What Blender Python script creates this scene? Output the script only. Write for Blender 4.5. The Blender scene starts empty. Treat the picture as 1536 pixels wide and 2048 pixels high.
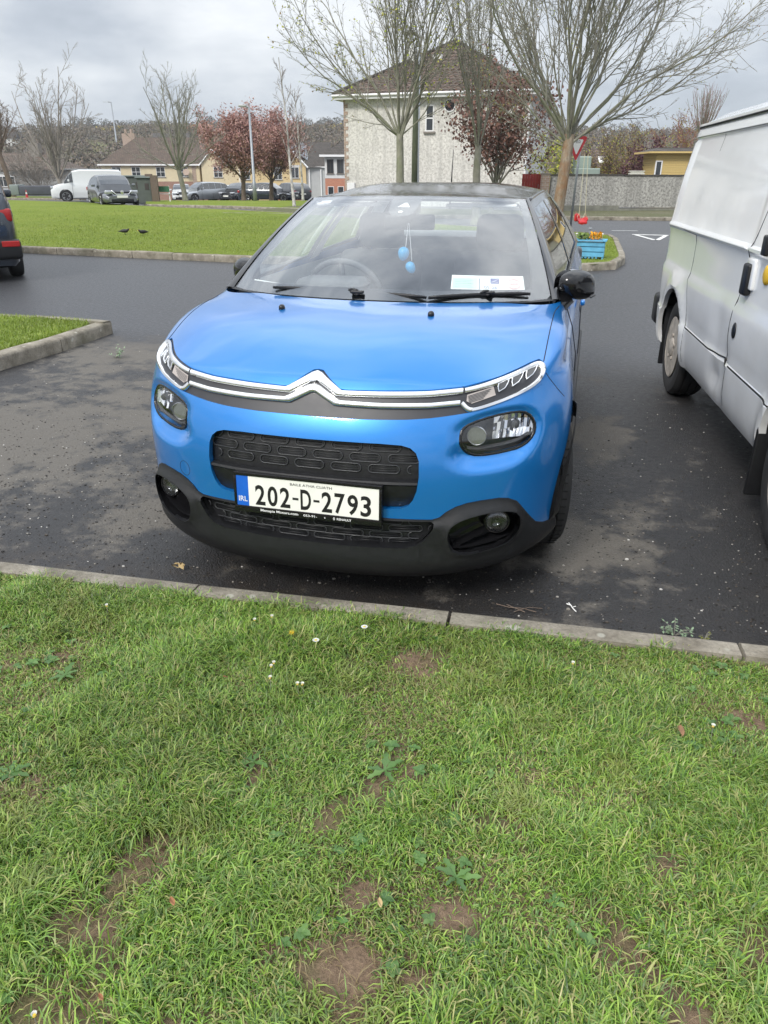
import bpy, bmesh, math, random
import numpy as np
from mathutils import Vector, Matrix, noise
from mathutils.bvhtree import BVHTree
from math import sin, cos, pi, radians, sqrt, atan2
S = bpy.context.scene
COL = S.collection
# ------------------------------------------------------------ camera
CAM_H = 1.467
cd = bpy.data.cameras.new("camera"); cam = bpy.data.objects.new("camera", cd); COL.objects.link(cam)
cam.location = (0, 0, CAM_H); cam.rotation_euler = (radians(90 - 24.684), 0, radians(14.847))
cd.sensor_fit = 'VERTICAL'; cd.sensor_height = 36; cd.lens = 36 * 1467.6 / 2048
cd.clip_start = 0.02; cd.clip_end = 4000
S.camera = cam
S.view_settings.view_transform = 'Standard'; S.view_settings.look = 'None'
S.view_settings.exposure = 0.42; S.view_settings.gamma = 1
# ------------------------------------------------------------ node helpers
class NT:
    def __init__(s, tree):
        s.t = tree; s.n = tree.nodes; s.l = tree.links
    def node(s, typ, ins=None, **props):
        n = s.n.new(typ)
        for k, v in props.items(): setattr(n, k, v)
        if ins:
            for k, v in ins.items():
                sk = n.inputs[k]
                if isinstance(v, bpy.types.NodeSocket): s.l.new(v, sk)
                else:
                    if sk.type == 'RGBA' and len(v) == 3: v = (*v, 1)
                    sk.default_value = v
        return n
    def noise(s, vec, scale, detail=4, rough=.55, out='Fac', dist=0):
        return s.node('ShaderNodeTexNoise', {'Vector': vec, 'Scale': scale, 'Detail': detail, 'Roughness': rough, 'Distortion': dist}).outputs[out]
    def ramp(s, fac, stops, interp='LINEAR'):
        n = s.node('ShaderNodeValToRGB', {'Fac': fac}); cr = n.color_ramp; cr.interpolation = interp
        while len(cr.elements) < len(stops): cr.elements.new(.5)
        for e, (p, c) in zip(cr.elements, stops):
            e.position = p; e.color = (c, c, c, 1) if not hasattr(c, '__len__') else (*c[:3], 1)
        return n.outputs['Color']
    def mix(s, fac, a, b, mode='MIX'):
        n = s.node('ShaderNodeMix', data_type='RGBA', blend_type=mode)
        for i, v in ((0, fac), (6, a), (7, b)):
            sk = n.inputs[i]
            if isinstance(v, bpy.types.NodeSocket): s.l.new(v, sk)
            elif i == 0: sk.default_value = v
            else: sk.default_value = (*v[:3], 1)
        return n.outputs[2]
    def math(s, op, a, b=0.0, clamp=False):
        n = s.node('ShaderNodeMath', operation=op, use_clamp=clamp)
        for i, v in ((0, a), (1, b)):
            if isinstance(v, bpy.types.NodeSocket): s.l.new(v, n.inputs[i])
            else: n.inputs[i].default_value = v
        return n.outputs[0]
    def bump(s, h, strength=.3, dist=.01, normal=None):
        ins = {'Height': h, 'Strength': strength, 'Distance': dist}
        if normal: ins['Normal'] = normal
        return s.node('ShaderNodeBump', ins).outputs[0]
def new_mat(name):
    m = bpy.data.materials.new(name); m.use_nodes = True; m.node_tree.nodes.clear()
    t = NT(m.node_tree); out = t.node('ShaderNodeOutputMaterial')
    b = t.node('ShaderNodeBsdfPrincipled'); t.l.new(b.outputs[0], out.inputs[0])
    return m, t, b, out
def setin(t, b, **kw):
    for k, v in kw.items():
        sk = b.inputs[k.replace('_', ' ')]
        if isinstance(v, bpy.types.NodeSocket): t.l.new(v, sk)
        elif sk.type == 'RGBA': sk.default_value = (*v[:3], 1)
        else: sk.default_value = v
def objco(t): return t.node('ShaderNodeTexCoord').outputs['Object']
def simple(name, col, rough=.5, metal=0, var=.12, scale=30, coat=0, bumpd=0, spec=.5, vscale=None):
    """plain material with gentle noise in colour, roughness and optionally relief"""
    m, t, b, o = new_mat(name); co = objco(t)
    n = t.noise(co, scale, 5)
    f = t.ramp(n, [(.3, 1 - var), (.7, 1 + var)])
    c = t.mix(1, col, f, 'MULTIPLY')
    setin(t, b, Base_Color=c, Roughness=t.math('ADD', t.math('MULTIPLY', t.math('SUBTRACT', n, .5), var), rough, True), Metallic=metal, Coat_Weight=coat, Coat_Roughness=.06)
    b.inputs['Specular IOR Level'].default_value = spec
    if bumpd: setin(t, b, Normal=t.bump(t.noise(co, scale * 3, 4), .6, bumpd))
    return m
# ------------------------------------------------------------ sky and sun
SUN_EL, SUN_AZ = radians(42), radians(200)
w = bpy.data.worlds.new("World"); S.world = w; w.use_nodes = True; w.node_tree.nodes.clear()
t = NT(w.node_tree)
out = t.node('ShaderNodeOutputWorld')
sky = t.node('ShaderNodeTexSky', sky_type='NISHITA', sun_disc=False, sun_elevation=SUN_EL, sun_rotation=SUN_AZ)
tc = t.node('ShaderNodeTexCoord'); vec = tc.outputs['Generated']
mp = t.node('ShaderNodeMapping', {'Vector': vec, 'Scale': (1, 1, 2.6)}).outputs[0]
n1 = t.noise(mp, 2.1, 6, .5, dist=.35)
n2 = t.noise(mp, 5.0, 5, .6)
nn = t.math('ADD', t.math('MULTIPLY', n1, .75), t.math('MULTIPLY', n2, .25))
ccol = t.ramp(nn, [(.34, (.30, .335, .39)), (.44, (.47, .51, .57)), (.52, (.66, .69, .73)), (.62, (.86, .88, .90))])
z = t.node('ShaderNodeSeparateXYZ', {'Vector': vec}).outputs['Z']
el = t.ramp(z, [(0, 1.0), (.2, 1.02), (.45, 1.6), (.9, 2.6)])
ccol = t.mix(1, ccol, el, 'MULTIPLY')
bg1 = t.node('ShaderNodeBackground', {'Color': sky.outputs[0], 'Strength': .07}).outputs[0]
bg2 = t.node('ShaderNodeBackground', {'Color': ccol, 'Strength': .95}).outputs[0]
mx = t.node('ShaderNodeMixShader', {0: .88}); t.l.new(bg1, mx.inputs[1]); t.l.new(bg2, mx.inputs[2])
t.l.new(mx.outputs[0], out.inputs[0])
sd = bpy.data.lights.new("sun", 'SUN'); sd.energy = 2.0; sd.angle = radians(16); sd.color = (1, .95, .88)
sun = bpy.data.objects.new("sun", sd); COL.objects.link(sun)
_d = Vector((sin(SUN_AZ) * cos(SUN_EL), cos(SUN_AZ) * cos(SUN_EL), sin(SUN_EL)))
sun.rotation_euler = _d.to_track_quat('Z', 'Y').to_euler(); sun.location = (0, 0, 30)
# ------------------------------------------------------------ object helpers
def tag(o, label=None, cat=None, group=None, kind=None):
    if label: o['label'] = label
    if cat: o['category'] = cat
    if group: o['group'] = group
    if kind: o['kind'] = kind
    return o
def empty(name, loc=(0, 0, 0), rz=0, label=None, cat=None, group=None, kind=None, parent=None):
    o = bpy.data.objects.new(name, None); COL.objects.link(o); o.location = loc; o.rotation_euler = (0, 0, rz)
    o.empty_display_size = .1
    if parent: o.parent = parent
    return tag(o, label, cat, group, kind)
def link_mesh(name, me, mats, parent=None, smooth=False):
    if not isinstance(mats, (list, tuple)): mats = [mats]
    for m in mats: me.materials.append(m)
    if smooth: me.shade_smooth()
    o = bpy.data.objects.new(name, me); COL.objects.link(o)
    if parent: o.parent = parent
    return o
class MB:
    """collects shapes, then links them as one mesh object"""
    def __init__(s): s.v = []; s.f = []; s.m = []; s.M = None
    def add(s, vs, fs, mi=0):
        n = len(s.v)
        if s.M is not None: vs = [s.M @ Vector(p) for p in vs]
        s.v += [tuple(p) for p in vs]; s.f += [tuple(i + n for i in f) for f in fs]; s.m += [mi] * len(fs); return s
    def box(s, a, b, mi=0, M=None):
        x0, y0, z0 = a; x1, y1, z1 = b
        vs = [(x0, y0, z0), (x1, y0, z0), (x1, y1, z0), (x0, y1, z0), (x0, y0, z1), (x1, y0, z1), (x1, y1, z1), (x0, y1, z1)]
        if M is not None: vs = [M @ Vector(p) for p in vs]
        return s.add(vs, [(0, 3, 2, 1), (4, 5, 6, 7), (0, 1, 5, 4), (1, 2, 6, 5), (2, 3, 7, 6), (3, 0, 4, 7)], mi)
    def rbox(s, a, b, r, mi=0, M=None, seg=3):
        """box with rounded edges"""
        bm = bmesh.new(); bmesh.ops.create_cube(bm, size=1)
        c = [(p + q) / 2 for p, q in zip(a, b)]; d = [q - p for p, q in zip(a, b)]
        for v in bm.verts: v.co = Vector((c[0] + v.co.x * d[0], c[1] + v.co.y * d[1], c[2] + v.co.z * d[2]))
        bmesh.ops.bevel(bm, geom=bm.edges[:] , offset=r, segments=seg, affect='EDGES', profile=.5)
        vs = [(M @ v.co if M is not None else v.co.copy()) for v in bm.verts]
        bm.verts.index_update(); fs = [[v.index for v in f.verts] for f in bm.faces]; bm.free()
        return s.add(vs, fs, mi)
    def tube(s, pts, rad, n=8, mi=0, caps=True):
        pts = [Vector(p) for p in pts]
        if not hasattr(rad, '__len__'): rad = [rad] * len(pts)
        vs = []; up = None
        for i, p in enumerate(pts):
            d = (pts[min(i + 1, len(pts) - 1)] - pts[max(i - 1, 0)])
            if d.length < 1e-9: d = Vector((0, 0, 1))
            d.normalize()
            if up is None: up = Vector((0, 0, 1)) if abs(d.z) < .9 else Vector((1, 0, 0))
            a = d.cross(up)
            if a.length < 1e-6: a = d.orthogonal()
            a.normalize(); b = a.cross(d); up = b
            for k in range(n):
                q = 2 * pi * k / n; vs.append(p + (a * cos(q) + b * sin(q)) * rad[i])
        fs = []
        for i in range(len(pts) - 1):
            for k in range(n):
                fs.append((i * n + k, i * n + (k + 1) % n, (i + 1) * n + (k + 1) % n, (i + 1) * n + k))
        if caps:
            fs.append(tuple(range(n))[::-1]); fs.append(tuple((len(pts) - 1) * n + k for k in range(n)))
        return s.add(vs, fs, mi)
    def lathe(s, prof, n=32, mi=0, M=None, close=False):
        """profile of (radius, height) round local Z"""
        vs = []
        for r, h in prof:
            for k in range(n):
                a = 2 * pi * k / n; p = Vector((r * cos(a), r * sin(a), h)); vs.append(M @ p if M is not None else p)
        fs = []
        L = len(prof)
        for i in range(L if close else L - 1):
            j = (i + 1) % L
            for k in range(n): fs.append((i * n + k, i * n + (k + 1) % n, j * n + (k + 1) % n, j * n + k))
        if not close:
            if prof[0][0] > 1e-6: fs.append(tuple(range(n))[::-1])
            if prof[-1][0] > 1e-6: fs.append(tuple((L - 1) * n + k for k in range(n)))
        return s.add(vs, fs, mi)
    def prism(s, poly, h0, h1, mi=0, M=None):
        """polygon (x,y) extruded along z from h0 to h1"""
        n = len(poly); vs = [Vector((x, y, h0)) for x, y in poly] + [Vector((x, y, h1)) for x, y in poly]
        if M is not None: vs = [M @ p for p in vs]
        fs = [tuple(range(n))[::-1], tuple(range(n, 2 * n))] + [(i, (i + 1) % n, n + (i + 1) % n, n + i) for i in range(n)]
        return s.add(vs, fs, mi)
    def grid(s, P, nu, nv, mi=0, flip=False):
        vs = [P(i / nu, j / nv) for j in range(nv + 1) for i in range(nu + 1)]; fs = []
        for j in range(nv):
            for i in range(nu):
                a = j * (nu + 1) + i; q = (a, a + 1, a + nu + 2, a + nu + 1); fs.append(q[::-1] if flip else q)
        return s.add(vs, fs, mi)
    def build(s, name, mats, parent=None, smooth=False, fix=False, angle=None):
        me = bpy.data.meshes.new(name); me.from_pydata(s.v, [], s.f)
        if not isinstance(mats, (list, tuple)): mats = [mats]
        if len(mats) > 1: me.polygons.foreach_set('material_index', s.m)
        if fix:
            bm = bmesh.new(); bm.from_mesh(me); bmesh.ops.recalc_face_normals(bm, faces=bm.faces[:]); bm.to_mesh(me); bm.free()
        me.update()
        o = link_mesh(name, me, mats, parent, smooth or bool(angle))
        if angle: me.set_sharp_from_angle(angle=radians(angle))
        return o
def lerp(a, b, t): return a + (b - a) * t
def smooth01(x): x = max(0., min(1., x)); return x * x * (3 - 2 * x)
def catmull(pts, n):
    """dense smooth curve through the points"""
    P = [Vector(p) for p in pts]; out = []
    for i in range(len(P) - 1):
        p0 = P[i - 1] if i else P[i] * 2 - P[i + 1]; p1, p2 = P[i], P[i + 1]; p3 = P[i + 2] if i + 2 < len(P) else P[i + 1] * 2 - P[i]
        for k in range(n):
            u = k / n; out.append(.5 * ((2 * p1) + (p2 - p0) * u + (2 * p0 - 5 * p1 + 4 * p2 - p3) * u * u + (3 * p1 - p0 - 3 * p2 + p3) * u ** 3))
    out.append(P[-1]); return out
def polysmooth(poly, it=2):
    """rounds a closed 2-D polygon by corner cutting"""
    for _ in range(it):
        q = []
        for i in range(len(poly)):
            a = poly[i]; b = poly[(i + 1) % len(poly)]
            q += [(a[0] * .75 + b[0] * .25, a[1] * .75 + b[1] * .25), (a[0] * .25 + b[0] * .75, a[1] * .25 + b[1] * .75)]
        poly = q
    return poly
def inpoly(x, y, poly):
    c = False; j = len(poly) - 1
    for i in range(len(poly)):
        xi, yi = poly[i]; xj, yj = poly[j]
        if (yi > y) != (yj > y) and x < (xj - xi) * (y - yi) / (yj - yi) + xi: c = not c
        j = i
    return c
def polydist(x, y, poly):
    d = 1e9
    for i in range(len(poly)):
        x1, y1 = poly[i]; x2, y2 = poly[(i + 1) % len(poly)]
        dx, dy = x2 - x1, y2 - y1; L = dx * dx + dy * dy
        u = 0 if L == 0 else max(0, min(1, ((x - x1) * dx + (y - y1) * dy) / L))
        d = min(d, math.hypot(x - x1 - u * dx, y - y1 - u * dy))
    return d
FONT = {}
def text_mesh(name, body, size, mat, parent, M, extrude=.0006, offset=0, sx=1.0, align='CENTER', space=1.0):
    cu = bpy.data.curves.new('t', 'FONT'); cu.body = body; cu.size = size; cu.extrude = extrude; cu.offset = offset
    cu.align_x = align; cu.align_y = 'CENTER'; cu.space_character = space; cu.resolution_u = 4
    o = bpy.data.objects.new('t', cu); COL.objects.link(o)
    bpy.context.view_layer.update()
    me = bpy.data.meshes.new_from_object(o.evaluated_get(bpy.context.evaluated_depsgraph_get()))
    bpy.data.objects.remove(o); bpy.data.curves.remove(cu)
    me.transform(M @ Matrix.Diagonal((sx, 1, 1, 1))); me.materials.clear()
    return link_mesh(name, me, mat, parent)
def text_fit(name, body, w_, h_, mat, parent, M, bold=0.0, extrude=.0006):
    """text scaled to an exact width and height, centred on M's origin"""
    cu = bpy.data.curves.new('t', 'FONT'); cu.body = body; cu.size = 1; cu.extrude = .0; cu.offset = bold; cu.resolution_u = 4
    o = bpy.data.objects.new('t', cu); COL.objects.link(o); bpy.context.view_layer.update()
    me = bpy.data.meshes.new_from_object(o.evaluated_get(bpy.context.evaluated_depsgraph_get()))
    bpy.data.objects.remove(o); bpy.data.curves.remove(cu)
    n = len(me.vertices); co = np.empty(n * 3); me.vertices.foreach_get('co', co); co = co.reshape(-1, 3)
    lo, hi = co.min(0), co.max(0)
    co[:, 0] = (co[:, 0] - (lo[0] + hi[0]) / 2) * w_ / (hi[0] - lo[0]); co[:, 1] = (co[:, 1] - (lo[1] + hi[1]) / 2) * h_ / (hi[1] - lo[1]); co[:, 2] = extrude
    me.vertices.foreach_set('co', co.ravel()); me.transform(M); me.materials.clear(); me.update()
    return link_mesh(name, me, mat, parent)
# ------------------------------------------------------------ placing helpers: forward depth and sideways offset seen from the pavement
_ya = radians(14.847); FW = Vector((-sin(_ya), cos(_ya), 0)); RT = Vector((cos(_ya), sin(_ya), 0))
def W2(l, d): return RT * l + FW * d
def col(px, d): return W2((px - 768) / 1615.0 * d, d)                 # bearing and depth -> ground position
def zat(py, d): return CAM_H + (350 - py) * d / 1778.0                # rough height of a thing at that depth
def G(x, y):
    """height of the land: level close by, falling gently away to the houses, then hills"""
    d = x * FW.x + y * FW.y; l = x * RT.x + y * RT.y
    if d < 1: return 0.0
    a = l / d; s = lerp(.010, .027, smooth01((a + .385) / .045))
    dd = min(d, 150) - 45
    z = -s * max(0, dd) if dd > 6 else -s * (max(0, dd + 6) ** 2) / 24 if dd > -6 else 0
    if d > 170:
        k = smooth01((d - 170) / 330.0)
        top = 29 + 3 * sin(a * 5 + .6) + 1.6 * sin(a * 17) - 5 * smooth01((a - .05) / .2)
        z += k * top
    return z
rnd = random.Random(7)
# ------------------------------------------------------------ ground materials
def asphalt_mat():
    m, t, b, o = new_mat('worn_asphalt'); co = objco(t)
    big = t.noise(co, .8, 6, .62); mid = t.noise(co, 3.4, 9, .72); fine = t.noise(co, 90, 4, .7)
    y = t.node('ShaderNodeSeparateXYZ', {'Vector': co}).outputs[1]
    # the bays close to the kerb are old and patchy, the street behind is smoother
    bay = t.ramp(t.math('DIVIDE', y, 20), [(.0, 1), (.30, 1), (.345, 0.12), (1, 0.12)])
    bl = None
    for cx, cy, rr_ in ((-3.2, 3.6, 1.9), (-2.7, 4.9, 1.5), (-4.0, 5.6, 1.3), (-3.6, 2.7, .9), (-2.0, 2.75, .5), (.13, 2.95, .55), (.15, 4.5, .5), (-1.6, 2.2, .0)):
        dv = t.n.new('ShaderNodeVectorMath'); dv.operation = 'DISTANCE'; t.l.new(co, dv.inputs[0]); dv.inputs[1].default_value = (cx, cy, 0)
        q_ = t.math('SUBTRACT', 1.0, t.math('DIVIDE', dv.outputs['Value'], max(rr_, .05)), True); bl = q_ if bl is None else t.math('MAXIMUM', bl, q_)
    dry = t.math('MULTIPLY', t.ramp(t.math('ADD', t.math('ADD', t.math('MULTIPLY', big, .45), t.math('MULTIPLY', mid, .55)), t.math('MULTIPLY', bl, .16)), [(.535, 0), (.60, 1)]), bay)
    grit = t.node('ShaderNodeTexVoronoi', {'Vector': co, 'Scale': 130.0}).outputs['Distance']
    wetc = t.mix(fine, (.012, .012, .0125), (.034, .033, .034)); wetc = t.mix(t.math('MULTIPLY', t.ramp(mid, [(.4, 0), (.6, 1)]), .5), wetc, (.036, .033, .032))
    dryc = t.mix(fine, (.068, .062, .054), (.175, .160, .138))
    c = t.mix(t.math('MULTIPLY', dry, .92), wetc, dryc)
    spk = t.node('ShaderNodeTexVoronoi', {'Vector': co, 'Scale': 42.0, 'Randomness': 1.0}); sp = t.ramp(spk.outputs['Distance'], [(.06, 1), (.11, 0)])
    pick = t.ramp(t.node('ShaderNodeSeparateColor', {'Color': spk.outputs['Color']}).outputs[0], [(.80, 0), (.83, 1)])
    c = t.mix(t.math('MULTIPLY', t.math('MULTIPLY', sp, pick), t.math('MULTIPLY', bay, .8)), c, (.42, .41, .38))
    street = t.math('SUBTRACT', 1.0, bay)
    c = t.mix(t.math('MULTIPLY', street, .7), c, t.mix(fine, (.040, .042, .048), (.068, .071, .079)))
    # earth washed up against the kerb
    e = t.math('MULTIPLY', t.ramp(t.math('DIVIDE', y, 4.0), [(.53, 1), (.60, .0)]), t.ramp(t.noise(co, 9, 6, .7), [(.42, 0), (.60, 1)]))
    c = t.mix(t.math('MULTIPLY', e, .75), c, (.045, .032, .020))
    r = t.math('ADD', t.math('MULTIPLY', dry, .34), t.ramp(t.noise(co, 26, 5, .7), [(.3, .36), (.7, .60)]))
    r = t.math('SUBTRACT', r, t.math('MULTIPLY', street, .07), True)
    h = t.math('ADD', t.math('MULTIPLY', grit, -.5), t.math('MULTIPLY', fine, .7))
    setin(t, b, Base_Color=c, Roughness=r, Normal=t.bump(h, .85, .006)); b.inputs['Specular IOR Level'].default_value = .45
    return m
def grass_ground(name, c0, c1, c2, soil=0.0, sc=1.0):
    m, t, b, o = new_mat(name); co = objco(t)
    n1 = t.noise(co, .35 * sc, 5, .6); n2 = t.noise(co, 3 * sc, 6, .7); n3 = t.noise(co, 45, 4, .7)
    c = t.mix(n2, c0, c1); c = t.mix(t.ramp(n1, [(.38, 0), (.66, .8)]), c, c2); c = t.mix(1, c, t.ramp(n3, [(.3, .55), (.7, 1.4)]), 'MULTIPLY')
    if soil: c = t.mix(t.math('MULTIPLY', t.ramp(t.noise(co, 2.2, 6, .7), [(.5, 0), (.6, 1)]), soil), c, (.13, .088, .055))
    setin(t, b, Base_Color=c, Roughness=.9, Normal=t.bump(n3, 1, .03)); b.inputs['Specular IOR Level'].default_value = .15
    return m
def soil_mat():
    m, t, b, o = new_mat('lawn_soil'); co = objco(t)
    n = t.noise(co, 14, 8, .7); n2 = t.noise(co, 70, 5, .7)
    c = t.mix(n, (.10, .068, .042), (.34, .24, .165)); c = t.mix(1, c, t.ramp(n2, [(.3, .65), (.7, 1.3)]), 'MULTIPLY')
    c = t.mix(t.ramp(t.noise(co, 5, 5, .6), [(.48, 0), (.66, .5)]), c, (.09, .12, .035))
    setin(t, b, Base_Color=c, Roughness=.9, Normal=t.bump(t.math('ADD', n, t.math('MULTIPLY', n2, .4)), 1, .03)); b.inputs['Specular IOR Level'].default_value = .2
    return m
def kerb_mat():
    m, t, b, o = new_mat('kerb_concrete'); co = objco(t)
    n = t.noise(co, 6, 7, .65); n2 = t.noise(co, 80, 4, .7); n3 = t.noise(co, 1.7, 4)
    c = t.mix(t.ramp(n, [(.35, 0), (.68, 1)]), (.15, .130, .098), (.36, .325, .265)); c = t.mix(1, c, t.ramp(n2, [(.3, .75), (.7, 1.2)]), 'MULTIPLY')
    c = t.mix(t.ramp(n3, [(.5, 0), (.7, .45)]), c, (.10, .105, .06))
    li = t.node('ShaderNodeTexVoronoi', {'Vector': co, 'Scale': 9.0}); c = t.mix(t.ramp(li.outputs['Distance'], [(.10, .6), (.16, 0)]), c, (.46, .45, .38))
    setin(t, b, Base_Color=c, Roughness=.88, Normal=t.bump(t.math('ADD', n, t.math('MULTIPLY', n2, .6)), .9, .008)); return m
M_asph = asphalt_mat(); M_soil = soil_mat(); M_kerb = kerb_mat()
M_lawn = grass_ground('far_lawn_turf', (.12, .17, .020), (.18, .235, .032), (.20, .24, .042)); M_field = grass_ground('rough_pasture', (.06, .085, .02), (.12, .13, .04), (.15, .12, .06), sc=.1)
# ------------------------------------------------------------ terrain, road surface, lawns, kerbs
def ground_sheet():
    mb = MB(); R = [0, 6, 12, 20, 30, 40, 50, 60, 75, 90, 110, 130, 150, 170, 190, 215, 240, 270, 300, 340, 380, 420, 460, 500, 560, 640, 760, 1000, 1500]; n = 96
    vs = []
    for r in R:
        for k in range(n):
            a = 2 * pi * k / n; x, y = r * cos(a), r * sin(a); z = G(x, y) - .05
            if r > 0: z += 0
            vs.append((x, y, z))
    mb.add(vs, [(i * n + k, i * n + (k + 1) % n, (i + 1) * n + (k + 1) % n, (i + 1) * n + k) for i in range(len(R) - 1) for k in range(n)])
    return tag(mb.build('ground', M_field, smooth=True), kind='structure')
ground_sheet()
def sheet(name, x0, x1, y0, y1, nx, ny, z, mat, kind='structure'):
    mb = MB(); mb.grid(lambda a, b: Vector((lerp(x0, x1, a), lerp(y0, y1, b), G(lerp(x0, x1, a), lerp(y0, y1, b)) + z)), nx, ny)
    return tag(mb.build(name, mat, smooth=True), kind=kind)
sheet('road', -90, 45, 1.9, 110, 90, 72, 0.0, M_asph)
def fill_poly(name, outline, h, mat, step=2.0, cell=1.2, parent=None, bumpy=0.0):
    """flat-topped lawn over a polygon, draped on the land"""
    b_ = bmesh.new(); vs = [b_.verts.new((x, y, 0)) for x, y in outline]; f = b_.faces.new(vs)
    xs = [p[0] for p in outline]; ys = [p[1] for p in outline]
    x = math.floor(min(xs) / cell) * cell
    while x < max(xs): bmesh.ops.bisect_plane(b_, geom=b_.verts[:] + b_.edges[:] + b_.faces[:], plane_co=(x, 0, 0), plane_no=(1, 0, 0)); x += cell
    y = math.floor(min(ys) / cell) * cell
    while y < max(ys): bmesh.ops.bisect_plane(b_, geom=b_.verts[:] + b_.edges[:] + b_.faces[:], plane_co=(0, y, 0), plane_no=(0, 1, 0)); y += cell
    for v in b_.verts: v.co.z = G(v.co.x, v.co.y) + h + (bumpy * noise.noise((v.co.x * .5, v.co.y * .5, 0)) if bumpy else 0)
    bmesh.ops.recalc_face_normals(b_, faces=b_.faces[:])
    for f in b_.faces:
        if f.normal.z < 0: f.normal_flip()
    me = bpy.data.meshes.new(name); b_.to_mesh(me); b_.free(); return tag(link_mesh(name, me, mat, parent, True), kind='structure')
def kerb(path, h, name='kerb', w_=.12, stone=.92, seed=1, var=.03):
    """row of kerb stones along a path, the lawn lying on its left-hand side"""
    r = random.Random(seed); P = [Vector((x, y, 0)) for x, y in path]; segs = []
    mb = MB(); cum = [0]
    for a, b in zip(P[:-1], P[1:]): cum.append(cum[-1] + (b - a).length)
    def at_(s):
        s = max(0, min(cum[-1] - 1e-6, s))
        for i in range(len(P) - 1):
            if s <= cum[i + 1]: return P[i].lerp(P[i + 1], (s - cum[i]) / (cum[i + 1] - cum[i]))
        return P[-1]
    s = 0
    while s < cum[-1] - .05:
        e = min(cum[-1], s + stone * r.uniform(1 - var, 1 + var)); a, b = at_(s + .006), at_(e - .006); d = (b - a).normalized(); nrm = Vector((-d.y, d.x, 0))
        j = r.uniform(-.006, .006); hz = h + r.uniform(-.007, .007); off = r.uniform(-.006, .006)
        prof = [(0, -.03), (0, hz - .03), (.008, hz - .010), (.028, hz), (w_, hz + .002), (w_, -.03)]
        m = max(2, int((e - s) / .15)); vs = []
        for q in range(m + 1):
            p = a.lerp(b, q / m); zz = G(p.x, p.y)
            for u, v in prof:
                jj = .0035 * noise.noise(p * 7 + Vector((u * 30, v * 30, seed))) if v > 0 else 0
                vs.append(p + nrm * (u + off + jj) + Vector((0, 0, zz + v + j * (q / m - .5) + jj)))
        k = len(prof); fs = [(q * k + c, (q + 1) * k + c, (q + 1) * k + c + 1, q * k + c + 1) for q in range(m) for c in range(k - 1)] + [tuple(range(k))[::-1], tuple(m * k + c for c in range(k))]
        mb.add(vs, fs); s = e
    return tag(mb.build(name, M_kerb, angle=60, fix=True), kind='structure')
def KY(x): return 2.2 + .053 * x                                       # near kerb, road-side edge
near_k = [(x, KY(x) - .0) for x in (14, 2.18 , -.335, -2.2, -4.5)][::1]
kerb([(14.625, KY(14.625)), (-4.9, KY(-4.9))], .085, stone=.9363, seed=3, var=0, w_=.10)
# near lawn: gently uneven soil sheet
def near_lawn_z(x, y): return .070 + .010 * noise.noise((x * 1.3, y * 1.3, 3)) + .006 * noise.noise((x * 4, y * 4, 1)) - .02 * smooth01((1.9 - y) / 2)
mb = MB(); mb.grid(lambda a, b: (lambda x: (lambda y: Vector((x, y, near_lawn_z(x, y))))(lerp(-3, KY(x) - .10, b)))(lerp(-7, 7, a)), 200, 80)
tag(mb.build('near_lawn_ground', M_soil, smooth=True), kind='structure')
# left island
isl = [(-4.52, 2.0), (-4.62, 5.0), (-4.55, 6.25), (-4.66, 6.56), (-5.0, 6.68), (-7.0, 6.74), (-14, 6.9), (-14, 2.0)]
fill_poly('island_lawn', [(-4.62, 1.4), (-4.72, 5.0), (-4.65, 6.2), (-4.74, 6.46), (-5.0, 6.58), (-7.0, 6.64), (-14, 6.8), (-14, 1.4)], .105, M_lawn, cell=.4, bumpy=.01)
kerb([(-4.50, 2.0), (-4.60, 4.0), (-4.585, 5.0), (-4.53, 6.0), (-4.51, 6.35), (-4.58, 6.58), (-4.8, 6.66), (-5.2, 6.68), (-7.0, 6.74), (-14, 6.9)], .125, seed=5)
# middle lawn
mid = [(-60, 14.2), (-30, 13.9), (-11.4, 13.55), (-8.7, 13.25), (-6.1, 12.95), (-3, 12.95), (-.37, 13.08), (.15, 13.25), (.45, 13.6), (.62, 14.2), (.66, 15.0), (.60, 19.8), (.35, 20.5), (-.6, 21.2), (-3, 22.3), (-6.5, 24.8), (-11.3, 28.9), (-15.5, 31.4), (-20.3, 33.6), (-27.2, 37.9), (-34.7, 41.0), (-60, 52)]
MIDL = [(x * 1.0, y) for x, y in mid]
kerb(mid, .125, seed=8)
def inset(poly, d):
    n = len(poly); out = []
    for i in range(n):
        p0, p, p1 = Vector(poly[i - 1]), Vector(poly[i]), Vector(poly[(i + 1) % n])
        a = (p - p0).normalized(); b = (p1 - p).normalized(); t_ = (a + b).normalized(); out.append((p.x - t_.y * d, p.y + t_.x * d))
    return out
fill_poly('middle_lawn', inset(MIDL, .10), .115, M_lawn, cell=1.5, bumpy=.02)
# verge with trees beyond the far road
far = [col(280, 40.5), col(300, 39.6), col(360, 38.9), col(430, 38.2), col(520, 36.6), col(600, 34.8), col(650, 34), col(650, 60), col(480, 66), col(300, 66), col(283, 55)]
far = [(p.x, p.y) for p in far]; kerb(far[:7], .12, seed=9); fill_poly('far_verge', inset(far, .1), .11, M_lawn, cell=2.0, bumpy=.03)
lft = [col(-60, 56), col(60, 55.0), col(150, 54.0), col(165, 55), col(150, 60), col(-60, 66)]; lft = [(p.x, p.y) for p in lft]
kerb(lft[:4], .12, seed=10); fill_poly('left_verge', inset(lft, .1), .11, M_lawn, cell=2.0)
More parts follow.
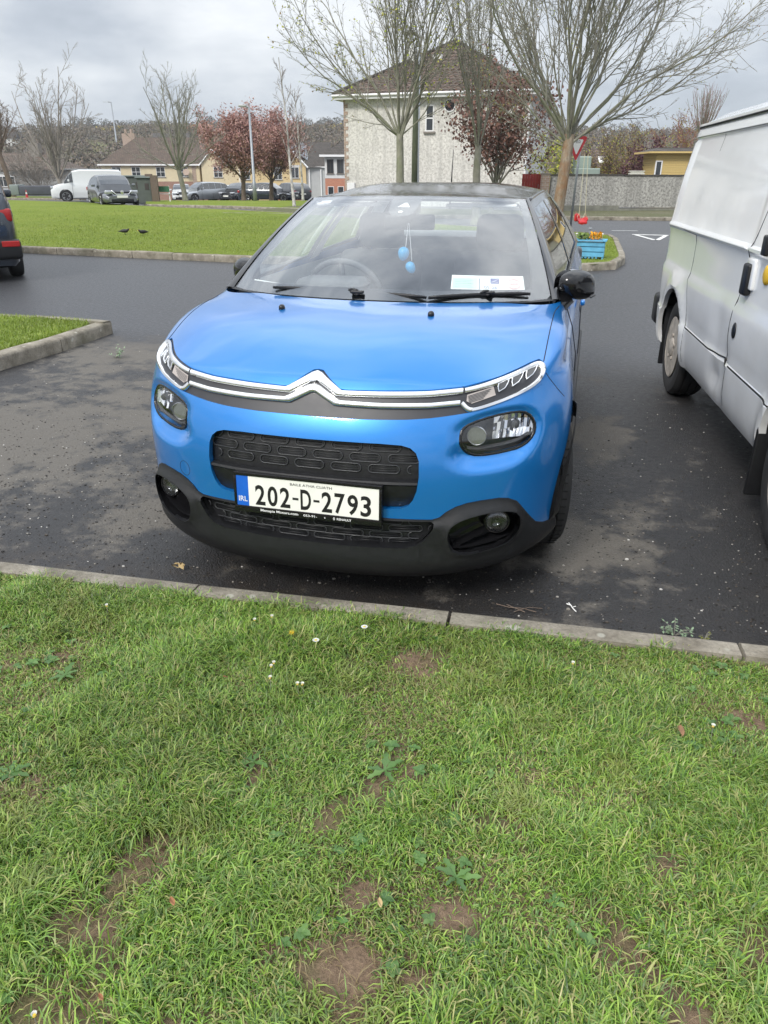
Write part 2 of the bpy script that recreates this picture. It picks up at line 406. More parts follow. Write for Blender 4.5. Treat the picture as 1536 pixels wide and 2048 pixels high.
# verge at the foot of the roadside wall
wv = [(-14, 28.2), (-1.66, 28.9), (2.6, 29.2), (9, 30.2), (30, 34), (30, 42), (9, 37.6), (-1.8, 33.4), (-14, 36)]
kerb(wv[:5], .12, seed=12); fill_poly('wall_verge', inset(wv, .1), .11, grass_ground('mossy_verge', (.09, .105, .05), (.15, .15, .08), (.17, .155, .11)), cell=1.5)
# painted give way marking
M_mark = simple('worn_road_paint', (.62, .62, .60), .7, var=.35, scale=9)
mb = MB()
def stripe(a, b, w_):
    a, b = Vector((*a, 0)), Vector((*b, 0)); d = (b - a).normalized(); n_ = Vector((-d.y, d.x, 0)) * w_ / 2
    mb.add([Vector((p.x, p.y, .006 + G(p.x, p.y))) for p in (a - n_, b - n_, b + n_, a + n_)], [(0, 1, 2, 3)])
stripe((1.06, 22.1), (1.98, 22.0), .22); stripe((1.15, 21.98), (1.52, 20.3), .12); stripe((1.90, 21.88), (1.58, 20.3), .12)
stripe((.55, 23.5), (1.28, 23.6), .16)
tag(mb.build('road_marking', M_mark), kind='structure')
# ------------------------------------------------------------ building materials
def dash_mat(name, base, dark, sc=28, stain=.3):
    m, t, b, o = new_mat(name); co = objco(t)
    v = t.noise(co, sc, 4, .8); n = t.noise(co, 1.2, 6, .6); st = t.noise(t.node('ShaderNodeMapping', {'Vector': co, 'Scale': (2.2, 2.2, .25)}).outputs[0], 1.6, 5, .6)
    c = t.mix(t.ramp(v, [(.38, 0), (.56, 1)]), dark, base); c = t.mix(1, c, t.ramp(n, [(.3, .9), (.7, 1.06)]), 'MULTIPLY')
    c = t.mix(t.math('MULTIPLY', t.ramp(st, [(.45, 0), (.72, 1)]), stain), c, tuple(x * .45 for x in base))
    setin(t, b, Base_Color=c, Roughness=.9, Normal=t.bump(v, 1, .03)); return m
def brick_mat(name, c1, c2, mort, sc=1.0, rot=True):
    m, t, b, o = new_mat(name); co = objco(t); s3 = t.node('ShaderNodeSeparateXYZ', {'Vector': co})
    v = t.node('ShaderNodeCombineXYZ', {'X': t.math('ADD', s3.outputs[0], s3.outputs[1]), 'Y': s3.outputs[2]}).outputs[0]
    br = t.node('ShaderNodeTexBrick', {'Vector': v, 'Scale': sc, 'Color1': (*c1, 1), 'Color2': (*c2, 1), 'Mortar': (*mort, 1), 'Mortar Size': .012, 'Brick Width': .22, 'Row Height': .075})
    setin(t, b, Base_Color=br.outputs[0], Roughness=.88); return m
def tile_mat(name, c1, c2, moss=.3):
    m, t, b, o = new_mat(name); co = objco(t); n = t.noise(co, 3, 6, .7); n2 = t.noise(co, 22, 4, .8)
    s3 = t.node('ShaderNodeSeparateXYZ', {'Vector': co}); w_ = t.node('ShaderNodeTexBrick', {'Vector': t.node('ShaderNodeCombineXYZ', {'X': t.math('ADD', s3.outputs[0], s3.outputs[1]), 'Y': s3.outputs[2]}).outputs[0], 'Scale': 1.0, 'Color1': (.7, .7, .7, 1), 'Color2': (1.15, 1.15, 1.15, 1), 'Mortar': (.30, .30, .30, 1), 'Mortar Size': .022, 'Brick Width': .32, 'Row Height': .19})
    c = t.mix(n2, c1, c2); c = t.mix(1, c, w_.outputs[0], 'MULTIPLY'); c = t.mix(t.math('MULTIPLY', t.ramp(n, [(.45, 0), (.65, 1)]), moss), c, (.085, .085, .045))
    setin(t, b, Base_Color=c, Roughness=.85, Normal=t.bump(w_.outputs[0], .8, .03)); return m
M_dash_w = dash_mat('white_pebble_dash', (.74, .72, .67), (.46, .44, .40), 9, .45); M_dash_g = dash_mat('grey_pebble_dash', (.46, .45, .42), (.17, .165, .155), 11, .75)
M_cream = simple('cream_render', (.62, .53, .36), .9, var=.05, scale=2); M_yell = simple('yellow_render', (.62, .48, .26), .9, var=.05, scale=2); M_grend = simple('grey_render', (.42, .43, .43), .9, var=.06, scale=2)
M_wrend = simple('white_render', (.62, .62, .61), .9, var=.10, scale=1.5)
M_brick = brick_mat('red_brick', (.24, .085, .05), (.32, .13, .08), (.34, .30, .26)); M_bbrick = brick_mat('buff_brick', (.30, .19, .14), (.40, .28, .21), (.42, .38, .33)); M_obrick = brick_mat('orange_brick', (.42, .12, .05), (.52, .17, .07), (.4, .3, .25))
M_tile = tile_mat('brown_roof_tile', (.085, .060, .048), (.17, .122, .096)); M_tile2 = tile_mat('dark_roof_tile', (.05, .042, .038), (.10, .085, .075), .15)
M_upvc = simple('white_upvc', (.78, .78, .78), .4, var=.04); M_win = simple('window_dark_glass', (.035, .04, .045), .06, spec=.8); M_stone = simple('grey_stone', (.22, .20, .175), .85, var=.15)
M_redgate = simple('red_painted_timber', (.26, .025, .02), .6, var=.15, scale=6); M_post = simple('galvanised_steel', (.30, .32, .34), .5, .6, var=.15); M_yshed = simple('yellow_painted_timber', (.58, .43, .17), .7, var=.12)
M_cabg = simple('grey_green_cladding', (.085, .10, .085), .7, var=.15, scale=3); M_bark_post = simple('brown_timber', (.14, .105, .08), .8, var=.2)
def frame_at(p, dirv):
    """matrix with local x along a facade, y away from the viewer, z up"""
    d = Vector((dirv[0], dirv[1], 0)).normalized(); n_ = Vector((-d.y, d.x, 0)); return Matrix(((d.x, n_.x, 0, p[0]), (d.y, n_.y, 0, p[1]), (0, 0, 1, p[2] if len(p) > 2 else 0), (0, 0, 0, 1)))
def window(parent, x, z, w_, h, cols=2, rows=2, sill=True, lintel=None, fm=None, y=0, gm=None):
    f = MB(); t_ = .055
    f.box((x - w_ / 2, y - .03, z), (x + w_ / 2, y - .02, z + .001)) if False else None
    for i in range(cols + 1):
        xx = x - w_ / 2 + (w_ - t_) * i / cols; f.box((xx, y - .035, z), (xx + t_, y + .02, z + h))
    for j in range(rows + 1):
        zz = z + (h - t_) * j / rows; f.box((x - w_ / 2 + .0, y - .033, zz), (x + w_ / 2, y + .018, zz + t_))
    wf = f.build('window', fm or M_upvc, parent)
    MB().box((x - w_ / 2 + .02, y - .008, z + .02), (x + w_ / 2 - .02, y - .004, z + h - .02)).build('pane', gm or M_win, wf)
    if sill: MB().box((x - w_ / 2 - .08, y - .10, z - .09), (x + w_ / 2 + .08, y - .002, z - .003)).build('window_sill', M_stone, wf)
    if lintel: MB().box((x - w_ / 2 - .12, y - .030, z + h + .003), (x + w_ / 2 + .12, y - .003, z + h + .26)).build('lintel', lintel, wf)
    return wf
def hip(x0, x1, y0, y1, z0, z1, ov=.35, hipl=True, hipr=True, th=.14):
    """hipped or gabled roof whose ridge runs along x (or a pyramid-like short ridge)"""
    mb = MB(); X0, X1, Y0, Y1 = x0 - ov, x1 + ov, y0 - ov, y1 + ov; h = (Y1 - Y0) / 2; ym = (Y0 + Y1) / 2
    a = X0 + (h if hipl else 0); b = X1 - (h if hipr else 0)
    if a > b: a = b = (X0 + X1) / 2
    v = [(X0, Y0, z0), (X1, Y0, z0), (X1, Y1, z0), (X0, Y1, z0), (a, ym, z1), (b, ym, z1)]
    mb.add(v, [(0, 1, 5, 4), (1, 2, 5), (2, 3, 4, 5), (3, 0, 4), (3, 2, 1, 0)])
    return mb
# ------------------------------------------------------------ white pebble-dashed house
L_, R_ = W2(-2.25, 41.9), W2(6.72, 39.1); hw = (R_ - L_).length
FM = frame_at(L_, R_ - L_)
def house(name, M, label, cat='house', group=None):
    e = empty(name, label=label, cat=cat, group=group); e.matrix_world = M; return e
E = 4.92
h1 = house('pebble_dashed_house', FM, 'large white pebble dashed house end with brown hipped roof and brick corner stones', 'house')
mb = MB(); mb.box((.25, 0, -.6), (hw, 9.5, E)); mb.build('wall', M_dash_w, h1)
mb = MB(); mb.box((hw + .003, .003, -.6), (hw + .05, 9.48, E - .02)); mb.build('side_wall', M_wrend, h1)
mb = MB()
for k in range(34):
    w_ = .40 if k % 2 else .26; mb.box((.235 - .0, -.025, -.6 + k * .165), (w_ + .06, .20, -.6 + k * .165 + .162)); mb.box((.235, .003, -.6 + k * .165), (.248, .42 if k % 2 else .28, -.6 + k * .165 + .162))
mb.build('quoins', M_bbrick, h1)
rz = 7.75
rb = MB(); ov = .42; X0, X1, Y0, Y1 = -ov + .25, hw + ov, -ov, 9.5 + ov; z0 = E + .12
cx = (X0 + X1) / 2; hh = (X1 - X0) / 2
rb.add([(X0, Y0, z0), (X1, Y0, z0), (X1, Y1, z0), (X0, Y1, z0), (cx, Y0 + hh, rz), (cx, Y1 - hh, rz)], [(0, 1, 4), (1, 2, 5, 4), (2, 3, 5), (3, 0, 4, 5), (3, 2, 1, 0)])
roof1 = rb.build('roof', M_tile, h1, fix=True)
rt = MB()
for a, b in (((X0, Y0, z0), (cx, Y0 + hh, rz)), ((X1, Y0, z0), (cx, Y0 + hh, rz)), ((cx, Y0 + hh, rz), (cx, Y1 - hh, rz))):
    a, b = Vector(a), Vector(b); n = int((b - a).length / .33)
    for i in range(n): rt.tube([a.lerp(b, i / n) + Vector((0, 0, .02)), a.lerp(b, (i + .96) / n) + Vector((0, 0, .035))], .10, 8)
rt.build('ridge_tiles', M_tile2, roof1, smooth=True)
# rows of tiles standing slightly proud give the slope its stepped texture
rt = MB(); n = 15
for i in range(n):
    q = i / n; z = lerp(z0, rz, q); y = Y0 + hh * q; xa, xb = lerp(X0, cx, q), lerp(X1, cx, q); m = max(1, int((xb - xa) / .30))
    for k in range(m):
        xl, xr = lerp(xa, xb, k / m), lerp(xa, xb, (k + 1) / m); dz = .045 + .012 * rnd.random(); hz = (rz - z0) / n * 1.02; dy = hh / n * 1.02
        j = rnd.uniform(-.01, .01)
        rt.add([(xl, y - .02, z + dz * .4 + j), ((xl + xr) / 2, y - .03, z + dz + .035 + j), (xr, y - .02, z + dz * .4 + j), (xr, y + dy, z + hz + .01), ((xl + xr) / 2, y + dy, z + hz + .045), (xl, y + dy, z + hz + .01)], [(0, 1, 4, 5), (1, 2, 3, 4), (0, 1, 2)])
rt.build('tile_courses', M_tile, roof1)
mb = MB(); mb.box((X0 - .02, Y0 - .02, E - .08), (X1 + .02, Y1, E + .10)); mb.build('fascia', M_upvc, h1)
mb = MB(); mb.tube([(X0 - .03, Y0 - .07, E + .08), (X1 + .03, Y0 - .07, E + .08)], .055, 8); mb.build('gutter', M_upvc, h1, smooth=True)
def hx(px, d=41): 
    c = col(px, d); r = FM.inverted() @ Vector((c.x, c.y, 0)); 
    ra = (FM.inverted().to_3x3() @ col(px, 1.0)); o = FM.inverted() @ Vector((0, 0, 0)); k = -o.y / ra.y; return o.x + ra.x * k
window(h1, hx(857), zat(266, 40.8), .42, 1.15, 1, 2)
mb = MB(); M_ = Matrix.Translation((hx(895), -.01, zat(217, 40.5))) @ Matrix.Rotation(radians(90), 4, 'X')
mb.lathe([(.29, -.01), (.29, .03), (.24, .035), (.24, -.01)], 24, 0, M_); rw = mb.build('round_window', M_upvc, h1, smooth=False); mb = MB(); mb.lathe([(.001, .0), (.24, .0)], 24, 0, M_); mb.build('pane', M_win, rw)
mb = MB(); mb.box((hx(695), -.12, zat(392, 42)), (hx(710), -.003, zat(366, 42))); mb.build('meter_box', M_upvc, h1)
mb = MB(); q = .60; mb.box((cx - .70, Y0 + hh * q + .0, lerp(z0, rz, q) + .06), (cx - .25, Y0 + hh * q + .4, lerp(z0, rz, q) + .30)); mb.build('roof_light', M_upvc, roof1)
mb = MB(); mb.rbox((2.75, 2.6, 6.0), (3.2, 3.2, 7.25), .02); mb.tube([(2.97, 2.9, 7.2), (2.97, 2.9, 7.5)], .10, 8); mb.build('chimney', M_wrend, roof1)
mb = MB(); mb.tube([(4.0, 3.6, 7.0), (4.0, 3.6, 9.4)], .03, 6)
for k in range(5): mb.tube([(3.75, 3.6, 8.9 + k * .1), (4.25, 3.6, 8.9 + k * .1)], .015, 4)
mb.build('aerial', M_post, roof1)
mb = MB(); mb.tube([(hw + .10, -.06, 0), (hw + .10, -.06, E - .1)], .045, 8); mb.build('downpipe', M_upvc, h1)
for k_, x in enumerate((.35, .62, .85)): 
    mb = MB(); mb.tube([(hw + .05, x * 9, 2.35), (hw + .18, x * 9, 2.42), (hw + .20, x * 9, 2.22), (hw + .10, x * 9, 2.12)], .04, 6); mb.build('wall_bracket', M_gloss_b if 'M_gloss_b' in globals() else M_win, h1)
# red gate, brick pier, roadside wall
gp_ = col(1045, 33.6); gq = col(1083, 33.6)
gate = empty('garden_gate', (gp_.x, gp_.y, 0), label='tall red timber gate between the white house and the brick pier', cat='gate'); gate.rotation_euler = (0, 0, _ya)
gw = (gq - gp_).length; mb = MB()
for k in range(7): mb.box((gw * k / 7 + .004, 0, .05), (gw * (k + 1) / 7 - .004, .035, 1.50))
mb.build('boards', M_redgate, gate)
for z in (.3, 1.2): MB().box((0, .037, z), (gw, .08, z + .12)).build('gate_rail', M_redgate, gate); mb = MB(); mb.tube([(gw * .86, -.03, .98), (gw * .86, -.03, 1.10)], .012, 6); mb.build('gate_handle', M_post, gate)
mb = MB(); p = col(1091, 33.3); mb.box((-.15, -.2, -.1), (.16, .2, 1.47)); mb.box((-.18, -.23, 1.472), (.19, .23, 1.53), 1)
o = mb.build('brick_pier', [M_bbrick, M_stone]); o.location = (p.x, p.y, 0); o.rotation_euler = (0, 0, _ya); tag(o, 'buff brick pier joining the red gate to the roadside wall', 'pier')
wa = Vector((p.x + .2, p.y + .05, 0)); wb = Vector((3.0, 35.2, 0)); wdir = (wb - wa).normalized()
wall = empty('roadside_wall', label='long grey pebble dashed garden wall with dark weathered top, across the junction', cat='wall'); wall.matrix_world = frame_at(wa, wdir)
mb = MB(); mb.box((.05, 0, .22), (22, .22, 1.43)); mb.build('wall_face', M_dash_g, wall)
mb = MB(); mb.box((.05, -.06, -.1), (2.95, .28, .30)); mb.box((2.953, -.05, -.1), (22, .28, .18)); mb.build('plinth', simple('mossy_render', (.20, .20, .165), .9, var=.2, scale=4), wall)
mb = MB()
x = .05
while x < 22: mb.box((x, -.03, 1.433 - (0.0 if x < 3 else .02)), (min(22, x + .58), .25, 1.49 - (0.0 if x < 3 else .02) + rnd.uniform(-.004, .004))); x += .60
mb.build('coping', simple('dark_weathered_coping', (.06, .055, .05), .9, var=.3, scale=4), wall)
o = MB().rbox((0, -.12, 0), (.62, .12, .05), .01).box((.04, -.1, .053), (.58, .1, .10)).rbox((0, -.12, .103), (.62, .12, .14), .01).build('white_trough', simple('off_white_plastic', (.55, .54, .48), .6)); o.matrix_world = wall.matrix_world @ Matrix.Translation((3.25, .1, 1.475)); tag(o, 'small slatted off white planter trough sitting on top of the roadside wall', 'planter')
# house roof and blocks beyond the wall
c = col(1185, 52)
h5 = house('house_beyond_wall', frame_at((col(1060, 52).x, col(1060, 52).y, 0), RT), 'low brown tiled house roof with two small skylights showing above the roadside wall', 'house')
mb = MB(); mb.box((0, 1, -1), (9.5, 8, 1.5)); mb.build('wall', M_grend, h5)
rf = hip(0, 9.5, 1, 8, 1.5, 3.1, .3, True, True).build('roof', M_tile, h5, fix=True)
for x in (4.95, 5.45): mb = MB(); k = .42; mb.add([(x, .7 + 3.8 * k, 1.55 + 1.6 * k), (x + .38, .7 + 3.8 * k, 1.55 + 1.6 * k), (x + .38 + .12, .7 + 3.8 * (k + .22), 1.58 + 1.6 * (k + .22)), (x + .12, .7 + 3.8 * (k + .22), 1.58 + 1.6 * (k + .22))], [(0, 1, 2, 3)]); mb.build('skylight', M_upvc, rf)
o = MB().rbox((0, 0, 0), (.72, .7, 1.28), .06).rbox((-.15, -.6, .3), (1.0, -.2, .78), .04).build('garden_tank', simple('pale_green_tank', (.26, .32, .28), .6)); p = col(1149, 37.0); o.location = (p.x, p.y, .95); o.rotation_euler = (0, 0, _ya); tag(o, 'pale green oil tank behind the wall and the give way sign', 'tank')
# yellow garden shed
sp = col(1308, 40); shed = house('garden_shed', frame_at((sp.x, sp.y, 0), RT), 'yellow timber garden shed with flat dark roof behind the roadside wall', 'shed')
mb = MB()
for k in range(22): mb.box((0 + (k % 2) * .004, (k % 2) * .004, .1 + k * .105), (2.6, 2.0, .1 + k * .105 + .100))
mb.build('boarding', M_yshed, shed)
mb = MB(); mb.box((-.45, -.35, 2.42), (2.8, 2.2, 2.50)); r_ = mb.build('roof_board', M_yshed, shed); mb = MB(); mb.add([(-.35, -.25, 2.503), (2.7, -.25, 2.503), (2.7, 2.1, 2.503), (-.35, 2.1, 2.503), (.2, .4, 2.68), (2.2, .4, 2.68), (2.2, 1.4, 2.68), (.2, 1.4, 2.68)], [(0, 1, 5, 4), (1, 2, 6, 5), (2, 3, 7, 6), (3, 0, 4, 7), (4, 5, 6, 7)]); mb.build('roof_felt', M_tile2, r_)
window(shed, .16, 1.35, .34, .75, 1, 1, sill=False, fm=M_upvc, y=-.01)
# ------------------------------------------------------------ cream terrace and its neighbours
def terr(px0, px1, d, base=None):
    a, b = col(px0, d), col(px1, d); M = frame_at((a.x, a.y, base if base is not None else G(a.x, a.y)), b - a); return M, (b - a).length
D = 125.
M1, w1 = terr(205, 400, D, -2.2); k = w1 / (400 - 205)
t1 = house('cream_terrace', M1, 'cream rendered terrace with brown hipped roof and red brick ground floor, behind the bare tree', 'house')
mb = MB(); mb.box((0, 0, 2.703), (w1, 9, 5.1)); mb.build('upper_wall', M_cream, t1); mb = MB(); mb.box((0, .02, -1), (w1, 8.98, 2.70)); mb.build('lower_wall', M_brick, t1)
hip(0, w1 + 6, 0, 9, 5.12, 9.0, .4, True, False).build('roof', M_tile, t1, fix=True); mb = MB(); mb.box((-.45, -.45, 4.95), (w1 + .1, -.3, 5.15)); mb.build('fascia', M_upvc, t1)
for px, ln in ((234, 1), (273, 1), (322, 1), (368, 1)): window(t1, (px - 205) * k, 3.35, 1.35, 1.4, 2, 2, lintel=M_bbrick)
mb = MB(); mb.box(((388 - 205) * k - .25, -.04, -1), ((388 - 205) * k + .35, -.003, 4.9)); mb.build('brick_strip', M_bbrick, t1)
mb = MB(); M_ = Matrix.Translation(((375 - 205) * k, -.5, 4.0)) @ Matrix.Rotation(radians(70), 4, 'X'); mb.lathe([(.001, 0), (.25, .03), (.48, .12), (.5, .13)], 16, 0, M_); mb.build('satellite_dish', M_bbrick, t1)
mb = MB(); mb.box((2.2, 5, 7), (4.2, 6, 9.6)); mb.tube([(2.7, 5.5, 9.6), (2.7, 5.5, 10.2)], .2, 8); mb.tube([(3.6, 5.5, 9.6), (3.6, 5.5, 10.2)], .2, 8); mb.build('chimney', M_bbrick, t1)
M2, w2 = terr(404, 482, D - 1.5, -2.2); k2 = w2 / 78
t2 = house('gabled_cream_house', M2, 'cream house with white edged front gable, between the bare tree and the copper trees', 'house')
mb = MB(); mb.box((0, 0, 2.203), (w2, 8, 5.1)); mb.add([(0, 0, 5.1), (w2 * .62, 0, 5.1), (w2 * .31, 0, 7.0)], [(0, 1, 2)]); mb.build('upper_wall', M_cream, t2); mb = MB(); mb.box((0, .02, -1), (w2, 7.98, 2.20)); mb.build('lower_wall', M_brick, t2)
mb = MB(); g0 = [(-.3, -.25, 4.9), (w2 * .31, -.25, 7.15), (w2 * .62 + .3, -.25, 4.9)]; mb.add(g0 + [(x, 5, z) for x, y, z in g0], [(0, 1, 4, 3), (1, 2, 5, 4)]); mb.add([(w2 * .5, -.3, 5.1), (w2 + .2, -.3, 5.1), (w2 + .2, 4, 8.2), (w2 * .5, 4, 8.2)], [(0, 1, 2, 3)]); mb.build('roof', M_tile, t2)
mb = MB(); mb.tube([Vector(p) for p in g0], .11, 4); mb.build('barge_board', M_upvc, t2); window(t2, w2 * .42, 3.3, 1.35, 1.45, 2, 2, lintel=M_bbrick); mb = MB(); mb.tube([(w2 - .15, -.1, -.5), (w2 - .15, -.1, 5)], .12, 6); mb.build('downpipe', M_upvc, t2)
M3, w3 = terr(484, 612, D - 6, -2.1); k3 = w3 / 128
t3 = house('yellow_house', M3, 'yellow rendered house with grey side wall and solar panels on its brown roof', 'house')
mb = MB(); mb.box((0, 0, -1), (w3, 9, 4.7)); gx = (568 - 484) * k3; mb.add([(gx - 2.9, -.003, 4.7), (w3, -.003, 4.7), (w3, -.003, 4.8), (gx, -.003, 7.9)], [(0, 1, 2, 3)]); mb.build('front_wall', M_yell, t3)
mb = MB(); mb.box((w3 + .003, .3, -1), (w3 + 3.0, 8, 4.6)); mb.build('side_wall', M_grend, t3); mb = MB(); mb.box((w3 - 5.5, -.03, -.9), (w3, -.006, 1.2)); mb.build('brick_band', M_obrick, t3)
mb = MB(); mb.add([(gx - 3.1, -.35, 4.5), (gx, -.35, 8.1), (gx, 7, 8.1), (gx - 3.1, 7, 4.5)], [(0, 1, 2, 3)]); mb.add([(gx, -.35, 8.1), (w3 + .3, -.35, 4.55), (w3 + 3.4, .1, 4.55), (w3 + 3.4, 6, 8.1), (gx, 6, 8.1)], [(0, 1, 2, 3, 4)]); mb.add([(-.4, -.4, 4.75), (gx, -.4, 4.75), (gx, 4, 7.6), (-.4, 4, 7.6)], [(0, 1, 2, 3)]); rf = mb.build('roof', M_tile2, t3)
mb = MB(); mb.tube([(gx, -.42, 8.1), (w3 + .35, -.42, 4.5)], .12, 4); mb.tube([(gx, -.42, 8.1), (gx - 3.2, -.42, 4.5)], .12, 4); mb.box((w3 + .3, -.02, 4.5), (w3 + 3.4, .12, 4.66)); mb.build('barge_board', M_upvc, t3)
mb = MB(); s0 = Vector((gx + 1.3, .9, 7.1)); 
for i in range(4):
    for j in range(2): a = Vector((gx + 1.0 + i * 1.25, 1.2 + i * .05 + j * 2.0, 7.0 - i * .75 + j * .9)); mb.add([a, a + Vector((1.15, .0, -.72)), a + Vector((1.15 + .1, 1.85, .12)), a + Vector((.1, 1.85, .84))], [(0, 1, 2, 3)])
mb.build('solar_panel_array', simple('solar_panel_glass', (.10, .12, .15), .12, spec=.8), rf)
for px, z in ((492, 2.9), (556, 2.9), (590, 3.1)): window(t3, (px - 484) * k3, z, 1.2, 1.5, 2, 1, lintel=M_wrend)
for x in (w3 + .5, w3 + 2.2): mb = MB(); mb.tube([(x, .15, -.5), (x, .15, 4.3)], .10, 6); mb.build('downpipe', M_upvc, t3)
M4, w4 = terr(650, 690, 92, -1.4); k4 = w4 / 40
t4 = house('brick_and_render_house', M4, 'grey rendered house with orange brick ground floor beside the white pebble dashed house', 'house')
mb = MB(); mb.box((0, 0, 2.50), (w4 + 2, 8, 4.85)); mb.build('upper_wall', M_wrend, t4); mb = MB(); mb.box((0, .02, -1), (w4 + 2, 7.98, 2.497)); mb.build('lower_wall', M_obrick, t4)
hip(0, w4 + 8, 0, 8, 4.88, 7.6, .5, True, False).build('roof', M_tile2, t4, fix=True); mb = MB(); mb.box((-.55, -.55, 4.70), (w4 + 2, -.4, 4.92)); mb.build('fascia', M_upvc, t4)
M_darkf = simple('dark_window_frame', (.05, .04, .035), .5)
for px in (661, 681): window(t4, (px - 650) * k4, 3.0, .75, 1.45, 2, 1, fm=M_darkf); window(t4, (px - 650) * k4, .75, .7, .9, 1, 1, fm=M_upvc)
M6, w6 = terr(-60, 132, 100, -1.2)
t6 = house('pale_bungalow', M6, 'pale grey rendered house with long brown roof at the far left, behind the bare trees', 'house')
mb = MB(); mb.box((0, 0, -1), (w6 * .42, 8, 3.0)); mb.build('front_wall', M_wrend, t6); mb = MB(); mb.box((w6 * .42 + .003, .4, -1), (w6, 8, 3.2)); mb.build('side_wall', simple('grey_wall_render', (.33, .33, .32), .9, var=.06), t6); hip(0, w6, 0, 8, 3.2, 5.2, .4, False, True).build('roof', M_tile, t6, fix=True)
mb = MB(); mb.box((0, -.03, -1), (w6 * .42, -.003, .9)); mb.build('brick_band', M_brick, t6)
for px in (4, 20): window(t6, (px + 60) * w6 / 192, 1.3, 1.0, 1.2, 2, 1)
mb = MB(); mb.box((w6 * .55, 3, 4.0), (w6 * .55 + 1.2, 4.2, 6.3)); mb.tube([(w6 * .55 + .6, 3.6, 6.3), (w6 * .55 + .6, 3.6, 7.0)], .2, 8); mb.build('chimney', M_stone, t6)
for nm, px, py, s_, lb in (('hillside_cottage', 315, 270, 6, 'tiny white cottage high on the brown hillside behind the terrace'), ('hillside_barn', 360, 272, 5, 'second tiny pale building on the hillside, right of the cottage'), ('pale_shed', 25, 298, 4, 'small pale roofed building low on the hillside at far left')):
    d = 330; p = col(px, d); z = G(p.x, p.y) - 1
    e = house(nm, frame_at((p.x, p.y, z), RT), lb, 'building'); mb = MB(); mb.box((0, 0, 0), (s_, 4, 5)); mb.build('wall', M_wrend, e); hip(0, s_, 0, 4, 5.02, 7, .3, False, False).build('roof', M_tile2, e, fix=True)
# ------------------------------------------------------------ the blue hatchback: body surface
CAR = (-0.854, 2.183, 0.0)
PHI = [0, 7, 17, 29, 42, 55.7, 72, 90]
#      zc   zs(y .7) zb   yf    wf    ws    D    yr   (heights at front centre, side, rear side)
ROWS = [
 (.200, .25, .25, .160, .70, .70, .50, 3.80),
 (.165, .215, .21, .085, .765, .775, .55, 3.88),
 (.160, .210, .21, .035, .81, .82, .58, 3.92),
 (.200, .24, .24, .005, .842, .85, .60, 3.95),
 (.300, .32, .31, .000, .858, .862, .61, 3.965),
 (.390, .40, .39, .004, .865, .868, .61, 3.97),
 (.480, .49, .48, .003, .868, .870, .61, 3.97),
 (.560, .57, .57, .008, .868, .870, .60, 3.96),
 (.640, .65, .66, .026, .866, .868, .59, 3.94),
 (.705, .72, .75, .052, .864, .862, .58, 3.92),
 (.755, .77, .84, .078, .862, .852, .57, 3.90),
 (.800, .815, .92, .103, .859, .838, .56, 3.88),
 (.832, .85, .975, .128, .856, .815, .55, 3.85),
]
CREST = [(0, .170, .860), None, None, None, None, (.738, .468, .868), (.772, .62, .905), (.785, .80, .945)]
def ring(r):
    zc, zs, zb, yf, wf, ws, D, yr = ROWS[r]; ws -= .012; P = []
    for i, ph in enumerate(PHI):
        a = radians(ph); q = smooth01((i - 4) / 3); wv = lerp(wf, ws, q)
        P.append(Vector((wv * sin(a) ** (2 / 2.6) if a else 0, yf + D * (1 - cos(a)), lerp(zc, zs, 1 - cos(a)))))
    y7 = P[-1].y
    for y in (1.05, 1.7, 2.4, 3.0, 3.4):
        P.append(Vector((ws * (.985 if y < 3 else .975), y, lerp(zs, zb, smooth01((y - .7) / 2.2)))))
    for ph in (70, 48, 25, 0):
        a = radians(ph); P.append(Vector((ws * .97 * sin(a) ** (2 / 3.0) if a else 0, yr - .45 * (1 - cos(a)), zb)))
    return P
def crest():
    P = []
    for i, ph in enumerate(PHI[:6]):
        a = radians(ph); q = (1 - cos(a)) / (1 - cos(radians(55.7)))
        P.append(Vector((.8552 * sin(a) ** (2 / 2.6) if a else 0, lerp(.170, .468, q), lerp(.862, .872, q))))
    P += [Vector((.782, .63, .912)), Vector((.785, .81, .948)), Vector((.760, 1.05, .985)),
          Vector((.758, 1.7, 1.01)), Vector((.758, 2.4, 1.03)), Vector((.765, 3.0, 1.05)), Vector((.75, 3.4, 1.06)),
          Vector((.70, 3.70, 1.06)), Vector((.56, 3.80, 1.06)), Vector((.3, 3.83, 1.06)), Vector((0, 3.84, 1.06))]
    return P
